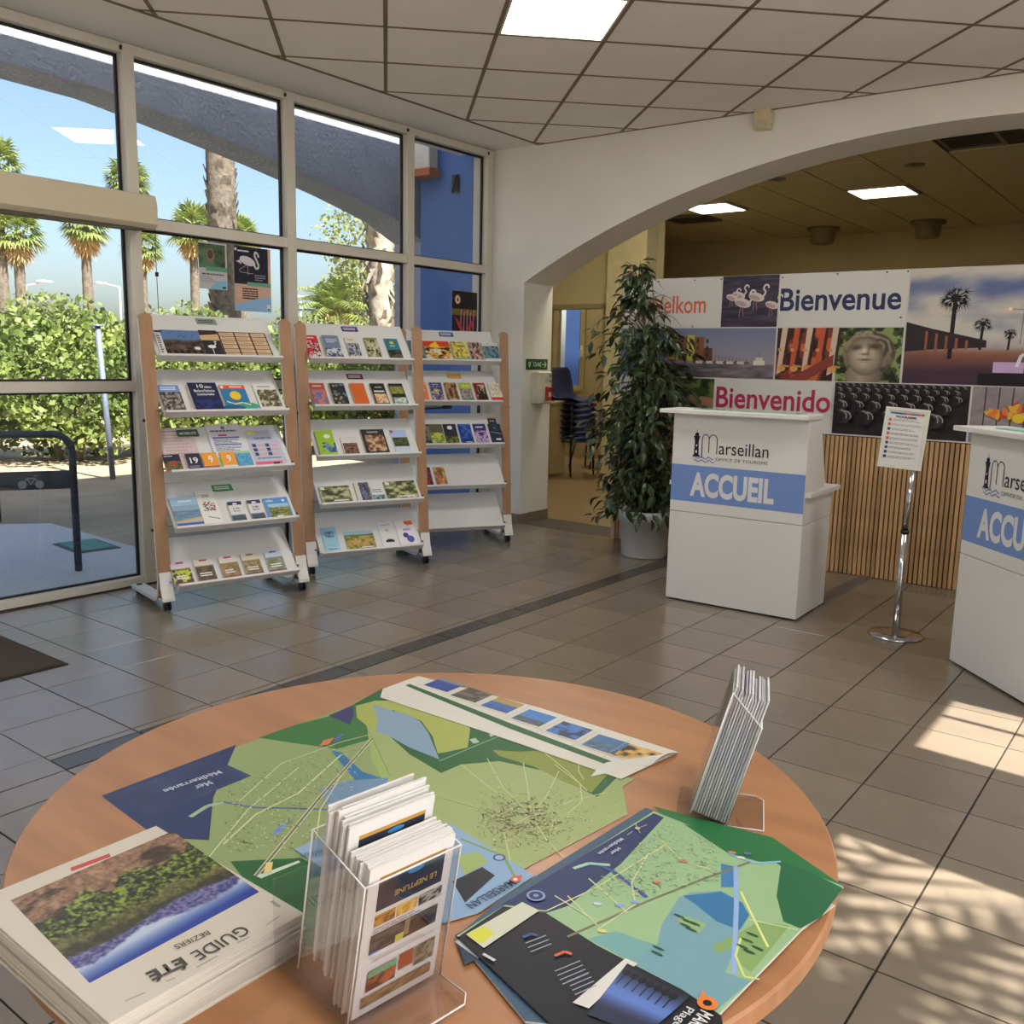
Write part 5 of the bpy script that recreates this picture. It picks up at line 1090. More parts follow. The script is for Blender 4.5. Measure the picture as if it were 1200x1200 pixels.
P.px([(446, 812), (470, 806), (486, 812), (482, 822), (455, 824)], (44, 110, 56)); P.px([(417, 828), (440, 822), (470, 822), (497, 822), (517, 823), (540, 840), (551, 855), (548, 877), (525, 882), (513, 884), (507, 864), (494, 846), (460, 833), (440, 860), (418, 842)], (158, 168, 86))
P.px([(437, 826), (460, 834), (477, 838), (493, 847), (502, 860), (515, 891), (480, 877), (453, 862), (440, 858), (443, 845)], LAG)
P.px([(577, 880), (610, 882), (640, 880), (680, 887), (722, 897), (693, 930), (660, 917), (627, 900), (585, 887)], (126, 140, 58)); P.px([(595, 868), (640, 873), (722, 897), (725, 890), (650, 865), (607, 855)], (38, 62, 40))
P.pl([(515, 893), (560, 874), (607, 855)], .003, (120, 160, 120)); P.pl([(607, 856), (625, 848)], .0, DG)
for pts in ([(622, 865), (640, 885), (665, 905), (688, 928)], [(650, 897), (680, 920), (682, 940), (665, 955)], [(571, 890), (590, 925), (620, 955)], [(613, 895), (618, 920), (622, 955)], [(540, 897), (575, 925), (618, 957)], [(655, 905), (640, 935), (622, 957)], [(710, 930), (670, 940), (624, 958)], [(622, 957), (640, 985), (660, 1006)], [(622, 957), (590, 975), (600, 1020)], [(500, 930), (560, 948), (618, 957)], [(678, 897), (678, 905), (684, 915)], [(697, 885), (704, 900)]):
    P.pl(pts, .0018, (184, 190, 142))
P.px([(525, 990), (560, 1000), (600, 1035), (560, 1055), (520, 1040)], (140, 168, 196)); P.pl([(545, 985), (575, 1000), (610, 1020), (620, 1030)], .003, (200, 200, 150))
P.up()
for k in range(800):
    a = rq.uniform(0, 2 * PI); r = abs(rq.gauss(0, 1)) * 1.1 + .35; x, y = 612 + r * 36 * math.cos(a), 962 + r * 17 * math.sin(a)
    if x < 560 or y > 1015 or x > 720: continue
    p = onz(x, y, TZ); P.line([(p.x, p.y), (p.x + rq.uniform(-.005, .005), p.y + rq.uniform(-.005, .005))], .0015, rq.choice([(110, 116, 80), (200, 196, 150), (120, 110, 90), (96, 100, 70), (190, 120, 90) if k % 9 == 0 else (120, 126, 90)]), True)
P.px([(573, 862), (604, 850), (606, 852), (575, 865)], (190, 206, 190)); P.px([(550, 868), (557, 866), (562, 871), (555, 873)], (170, 190, 170))
mB = place_sheet(P, 'unfolded_map', 'unfolded green village map with pale blue lagoon, centre of the table', TZ + .0010, oB)
# photo strip with its curled corner
q0, q1, q2, q3 = [Vector((*p, 0)) for p in wp([(478, 803), (487, 794), (795, 883), (722, 900)])]
oS = [(-1.311, 1.30), (-1.309, 1.405), (-1.0, 1.425), (-.692, 1.412), (-.715, 1.255), (-1.0, 1.262), (-1.28, 1.262)]
P = Sheet(.00003); P.poly(oS, (206, 204, 194))
P.pl([(480, 804), (600, 852), (722, 897)], .004, (226, 224, 214)); P.px([(475, 805), (480, 803), (600, 850), (722, 896), (716, 900), (598, 856)], DG)
cen = [(521, 804), (553, 816), (589, 828), (626, 843), (667, 858), (710, 874), (748, 886)]
fns = [ph_sea((150, 150, 140), (40, 70, 150), .75), ph_mottle([(70, 66, 60), (110, 100, 90), (90, 84, 76)], 2, 5), ph_sea((190, 160, 90), (60, 100, 170), .6), ph_land((60, 120, 190), (90, 80, 60), (60, 110, 170), .4), ph_mottle([(40, 60, 90), (70, 120, 190), (30, 34, 40)], 3, 6), ph_land((70, 110, 160), (80, 90, 90), (90, 140, 200), .6), ph_mottle([(60, 50, 40), (190, 150, 80), (210, 180, 120), (40, 36, 30)], 5, 4)]
for (x, y), fn in zip(cen, fns):
    c = onz(x, y, TZ); P.grid(c.x - .033, c.y - .030, c.x + .033, c.y + .030, fn, 14, 12); P.line([(c.x - .04, c.y - .036), (c.x + .04, c.y - .036)], .001, (150, 148, 140)); P.line([(c.x - .042, c.y - .05), (c.x - .042, c.y + .05)], .001, (170, 168, 160))
mS = place_sheet(P, 'photo_strip_sheet', 'white edged map flap with a row of seven small photos', TZ + .0024, oS)
cur = MB(); n = 8; vs = []
E0, E1 = Vector((*wp([(722, 895)])[0], 0)), Vector((*wp([(795, 884)])[0], 0)); F0, F1 = Vector((*wp([(692, 912)])[0], 0)), Vector((*wp([(764, 897)])[0], 0))
for i in range(n + 1):
    t_ = i / n
    for j in range(6):
        s_ = j / 5; a = E0.lerp(E1, s_); b = F0.lerp(F1, s_); p = a.lerp(b, t_); vs.append((p.x, p.y, TZ + .003 + .010 * math.sin(PI * min(1, t_ * 1.0)) * (1 - .3 * s_)))
cur.add(vs, [(i * 6 + j, i * 6 + j + 1, (i + 1) * 6 + j + 1, (i + 1) * 6 + j) for i in range(n) for j in range(5)], 0, True)
o = obj('curled_corner', cur, mat('map_paper', (0, 0, 0)), mS); o.matrix_local = Matrix.Translation(-mS.location)
# blue folded leaflet under the holder
oC = [tuple(p) for p in wp([(345, 997), (400, 972), (455, 955), (530, 968), (626, 1028), (560, 1072), (480, 1095), (418, 1045)])]
P = Sheet(.00003); P.poly(oC, (132, 164, 196)); P.px([(378, 1003), (415, 985), (440, 990), (440, 1020), (412, 1035)], (206, 208, 196)); P.px([(395, 1010), (440, 985), (440, 1030), (415, 1036)], (158, 176, 110)); P.px([(530, 1035), (565, 1018), (580, 1028), (545, 1060)], (32, 34, 44)); P.px([(535, 1005), (560, 1000), (572, 1012), (545, 1028)], (150, 170, 100)); P.pl([(540, 985), (590, 1005), (606, 1035)], .004, (120, 150, 100))
P.ell(*wp([(585, 1007)])[0], .009, .009, (60, 80, 120), 14); P.ell(*wp([(585, 1007)])[0], .006, .006, (150, 170, 200), 14)
mC = place_sheet(P, 'folded_map', 'light blue folded leaflet reaching under the front leaflet holder', TZ + .0019, oC)
maptext('MARSEILLAN', 597, 1031, 545, 1060, .014, (34, 52, 84), mC, TZ + .0042); maptext('Marseillan', 404, 990, 352, 1001, .013, (60, 110, 150), mC, TZ + .0042)
P = Print(); c = wp([(604, 1034)])[0]; P.ell(0, 0, .007, .007, (206, 90, 60), 14); P.poly([(-.006, .004), (.006, .004), (0, .014)], (206, 90, 60)); P.ell(0, 0, .003, .003, (230, 220, 210), 8); o = link('logo', P.mesh('logo'), mC); o.matrix_local = Matrix.Translation((c[0] - mC.location.x, c[1] - mC.location.y, .0024))
# front right map, a thick folded pad
def pad_corner(x, y): return Vector((*onz(x, y, TZ + .006)[:2], 0))
D0, D1, D2, D3 = pad_corner(766, 952), pad_corner(988, 1040), Vector((-.348, .800, 0)), pad_corner(537, 1097)
oD = [tuple(v[:2]) for v in (D3, D2, D1, D0)]
oE = [(-.648, .762), (-.656, .86), (-.633, 1.19), (-.345, 1.17), (-.36, .78), (-.50, .70)]
P = Sheet(.00003); P.poly(oE, (62, 88, 112)); P.px([(765, 948), (905, 985), (985, 1040), (900, 1060)], (40, 112, 64))
P.px([(533, 1100), (560, 1085), (575, 1120), (545, 1135)], (40, 62, 86)); P.px([(533, 1108), (540, 1103), (570, 1120), (560, 1128)], (190, 194, 196))
mE = place_sheet(P, 'folded_map', 'slate blue folded map lying under the front right map', TZ + .0022, oE, .0025)
Z2 = TZ + .0080
def wq(pts): return [tuple(onz(x, y, Z2)[:2]) for x, y in pts]
P = Print(.00003); g1 = (140, 172, 132); g2 = (146, 180, 136)
P.poly(oD, g2)
P.poly(wq([(766, 953), (778, 958), (728, 1012), (665, 1062), (640, 1070), (605, 1062), (588, 1060)]), NAVY)
P.poly(wq([(537, 1098), (590, 1062), (640, 1070), (700, 1108), (800, 1160), (845, 1190), (848, 1205), (650, 1205)]), (26, 28, 36))
P.poly(wq([(868, 983), (900, 1003), (950, 1022), (988, 1041), (962, 1075), (938, 1088), (918, 1080), (910, 1050), (915, 1015)]), (38, 100, 66)); P.poly(wq([(800, 965), (853, 1000), (890, 1010), (915, 1010), (880, 990)]), (40, 110, 64))
P.poly(wq([(793, 1053), (810, 1046), (845, 1044), (870, 1058), (878, 1072), (870, 1088), (855, 1098), (862, 1110), (850, 1140), (880, 1150), (838, 1185), (800, 1160), (735, 1125), (725, 1108), (745, 1100), (768, 1085), (780, 1068)]), (112, 154, 166)); P.poly(wq([(800, 1050), (845, 1045), (870, 1058), (878, 1073), (866, 1090), (840, 1080), (815, 1060)]), (50, 112, 158))
P.poly(wq([(845, 1012), (862, 1016), (860, 1040), (845, 1040)]), (60, 120, 170)); P.poly(wq([(795, 1072), (812, 1076), (828, 1083), (820, 1094), (808, 1090), (795, 1082)]), (140, 172, 120)); P.poly(wq([(868, 1092), (890, 1080), (925, 1085), (905, 1110), (880, 1140), (864, 1128), (860, 1110), (840, 1118), (835, 1108)]), (128, 160, 100))
P.poly(wq([(690, 1100), (720, 1092), (770, 1100), (760, 1118), (735, 1125), (712, 1112)]), (110, 160, 160)); P.poly(wq([(740, 1062), (783, 1047), (795, 1053), (775, 1085), (770, 1108), (745, 1100), (725, 1092)]), g2)
for pts, w_, c in (([(665, 1098), (760, 1056), (825, 1030), (880, 1010)], .004, (120, 116, 92)), ([(677, 1015), (700, 1013), (720, 1022), (745, 1042), (758, 1052)], .006, (60, 84, 150)), ([(672, 1018), (690, 1012), (715, 1014)], .006, (150, 196, 170)), ([(862, 1015), (863, 1060), (860, 1142)], .006, (140, 170, 214)), ([(868, 1045), (880, 1070), (900, 1110)], .003, (214, 222, 140)), ([(878, 1078), (935, 1090)], .002, (200, 210, 150)), ([(868, 1100), (862, 1120), (872, 1145), (890, 1148)], .003, (200, 214, 130)), ([(853, 1000), (885, 1012), (915, 1010)], .004, (130, 180, 220)), ([(600, 1065), (640, 1068), (700, 1040), (780, 990)], .002, (206, 206, 150)), ([(700, 1090), (745, 1060), (740, 1035), (760, 1000)], .002, RD), ([(665, 1050), (700, 1085)], .002, RD), ([(690, 1030), (735, 1070)], .002, RD), ([(650, 1050), (690, 1075)], .002, RD), ([(775, 985), (800, 1010), (835, 1020)], .002, RD)):
    P.line(wq(pts), w_, c)
P.up()
for k in range(900):
    x, y = rq.uniform(690, 840), rq.uniform(962, 1052)
    if (x - 778) * .9 + (y - 958) < 0 + 8 or y < 962 + (x - 778) * .42 or y > 1062 - (x - 690) * .2: continue
    p = onz(x, y, Z2); P.line([(p.x, p.y), (p.x + rq.uniform(-.006, .006), p.y + rq.uniform(-.003, .003))], .0011, rq.choice([(90, 120, 100), (190, 204, 150), (110, 140, 110), (70, 90, 90), (200, 190, 140)]), True)
for x, y in ((796, 1074), (806, 1080), (814, 1083), (803, 1085), (810, 1090), (772, 1112), (770, 1118), (882, 1096), (876, 1103), (870, 1110), (888, 1112), (878, 1116)): p = onz(x, y, Z2); P.ell(p.x, p.y, .008, .0022, (40, 84, 60), 8)
P.poly(wq([(546, 1096), (612, 1058), (632, 1068), (567, 1112)]), (196, 200, 180)); P.poly(wq([(547, 1096), (567, 1086), (580, 1095), (563, 1107)]), (206, 208, 70)); P.poly(wq([(671, 1176), (733, 1124), (747, 1130), (690, 1183)]), (206, 206, 200))
def photo_quad(P, pts, fn, nx, ny):
    a, b, c, d = [np.array(onz(x, y, Z2)[:2]) for x, y in pts]; P.up(); k = len(P.v); U_g, V_g = np.meshgrid(np.linspace(0, 1, nx + 1), np.linspace(0, 1, ny + 1)); col = alin(fn(U_g, V_g)).reshape(-1, 3)
    for u, v in zip(U_g.ravel(), V_g.ravel()): p = (a * (1 - u) + b * u) * (1 - v) + (d * (1 - u) + c * u) * v; P.v.append((p[0], p[1], P.z))
    for j in range(ny):
        for i in range(nx): q = (j * (nx + 1) + i, j * (nx + 1) + i + 1, (j + 1) * (nx + 1) + i + 1, (j + 1) * (nx + 1) + i); P.f.append(tuple(k + t for t in q)); P.c.append([col[t] for t in q])
photo_quad(P, [(735, 1130), (810, 1168), (755, 1215), (688, 1190)], lambda u, v: mix(mix((24, 26, 34), (90, 120, 190), np.clip(v * 2.2, 0, 1)), (40, 46, 70), np.clip((v - .55) * 4, 0, 1)), 20, 20)
for (x, y, c) in ((700, 1060, (190, 196, 220)), (726, 1062, (130, 160, 214)), (744, 1058, (130, 160, 214)), (706, 1092, (210, 200, 120)), (858, 1000, (210, 120, 70)), (868, 1006, (220, 220, 210)), (876, 1001, (90, 110, 170)), (800, 1010, (190, 120, 100)), (770, 1035, (190, 120, 100))): p = onz(x, y, Z2); P.ell(p.x, p.y, .006, .0035, c, 8, .5)
for k in range(7): p = onz(738 + k * 9, 1138 + k * 4.6, Z2); P.ell(p.x, p.y - .006, .005, .006, (24, 28, 34), 8); P.line([(p.x, p.y - .03), (p.x, p.y)], .0014, (24, 28, 34))
for (x, y) in ((650, 1064), ): p = onz(628, 1051, Z2); P.ell(p.x, p.y, .012, .012, (130, 150, 190), 20); P.ell(p.x, p.y, .009, .009, NAVY, 20); P.ell(p.x, p.y, .004, .004, (120, 140, 180), 6)
p = onz(747, 972, Z2); P.ell(p.x, p.y, .004, .004, (190, 190, 150), 8)
for pts in ([(748, 972), (758, 968)], [(741, 976), (735, 980)], [(744, 966), (750, 978)]): P.line(wq(pts), .001, (190, 190, 150))
for pts, c in (([(613, 1100), (622, 1096), (630, 1098)], (60, 90, 150)), ([(650, 1122), (662, 1117), (670, 1120)], (206, 96, 60))): P.line(wq(pts), .004, c)
for x, y, L_n, n_ in ((640, 1098, .05, 3), (680, 1128, .06, 4), (690, 1142, .05, 4)):
    for i in range(n_): a = onz(x + i * 3, y - i * 1.0 + i * 6, Z2); P.line([(a.x, a.y), (a.x - L_n * .2, a.y - L_n * (.55))], .0016, (150, 156, 170))
P.line(wq([(566, 1120), (580, 1128)]), .004, (200, 200, 200))
cxD, cyD = sum(p[0] for p in oD) / 4, sum(p[1] for p in oD) / 4
mD = thing('folded_map', 'open town map with black cover panel, front right of the table', 'map', (cxD, cyD, TZ + .0050))
for k in range(5): obj('fold', MB().prism([(p[0] - cxD + .0008 * (k % 2), p[1] - cyD - .0006 * k) for p in oD], .0006 * k, .0006 * k + .0005), mat('map_paper', (0, 0, 0)), mD)
link('print', P.mesh('print'), mD, M=Matrix.Translation((-cxD, -cyD, .0030)))
maptext('Mer', 724, 993, 714, 1000, .0065, (206, 210, 224), mD, Z2 + .0012); maptext('Méditerranée', 727, 982, 700, 1000, .0065, (206, 210, 224), mD, Z2 + .0012)
maptext('MARSEILLAN', 821, 1183, 782, 1228, .015, (226, 226, 226), mD, Z2 + .0016); maptext('Plage', 802, 1178, 784, 1200, .012, (206, 206, 210), mD, Z2 + .0016)
P = Print(); c = onz(829, 1177, Z2); P.ell(0, 0, .011, .011, (222, 120, 50), 16); P.poly([(-.006, .008), (-.010, .002), (-.014, .018)], (222, 120, 50)); P.ell(0, 0, .005, .005, (26, 28, 36), 10); o = link('logo', P.mesh('logo'), mD); o.matrix_local = Matrix.Translation((c.x - cxD, c.y - cyD, .0046))
# loose sheets edge under right corner
E_ = [onz(x, y, TZ + .001) for x, y in ((905, 1118), (978, 1062), (960, 1050), (880, 1100))]
t = thing('leaflet', 'white leaflet sticking out under the right corner of the front map', 'leaflet', E_[1]); obj('sheet', MB().prism([tuple((p - E_[1])[:2]) for p in E_], 0, .0012), PAGES, t)

# magazine pile
GM = mat('magazine_paper', (206, 200, 188), .5, 0, .02)
A_, B_, C_, D_ = [onz(x, y, TZ + .046) for x, y in ((0, 1043), (200, 961), (356, 1070), (128, 1199))]
mag_u = (B_ - A_).normalized(); mag_w = .232; mag_h = .300
Ux = (C_ - B_); Ux.z = 0; Lx = Ux.length; Ux.normalize(); Vy = (A_ - B_); Vy.z = 0; Ly = Vy.length
# reading frame: the title is upside down for the viewer, so its x axis runs towards the table's left edge
M0 = frame((C_.x, C_.y, 0), (D_ - C_), (B_ - C_)); magW = (D_ - C_).length; magH = (B_ - C_).length
NM = 13; th = .046 / NM
def mag_block():
    m = MB(); m.bbox(0, magW, 0, magH, 0, th * .92, .0006); return m
M0 = frame((C_.x, C_.y, 0), (D_ - C_), (B_ - C_))
if M0[2][2] < 0: M0 = frame((D_.x, D_.y, 0), (C_ - D_), (A_ - D_)); flip = True
else: flip = False
mg = None; rm = random.Random(6)
for k in range(NM):
    top = k == NM - 1
    M = Matrix.Translation((rm.uniform(-.002, .002) * (not top), rm.uniform(-.002, .002) * (not top), TZ + th * k)) @ M0 @ Matrix.Rotation(rm.uniform(-.006, .006) * (not top), 4, 'Z')
    if mg is None:
        mg = thing('magazine', 'summer guide magazine lower in the tall pile, only its edges showing', 'magazine', M=M, group='pile of summer guides')
        obj('pages', mag_block(), GM, mg)
    elif not top: dup(mg, M=M)
    else:
        tg = thing('magazine', 'topmost summer guide reading GUIDE ÉTÉ with hillside photo on its cover', 'magazine', M=M, group='pile of summer guides')
        obj('pages', mag_block(), GM, tg)
P = Print(.00004)
def Q(x, y):                      # measured point to cover coordinates
    p = M0.inverted() @ onz(x, y, TZ + .046); return (p.x, p.y)
P.poly([(0.0, 0.0), (magW, 0), (magW, magH), (0, magH)], (198, 192, 180))
a, b, c, d = [np.array(Q(*p)) for p in ((12, 1055), (202, 974), (304, 1045), (105, 1152))]     # photo corners: far left, far right, near right, near left
nx, ny = 130, 100; Ug, Vg = np.meshgrid(np.linspace(0, 1, nx + 1), np.linspace(0, 1, ny + 1))
def hill(u, v):                   # v: 0 at the far edge (rock slope) to 1 (sky) - the guide lies upside down
    n = fbm(u * 7, v * 8, 4); n2 = fbm(u * 26, v * 24, 7); n3 = fbm(u * 60, v * 52, 2, 3)
    rock = mix((70, 50, 38), (190, 150, 120), np.clip(n3 * .7 + n2 * .7 - .15, 0, 1)); rock = rock * (1 - .55 * (np.clip((fbm(u * 5, v * 12, 15) - .55) * 8, 0, 1))[..., None])
    bush = mix((22, 28, 12), (140, 160, 66), np.clip((n3 - .35) * 2.6 + (n2 - .5), 0, 1)); mead = mix((52, 54, 26), (130, 126, 74), np.clip(n3 * 1.4 - .2, 0, 1))
    def step(e, k=26): return np.clip((v - e) * k + .5, 0, 1)[..., None]
    c = rock; a = step(.26 + .35 * (n - .5) + .14 * (.5 - u)); c = c * (1 - a) + bush * a
    a = step(.56 + .16 * (n - .5)); c = c * (1 - a) + mead * a
    a = step(.66 + .10 * (n2 - .5)); c = c * (1 - a) + mix((30, 34, 24), (74, 72, 44), n3) * a
    a = step(.73 + .03 * np.sin(u * 7), 40); c = c * (1 - a) + mix((48, 50, 110), (130, 126, 170), np.clip(n3 * 2 - .5, 0, 1)) * a
    sk = mix((176, 190, 214), (34, 62, 146), np.clip((v - .84) * 8 + .35 * (u - .5), 0, 1)); a = step(.825 + .035 * np.sin(u * 9 + 1) + .05 * (n2 - .5), 60); return c * (1 - a) + sk * a
col = alin(hill(Ug, Vg)).reshape(-1, 3); P.up(); kk = len(P.v)
for u, v in zip(Ug.ravel(), Vg.ravel()):
    p = (a * (1 - u) + b * u) * (1 - v) + (d * (1 - u) + c * u) * v; P.v.append((p[0], p[1], P.z))
for j in range(ny):
    for i in range(nx): q = (j * (nx + 1) + i, (j + 1) * (nx + 1) + i, (j + 1) * (nx + 1) + i + 1, j * (nx + 1) + i + 1); P.f.append(tuple(kk + t for t in q)); P.c.append([col[t] for t in q])
P.poly([Q(82, 1017), Q(128, 1000), Q(130, 1004), Q(84, 1021)], (190, 70, 66))
for x0, y0, x1, y1 in ((312, 1083), (328, 1073), (0, 0), (0, 0)) and ((312, 1084, 328, 1073), (147, 1173, 170, 1163), (230, 1134, 255, 1120), (195, 1150, 205, 1146), (278, 1105, 292, 1098)): P.line([Q(x0, y0), Q(x1, y1)], .0022, (160, 154, 144))
P.line([Q(318, 1056), Q(328, 1063)], .004, (150, 146, 136))
cov = link('cover', P.mesh('cover'), tg, M=Matrix.Translation((0, 0, th * .92 + .0001)))
def mtext(body, q0, q1, h, bold=0):
    a, b = Vector((*Q(*q0), 0)), Vector((*Q(*q1), 0)); d = b - a; me = text_mesh(body, d.length, h, (60, 58, 54), bold, depth=.0006); link('lettering', me, cov, M=Matrix.Translation((a.x, a.y, .0005)) @ Matrix.Rotation(math.atan2(d.y, d.x), 4, 'Z'))
mtext('GUIDE', (283, 1085), (222, 1118), .019); mtext('ÉTÉ', (212, 1122), (170, 1141), .022, .035); mtext('BEZIERS', (243, 1091), (203, 1109), .009)

# acrylic leaflet holders
def make_holder(label, M, w, h, d, lean, fh):
    t = thing('leaflet_holder', label, 'leaflet holder', M=M, group='clear acrylic leaflet holders'); th_ = .0025
    L = Matrix.Rotation(-lean, 4, 'X')       # box part leans back from the base; local y is backwards, z up
    obj('back_plate', MB().bbox(0, w, d, d + th_, 0, h, .0008, 0, L), ACR, t)
    obj('front_plate', MB().bbox(0, w, -th_, 0, 0, fh, .0008, 0, L), ACR, t)
    for x in (0, w - th_):
        m = MB(); m.prism([(0, 0), (d, 0), (d, h), (d * .4, fh + (h - fh) * .25), (0, fh)], x, x + th_, 'x', 0, L); obj('side_plate', m, ACR, t)
    obj('bottom_plate', MB().bbox(0, w, 0, d, 0, th_, .0005, 0, L), ACR, t)
    m = MB(); m.prism([(-.0, -.055), (w - .012, -.055), (w, -.043), (w, d + .02), (0, d + .02)], 0, th_, 'z'); obj('foot_plate', m, ACR, t)
    EDG = mat('acrylic_gleam', (226, 224, 224), .15, 0, .02)  # pale rods added along the plates, painting in the bright gleam of their edges
    e = MB(); r_ = .0011
    e.tube([L @ Vector((0, 0, fh)), L @ Vector((w, 0, fh))], r_, 6); e.tube([L @ Vector((0, 0, 0)), L @ Vector((0, 0, fh)), L @ Vector((0, d, h)), L @ Vector((w, d, h)), L @ Vector((w, 0, fh)), L @ Vector((w, 0, 0))], r_, 6); e.tube([L @ Vector((w, d, h)), L @ Vector((w, d, 0))], r_, 6); e.tube([L @ Vector((0, d, h)), L @ Vector((0, d, 0))], r_, 6)
    e.tube([(0, 0, .001), (0, -.055, .001), (w - .012, -.055, .001), (w, -.043, .001), (w, .0, .001)], r_, 6)
    obj('edge_gleam', e, EDG, t)
    return t, L
def hframe(O, xd):                 # local x along the pocket, y backwards, z up
    xd = Vector(xd).normalized(); yd = Vector((-xd.y, xd.x, 0)); M = Matrix.Identity(4)
    for i in range(3): M[i][0] = xd[i]; M[i][1] = yd[i]; M[i][3] = O[i]
    return M
LP = mat('leaflet_paper', (214, 212, 208), .5, 0, .03)
H1 = hframe((-.634, .577, TZ + .0062), (.15, .99, 0))
h1, L1 = make_holder('clear acrylic leaflet holder at the front edge of the table, facing the viewer', H1, .122, .178, .095, math.radians(-11), .172)
obj('rear_plate', MB().bbox(-.004, .122, .135, .1375, 0, .105, .001).bbox(-.004, .122, .095, .1375, 0, .0025, .0005), ACR, h1)
def leaf_art(w, h):
    P = Print(.0001); P.rect(0, 0, w, h, (216, 214, 212)); nv = (34, 42, 60)
    P.rect(w * .12, h * .70, w * .90, h * .90, nv); P.rect(w * .12, h * .90, w * .90, h * .925, (186, 140, 60)); P.ell(w * .55, h * .875, w * .10, h * .018, (60, 130, 190), 12)
    P.grid(w * .55, h * .70, w * .90, h * .90, lambda u, v: mix((34, 42, 60), (30, 50, 90), u), 4, 4) if False else None
    g = [ph_mottle([(120, 80, 30), (190, 140, 50), (90, 50, 30)], 3, 4), ph_mottle([(190, 140, 60), (220, 180, 90), (130, 80, 30)], 4, 4), ph_mottle([(60, 56, 56), (170, 166, 160), (110, 104, 100)], 5, 5)]
    P.grid(w * .12, h * .60, w * .36, h * .675, g[0], 10, 8); P.grid(w * .375, h * .60, w * .62, h * .675, g[1], 10, 8); P.grid(w * .64, h * .60, w * .92, h * .675, g[2], 10, 8)
    P.textlines(w * .12, h * .555, w * .85, h * .59, 2, (150, 140, 150), .4, 2)
    P.grid(w * .10, h * .42, w * .90, h * .55, ph_mottle([(50, 44, 44), (90, 84, 80), (60, 60, 70)], 6, 3), 20, 8); P.rect(w * .40, h * .42, w * .50, h * .47, (190, 184, 80)); P.rect(w * .5, h * .44, w * .56, h * .55, (140, 126, 90)); P.rect(w * .10, h * .42, w * .22, h * .435, (60, 100, 190))
    P.textlines(w * .15, h * .35, w * .9, h * .39, 2, (190, 186, 190), .35, 5)
    P.grid(w * .12, h * .16, w * .46, h * .30, ph_mottle([(90, 50, 30), (170, 90, 50), (60, 40, 30)], 8, 4), 10, 10); P.rect(w * .12, h * .255, w * .46, h * .30, (110, 160, 120)); P.grid(w * .49, h * .20, w * .66, h * .31, ph_mottle([(150, 70, 30), (190, 110, 50)], 9, 4), 6, 8); P.grid(w * .68, h * .17, w * .93, h * .31, ph_mottle([(90, 86, 60), (150, 140, 120), (120, 90, 60)], 2, 6), 8, 10)
    P.grid(w * .08, h * .06, w * .92, h * .13, ph_mottle([(110, 84, 50), (150, 120, 80), (160, 90, 50)], 4, 6), 16, 5)
    return P
lw, lh = .108, .185
fm_leaf = MB().bbox(0, lw, 0, .0028, 0, lh, .0004).mesh('paper', LP)
def leaf_at(H, L, x, y, z, label, group, art=False, w=lw, h=lh, me=None, rz=0):
    M = H @ L @ Matrix.Translation((x, y, z)) @ Matrix.Rotation(rz, 4, 'Y')
    t = thing('leaflet', label, 'leaflet', M=M, group=group); link('paper', me or fm_leaf, t)
    if art:
        F = frame((0, -.0004, 0), (1, 0, 0), (0, 0, 1)); p = link('cover', leaf_art(w, h).mesh('cover'), t, M=F)
        text('LE NEPTUNE', w * .80, h * .805, w * .50, h * .036, (196, 160, 80), p, bold=.01, depth=.0022, rot=PI)
    return t
rl = random.Random(5)
leaf_at(H1, L1, .006, .003, .003, 'front leaflet headed LE NEPTUNE in the acrylic holder nearest the viewer', 'restaurant leaflets in the front holder', True)
for k in range(11): leaf_at(H1, L1, .006 + rl.uniform(-.003, .002), 0.0060 + .0029 * k, .003 + rl.uniform(-.002, .002), 'leaflet packed behind the front one in the acrylic holder, only its edges showing', 'restaurant leaflets in the front holder')
leaf_at(H1, L1, .004, .040, .028, 'taller leaflet headed LE NEPTUNE at the head of the rear batch in the front holder', 'restaurant leaflets in the front holder', True)
for k in range(9): leaf_at(H1, L1, .004 + rl.uniform(-.004, .004), 0.0440 + .0036 * k, .030 + rl.uniform(-.004, .010), 'white leaflet of the taller rear batch in the front holder', 'restaurant leaflets in the front holder', rz=rl.uniform(-.01, .01))
c2 = onz(850, 966, TZ + .004)
H2 = hframe((c2.x, c2.y, TZ + .0010), (-.38, .925, 0))
h2, L2 = make_holder('clear acrylic leaflet holder at the far right of the table, seen from its side', H2, .112, .20, .054, math.radians(-15), .165)
for k in range(13):
    m = MB().bbox(0, .105, 0, .0030, 0, .200 + rl.uniform(-.005, .008), .0004).mesh('paper', mat('folded_leaflet_%d' % (k % 3), [(206, 204, 204), (190, 188, 196), (170, 168, 178)][k % 3], .5))
    lab = 'grey white folded leaflet packed on edge in the far holder'
    t = leaf_at(H2, L2, .003, .002 + .0040 * k, .003, lab if k < 12 else 'outermost folded leaflet with black lines of print in the far holder', 'folded leaflets in the far holder', me=m, rz=rl.uniform(-.006, .006))
    if k == 12:
        P = Print(.0001); P.rect(0, 0, .105, .205, (200, 198, 198)); P.textlines(.01, .10, .09, .17, 9, (150, 150, 154), .4, 4)
        for (x0, y0, x1, y1) in ((.02, .13, .03, .165), (.05, .15, .07, .156), (.02, .07, .03, .11)): P.line([(x0, y0), (x1, y1)], .005, (60, 60, 66))
        F = frame((.105, .0034, 0), (-1, 0, 0), (0, 0, 1)); p = link('cover', P.mesh('cover'), t, M=F); text('40%', .02, .178, .035, .014, (40, 40, 46), p, bold=.02, depth=.001)

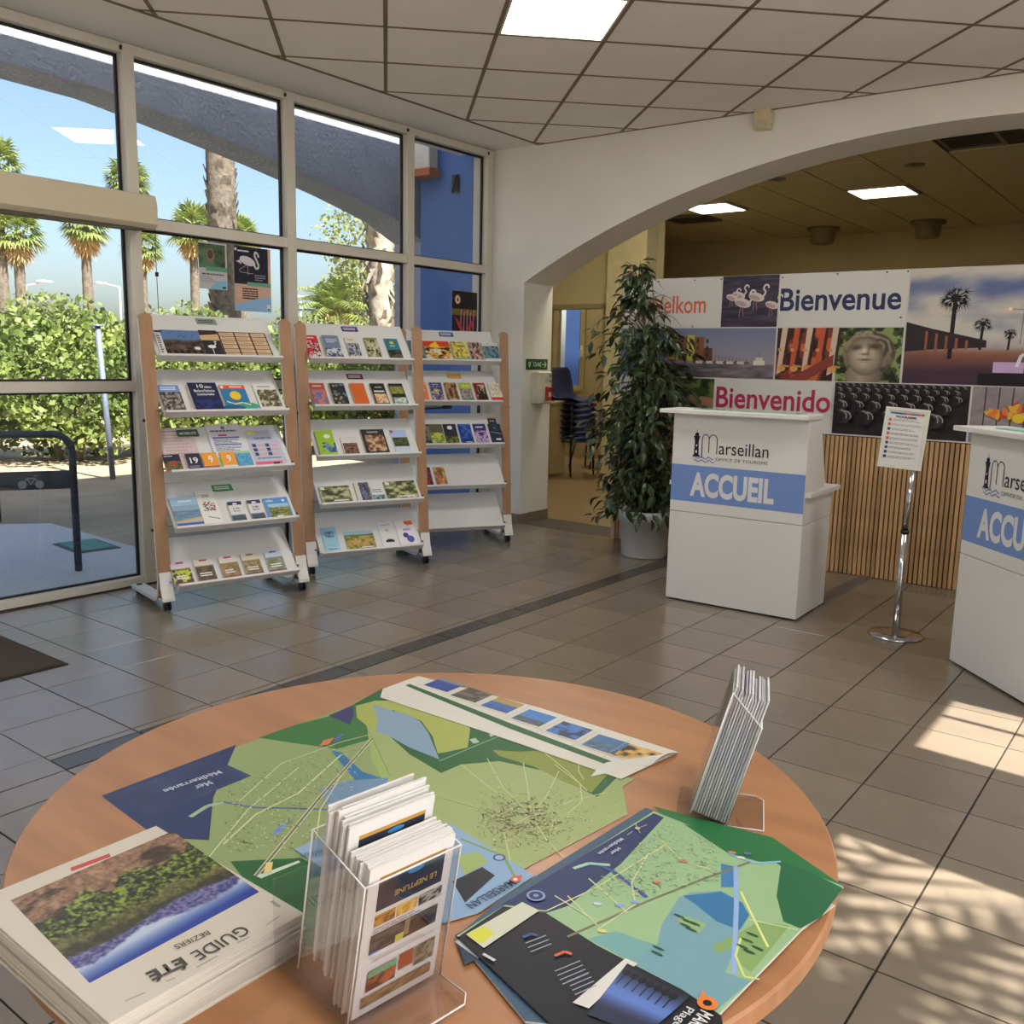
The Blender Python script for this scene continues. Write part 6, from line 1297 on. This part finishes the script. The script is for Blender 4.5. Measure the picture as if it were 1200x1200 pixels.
# ================================================================== OUTSIDE
GZ = -.03
g = MB(); g.box(-90, 60, -60, 90, -.5, GZ - .012)
structure('ground', g, mat('dry_mulch', (150, 132, 110), .95, 0, .2, 1.2, .8, 18, None, (186, 168, 140)))
pd = MB(); pd.prism([(-8.05, -4), (-8.02, 3.49), (-7.77, 3.79), (-5.2, 3.68), (-5.2, -4)], GZ - .01, GZ)
structure('path_concrete', pd, mat('exposed_concrete', (206, 206, 206), .9, 0, .10, 40, .3, 90))
structure('ground_right', MB().box(2.3, 20, -10, 14, GZ - .01, GZ), mat('exposed_concrete', (0, 0, 0)))
hc = thing('hatch_cover', 'teal rectangular ground hatch at the corner of the concrete path', 'hatch cover', (-6.66, 3.50, GZ + .001), -.1)
obj('lid', MB().bbox(-.20, .20, -.13, .13, 0, .012, .003), mat('teal_lid', (80, 150, 130), .6, 0, .2, 8), hc); obj('lid_frame', MB().box(-.23, .23, -.16, .16, -.005, .004), mat('grey_cast', (96, 92, 88), .8), hc)
# arched beam outside and its pier
def bz(y):
    k = [(-4, 2.2), (-1, 2.85), (1.5, 3.14), (2.94, 3.195), (3.67, 3.175), (5.05, 2.97), (5.76, 2.84), (6.41, 2.69), (6.82, 2.52)]
    for (a, za), (b, zb) in zip(k[:-1], k[1:]):
        if a <= y <= b: return za + (zb - za) * (y - a) / (b - a)
    return 2.52
bm_ = MB(); N_ = 54; ys = [-4 + 10.82 * k / N_ for k in range(N_ + 1)]
for a, b in zip(ys[:-1], ys[1:]): bm_.prism([(a, bz(a)), (b, bz(b)), (b, 4.2), (a, 4.2)], -6.70, -6.30, 'x')
bm_.box(-6.70, -6.30, 6.82, 7.25, GZ, 4.2)
structure('beam_arched', bm_, mat('rough_blue_grey_render', (172, 178, 190), .95, 0, .10, 3, 1.0, 30))
t = thing('wall_lamp', 'cream outdoor lamp with orange base high on the blue wall', 'wall lamp', (-5.93, 6.50, 3.05))
obj('lamp_shade', MB().bbox(-.10, .09, -.12, 0, .04, .34, .01), mat('lamp_white', (230, 220, 200), .4), t); obj('lamp_base', MB().bbox(-.11, .12, -.15, 0, -.03, .04, .01), mat('lamp_orange', (190, 110, 60), .5), t)
t = thing('bracket', 'small dark metal bracket on the blue wall', 'bracket', (-5.62, 6.49, 2.93)); obj('bracket_plate', MB().box(-.035, .035, -.012, 0, -.06, .09), DM, t); obj('bracket_arm', MB().tube([(-.03, -.02, -.06), (.03, -.03, .08)], .008, 6), DM, t)
# bike hoops
def hoop_M(P, d): d = Vector(d).normalized(); M = Matrix.Identity(4); n = Vector((-d.y, d.x, 0)); 
def hoop(P, d, label):
    d = Vector(d).normalized(); M = hframe(P, d)
    t = thing('bike_rack', label, 'bike rack', M=M, group='steel bike hoops outside'); gm = mat('anthracite_steel', (66, 72, 84), .45, .3, .05)
    w = .80; r = .12; H = .94 - .024; pts = [(0, 0, 0), (0, 0, H - r)] + [(r - r * math.cos(a), 0, H - r + r * math.sin(a)) for a in [PI / 2 * k / 6 for k in range(1, 7)]] + [(w - r + r * math.sin(a), 0, H - r + r * math.cos(a)) for a in [PI / 2 * k / 6 for k in range(1, 7)]] + [(w, 0, 0)]
    obj('hoop', MB().tube(pts, .024, 14), gm, t); p = obj('sign_plate', MB().bbox(.01, w - .01, -.006, .006, .555, .675, .002), gm, t)
    P_ = Print(.0002); c = (170, 176, 184)
    for x0 in (.14, .50):
        P_.ell(x0, .035, .026, .026, c, 16); P_.ell(x0 + .10, .035, .026, .026, c, 16)
        P_.line([(x0, .035), (x0 + .03, .075), (x0 + .075, .075), (x0 + .10, .035)], .007, c); P_.line([(x0 + .03, .075), (x0 + .05, .035), (x0 + .078, .075)], .007, c); P_.line([(x0 + .07, .09), (x0 + .09, .092)], .006, c)
    P_.ell(.06, .062, .026, .026, c, 18); P_.line([(.045, .062), (.06, .05), (.075, .075)], .008, (66, 72, 84))
    link('symbols', P_.mesh('symbols'), p, M=Matrix.Translation((w - .0, -.008, .555)) @ frame((0, 0, 0), (-1, 0, 0), (0, 0, 1)) if False else frame((.0, -.0075, .555), (1, 0, 0), (0, 0, 1)))
    return t
hd_ = Vector((.455, .89, 0))
hoop(Vector((-5.94, 3.06, GZ)) - hd_ * .80, hd_, 'dark steel bike hoop with bicycle plate just outside the glass door')
hoop(Vector((-8.15, 3.53, GZ)) - hd_ * .80, hd_, 'dark steel bike hoop further away at the left edge of the glass')
POST = mat('galvanised_post', (130, 140, 160), .5, .4)
for (x, y, h_, lean, lab) in ((-10.05, 5.64, 1.72, -.10, 'leaning galvanised post with flat cap among the vines'), (-12.6, 5.25, 1.75, 0, 'upright galvanised vineyard stake at the far left')):
    t = thing('vine_post', lab, 'post', (x, y, GZ)); obj('post', MB().tube([(0, 0, 0), (lean * .8, lean * .6 * .8, h_)], .032, 10), POST, t); obj('cap', MB().lathe([(.001, 0), (.06, 0), (.06, .02), (.001, .025)], 12, lean * .8, lean * .48), POST, t).location = (0, 0, h_)

rv = np.random.default_rng(12)
def leaf_cloud(n, fn, size, aspect=.8, flat=.0, droop=None):
    """n four-cornered leaves with a fold; fn() gives positions"""
    P = fn(n); a = rv.normal(size=(n, 3)); a /= np.linalg.norm(a, axis=1)[:, None]; b = rv.normal(size=(n, 3)); b -= a * (a * b).sum(1)[:, None]; b /= np.linalg.norm(b, axis=1)[:, None]
    s = size * rv.uniform(.6, 1.3, size=(n, 1)); V = np.stack([P - a * s * .5, P + b * s * .5 * aspect, P + a * s * .5, P - b * s * .5 * aspect], 1).reshape(-1, 3)
    return V, [tuple(range(4 * i, 4 * i + 4)) for i in range(n)]
def foliage_mat(name, c1, c2, tr=.35):
    if name in MATS: return MATS[name]
    m = mat(name, c1, .55, 0, .2, 1.6, 0, 50, None, c2); nt = m.node_tree; b = nt.nodes['Principled BSDF']; o = nt.nodes['Material Output']
    tl = nt.nodes.new('ShaderNodeBsdfTranslucent'); mx = nt.nodes.new('ShaderNodeMixShader'); mx.inputs[0].default_value = tr
    src = b.inputs['Base Color'].links[0].from_socket; nt.links.new(src, tl.inputs[0]); nt.links.new(b.outputs[0], mx.inputs[1]); nt.links.new(tl.outputs[0], mx.inputs[2]); nt.links.new(mx.outputs[0], o.inputs[0])
    n = [q for q in nt.nodes if q.type == 'TEX_NOISE'][0]; n.inputs['Detail'].default_value = 8; return m
VINE = foliage_mat('vine_leaf', (70, 92, 42), (158, 172, 92)); HEDGE = foliage_mat('hedge_leaf', (64, 78, 42), (138, 144, 90)); YEL = foliage_mat('pale_tree_leaf', (100, 116, 60), (176, 178, 116))
def blob(name, label, cat, c, r, n, size, m, group, stems_n=3, core=True):
    t = thing(name, label, cat, (c[0], c[1], GZ), 0, group); cz = c[2] - GZ
    def fn(k):
        d = rv.normal(size=(k, 3)); d /= np.linalg.norm(d, axis=1)[:, None]; q = d * (rv.uniform(.55, 1.06, size=(k, 1))) * np.array(r)
        q += .16 * np.array(r) * np.sin(q[:, [1, 2, 0]] * 5 / np.array(r).mean() + c[0]); q[:, 2] += cz; q[:, 2] = np.maximum(q[:, 2], .05); return q
    V, F = leaf_cloud(n, fn, size); me = bpy.data.meshes.new('foliage'); me.from_pydata(V.tolist(), [], F); me.materials.append(m); me.update(); link('foliage', me, t, kind='stuff')
    s = MB()
    for k in range(stems_n):
        a = k * 2.1; s.tube([(.15 * math.cos(a), .15 * math.sin(a), 0), (.25 * math.cos(a + .3), .25 * math.sin(a + .3), cz * .5), (r[0] * .5 * math.cos(a), r[1] * .5 * math.sin(a), cz)], [.05, .04, .02], 7)
    obj('stems', s, BARK, t); return t
gv = 'grapevines outside the window'
for (x, y, z, rx, rz, n, lab) in ((-12.6, 4.6, .98, 1.15, .92, 3200, 'sunlit grapevine at the far left behind the bike hoop'), (-12.2, 6.3, 1.0, 1.15, .95, 3200, 'sunlit grapevine seen behind the leaning post'), (-11.6, 7.9, .95, 1.05, .9, 2600, 'sunlit grapevine seen through the nearest brochure rack'),
                                  (-11.0, 9.5, .92, 1.05, .85, 2200, 'sunlit grapevine seen between the first two racks'), (-10.6, 11.2, .9, 1.0, .8, 1800, 'sunlit grapevine seen through the middle rack')):
    blob('grapevine', lab, 'grapevine', (x, y, z), (rx, rx * .95, rz), int(n * 2.3), .092, VINE, gv)
gh = 'hedge shrubs behind the grapevines'
for (x, y, z, rx, rz, n, lab) in ((-17.6, 5.9, 1.35, 1.9, 1.35, 5200, 'tall dense shrub at the far left behind the vines'), (-17.0, 8.6, 1.45, 2.0, 1.55, 5600, 'tall dense shrub right of the far left one, under two fan palms'), (-16.4, 11.2, 1.35, 2.0, 1.6, 4800, 'olive green shrub behind the window mullion beside the door'),
                                  (-15.6, 13.6, 1.3, 1.9, 1.55, 4200, 'olive green shrub at the foot of the big palm trunk'), (-17.5, 17.0, 1.2, 2.2, 1.3, 3400, 'low olive green shrub right of the big palm trunk')):
    blob('shrub', lab, 'shrub', (x, y, z * .78), (rx, rx * .9, rz * .72), int(n * 1.3), .12, HEDGE, gh)
PT = mat('palm_trunk', (78, 70, 62), .9, 0, .3, 9, .8, 14, None, (120, 108, 94)); PF = foliage_mat('fan_palm_leaf', (90, 112, 54), (160, 170, 96), .3); PD = mat('dry_palm_skirt', (180, 150, 104), .9, 0, .2, 6, 0, 50, None, (206, 178, 130))
def frond_fan(m, c, dirv, L_, n=11):
    d = Vector(dirv).normalized(); up = Vector((0, 0, 1)); s = d.cross(up).normalized(); w = s.cross(d).normalized(); st = c + d * L_ * .45
    m.add([c - s * .02, c + s * .02, st + s * .02, st - s * .02], [(0, 1, 2, 3)])
    for k in range(n):
        a = (-1 + 2 * k / (n - 1)) * 1.25; e = (d * math.cos(a) + s * math.sin(a)); L2 = L_ * .62 * (1 - .12 * abs(a)); p = Vector((0, 0, 1)) * -.18 * L_ * abs(a)
        q = e.cross(w).normalized() * L_ * .045
        m.add([st, st + e * L2 * .6 + q + p * .5, st + e * L2 + p + Vector((0, 0, -.10 * L_)), st + e * L2 * .6 - q + p * .5], [(0, 1, 2, 3)])
def fan_palm_meshes(seed=1):
    r = random.Random(seed); cr = MB(); sk = MB()
    for k in range(44):
        a = k * 2.399; el = math.radians(80 - 115 * (k / 44)); d = Vector((math.cos(a) * math.cos(el), math.sin(a) * math.cos(el), math.sin(el))); frond_fan(cr, Vector((0, 0, 0)), d, 1.55 * r.uniform(.85, 1.1))
    for k in range(30):
        a = k * 2.399 + 1; el = math.radians(-35 - 40 * (k / 30)); d = Vector((math.cos(a) * math.cos(el), math.sin(a) * math.cos(el), math.sin(el))); frond_fan(sk, Vector((0, 0, -.15 - .5 * k / 30)), d, 1.2 * r.uniform(.7, 1.1), 7)
    return cr.mesh('crown', PF), sk.mesh('dead_skirt', PD)
FCR, FSK = fan_palm_meshes()
def fan_palm(x, y, zc, s, tr, label, lean=(0, 0), group='fan palms on the skyline'):
    t = thing('fan_palm', label, 'palm tree', (x, y, GZ), 0, group); h = zc - GZ; n = 26; pts = []; rr = []
    for k in range(n + 1): u = k / n; pts.append((lean[0] * (1 - u) ** 2, lean[1] * (1 - u) ** 2, h * u)); rr.append(tr * (1.25 - .35 * u) * (1 + .07 * (k % 2)))
    obj('trunk', MB().tube(pts, rr, 12), PT, t)
    link('crown', FCR, t, M=Matrix.Translation((0, 0, h)) @ Matrix.Rotation(x, 4, 'Z') @ Matrix.Scale(s, 4)); link('dead_skirt', FSK, t, M=Matrix.Translation((0, 0, h)) @ Matrix.Rotation(x, 4, 'Z') @ Matrix.Scale(s, 4)); return t
def at(x, y, D): d = ray(x, y); t = D / math.hypot(d.x, d.y); return d.x * t, d.y * t, CAMH + d.z * t
for (px, py, D, s, tr, lab) in ((20, 272, 45, .82, .20, 'slim trunked fan palm at the far left, its crown just below the cream box'), (99, 264, 45, .80, .20, 'fan palm with a slim trunk, second from the left'), (150, 212, 50, .85, .2, 'tall fan palm whose crown shows above the cream box by the mullion'),
                                (166, 288, 55, .85, .2, 'fan palm crown showing just right of the mullion under the cream box'), (226, 268, 50, .95, .2, 'fan palm behind the big grey trunk'), (283, 276, 55, .85, .2, 'fan palm crown just behind the flamingo flyer'), (-6, 192, 45, .85, .2, 'fan palm cut by the left edge above the cream box')):
    x, y, z = at(px, py, D); fan_palm(x, y, z, s, tr, lab)
def rough_trunk(m, pts, rr, n=16):
    m.tube(pts, rr, n)
    q = random.Random(2)
    for i in range(len(pts) * 9):
        k = q.randrange(len(pts) - 1); u = q.random(); p = Vector(pts[k]).lerp(Vector(pts[k + 1]), u); a = q.uniform(0, 2 * PI); r = rr[k]; o = Vector((math.cos(a), math.sin(a), 0)); s = Vector((-o.y, o.x, 0)); b = p + o * r * .97
        w = r * .28; m.add([b - s * w, b + s * w, b + s * w * .5 + o * r * .22 + Vector((0, 0, .20)), b - s * w * .5 + o * r * .22 + Vector((0, 0, .20))], [(0, 1, 2, 3)])
t = thing('palm_trunk', 'big rough grey palm trunk rising behind the taped flyers', 'palm tree', (-19.4, 14.0, GZ)); m = MB(); n = 34
rough_trunk(m, [(-.45 + .5 * (1 - k / n) ** 2 - .0, .25 - .3 * (1 - k / n) ** 2, 11.0 * k / n) for k in range(n + 1)], [.34 + .30 * max(0, 1 - k / 9) ** 1.5 for k in range(n + 1)]); obj('trunk', m, PT, t)
link('crown', FCR, t, M=Matrix.Translation((-.45, .25, 11.0)) @ Matrix.Scale(1.4, 4)); link('dead_skirt', FSK, t, M=Matrix.Translation((-.45, .25, 11.0)) @ Matrix.Scale(1.4, 4))
t = thing('shaggy_palm', 'palm trunk shaggy with cut leaf stubs beside the blue wall', 'palm tree', (-14.25, 14.1, GZ)); m = MB(); m.tube([(0, 0, 0), (.02, 0, 1.5), (-.02, 0, 3), (-.05, .02, 4.6), (-.2, .05, 7)], [.26, .24, .26, .30, .3], 14); q = random.Random(8)
for k in range(150):
    a = q.uniform(0, 2 * PI); z = q.uniform(1.9, 6.5); o = Vector((math.cos(a), math.sin(a), 0)); s = Vector((-o.y, o.x, 0)); b = Vector((-.03, 0, z)) + o * .24; L_ = q.uniform(.2, .45); e = b + o * L_ * .55 + Vector((0, 0, q.choice([-1, 1, 1]) * L_ * .8)); m.add([b - s * .07, b + s * .07, e + s * .035, e - s * .035], [(0, 1, 2, 3)])
obj('trunk', m, mat('pale_palm_trunk', (110, 98, 86), .9, 0, .25, 5, .6, 18, None, (186, 172, 152)), t)
link('crown', FCR, t, M=Matrix.Translation((-.2, .05, 7.2)) @ Matrix.Scale(1.3, 4))
# feather palm
t = thing('feather_palm', 'bright green feather palm with arching fronds behind the middle rack', 'palm tree', (-22.3, 20.0, GZ)); cr = MB(); q = random.Random(3); hz = 2.55
for k in range(46):
    a = k * 2.399; el = math.radians(84 - 74 * (k / 46) + q.uniform(-5, 5)); L_ = 1.75 * q.uniform(.85, 1.15); p = []
    for i in range(9): u = i / 8; r = L_ * (u * math.cos(el) + .20 * u * u); z = L_ * (u * math.sin(el) * 1.05 - .55 * u * u * math.cos(el) - .22 * u ** 3); p.append(Vector((math.cos(a) * r, math.sin(a) * r, z)))
    for i in range(1, 9):
        for w_ in (0, .5):
            c = p[i - 1].lerp(p[i], w_); d = (p[i] - p[i - 1]).normalized(); s = d.cross(Vector((0, 0, 1))).normalized(); ll = .42 * math.sin(PI * min(.98, (i + w_) / 9.2)) + .05
            for sg in (-1, 1): e = c + s * sg * ll * .8 + d * ll * .6 - Vector((0, 0, .10)); cr.add([c, c + d * .07, e], [(0, 1, 2)])
    cr.tube(p, [.03 - .003 * i for i in range(9)], 4, 0, False)
o = obj('crown', cr, PF, t, (0, 0, hz)); FEATHER = o.data; sk = MB()
for k in range(70): a = q.uniform(0, 2 * PI); r = q.uniform(.3, 1.0); z = q.uniform(-.9, .1); sk.add([(0, 0, z + .3), (math.cos(a) * r * .5 - .04, math.sin(a) * r * .5, z + .3), (math.cos(a) * r, math.sin(a) * r, z - .35), (math.cos(a) * r * .5 + .05, math.sin(a) * r * .5, z + .1)], [(0, 1, 2, 3)])
obj('dead_skirt', sk, PD, t, (0, 0, hz)); obj('trunk', MB().tube([(0, 0, 0), (0, 0, hz)], [.4, .35], 12), PT, t)
x, y, z = at(418, 275, 30); blob('pale_tree', 'pale feathery tree whose top shows under the arched beam', 'tree', (x, y, z - .3), (1.15, 1.2, 1.3), 1500, .13, YEL, None, 4)
x, y, z = at(440, 345, 33); blob('pale_shrub', 'large pale yellow green tree filling the gap right of the feather palm', 'tree', (x, y, z - 1.0), (2.0, 1.9, 2.0), 6500, .16, YEL, None, 4)
x, y, z = at(395, 392, 24); blob('shrub', 'low pale shrub under the feather palm', 'shrub', (x, y, .9), (2.0, 1.6, .9), 3000, .15, YEL, gh)
LMT = mat('lamp_post_metal', (206, 208, 212), .4, .3)
for px, py, arm, lab in ((30, 334, 22, 'white street lamp head pointing right, far left above the shrubs'), (140, 336, -24, 'white street lamp arm beside the mullion above the shrubs'), (352, 352, -1, 'street lamp far away left of the feather palm')):
    x, y, z = at(px, py, 55); x2, y2, z2 = at(px + arm, py - 4, 55); t = thing('street_lamp', lab, 'street lamp', (x, y, GZ), 0, 'street lamps beyond the shrubs'); h_ = z - GZ
    obj('pole', MB().tube([(0, 0, 0), (0, 0, h_ - .25), (.0, 0, h_)], .06, 8), LMT, t); obj('arm', MB().tube([(0, 0, h_ - .02), ((x2 - x) * .6, (y2 - y) * .6, h_ + .1), (x2 - x, y2 - y, z2 - GZ)], .04, 8), LMT, t)
    M_ = Matrix.Translation((x2 - x, y2 - y, z2 - GZ)) @ Matrix.Rotation(math.atan2(y2 - y, x2 - x), 4, 'Z'); k = MB().lathe([(.001, -.06), (.22, -.03), (.16, .06), (.001, .09)], 14); obj('lamp_head', MB().add([M_ @ Vector((v[0] * 2.2, v[1], v[2])) for v in k.v], k.f, 0, True), LMT, t)
# blue wall beyond the inner room's window, and the palm that throws its shadow through the right-hand window
structure('wall_outside_inner', MB().box(-9.22, -7.4, 13.6, 13.8, GZ, 4.0), mat('blue_render', (0, 0, 0)))
t = thing('feather_palm', 'feather palm outside the right hand windows throwing frond shadows on the floor', 'palm tree', (3.45, 1.22, GZ)); obj('trunk', MB().tube([(0, 0, 0), (0, 0, 4.6)], [.16, .12], 12), PT, t)
link('crown', FEATHER, t, M=Matrix.Translation((0, 0, 4.55)) @ Matrix.Scale(.85, 4))
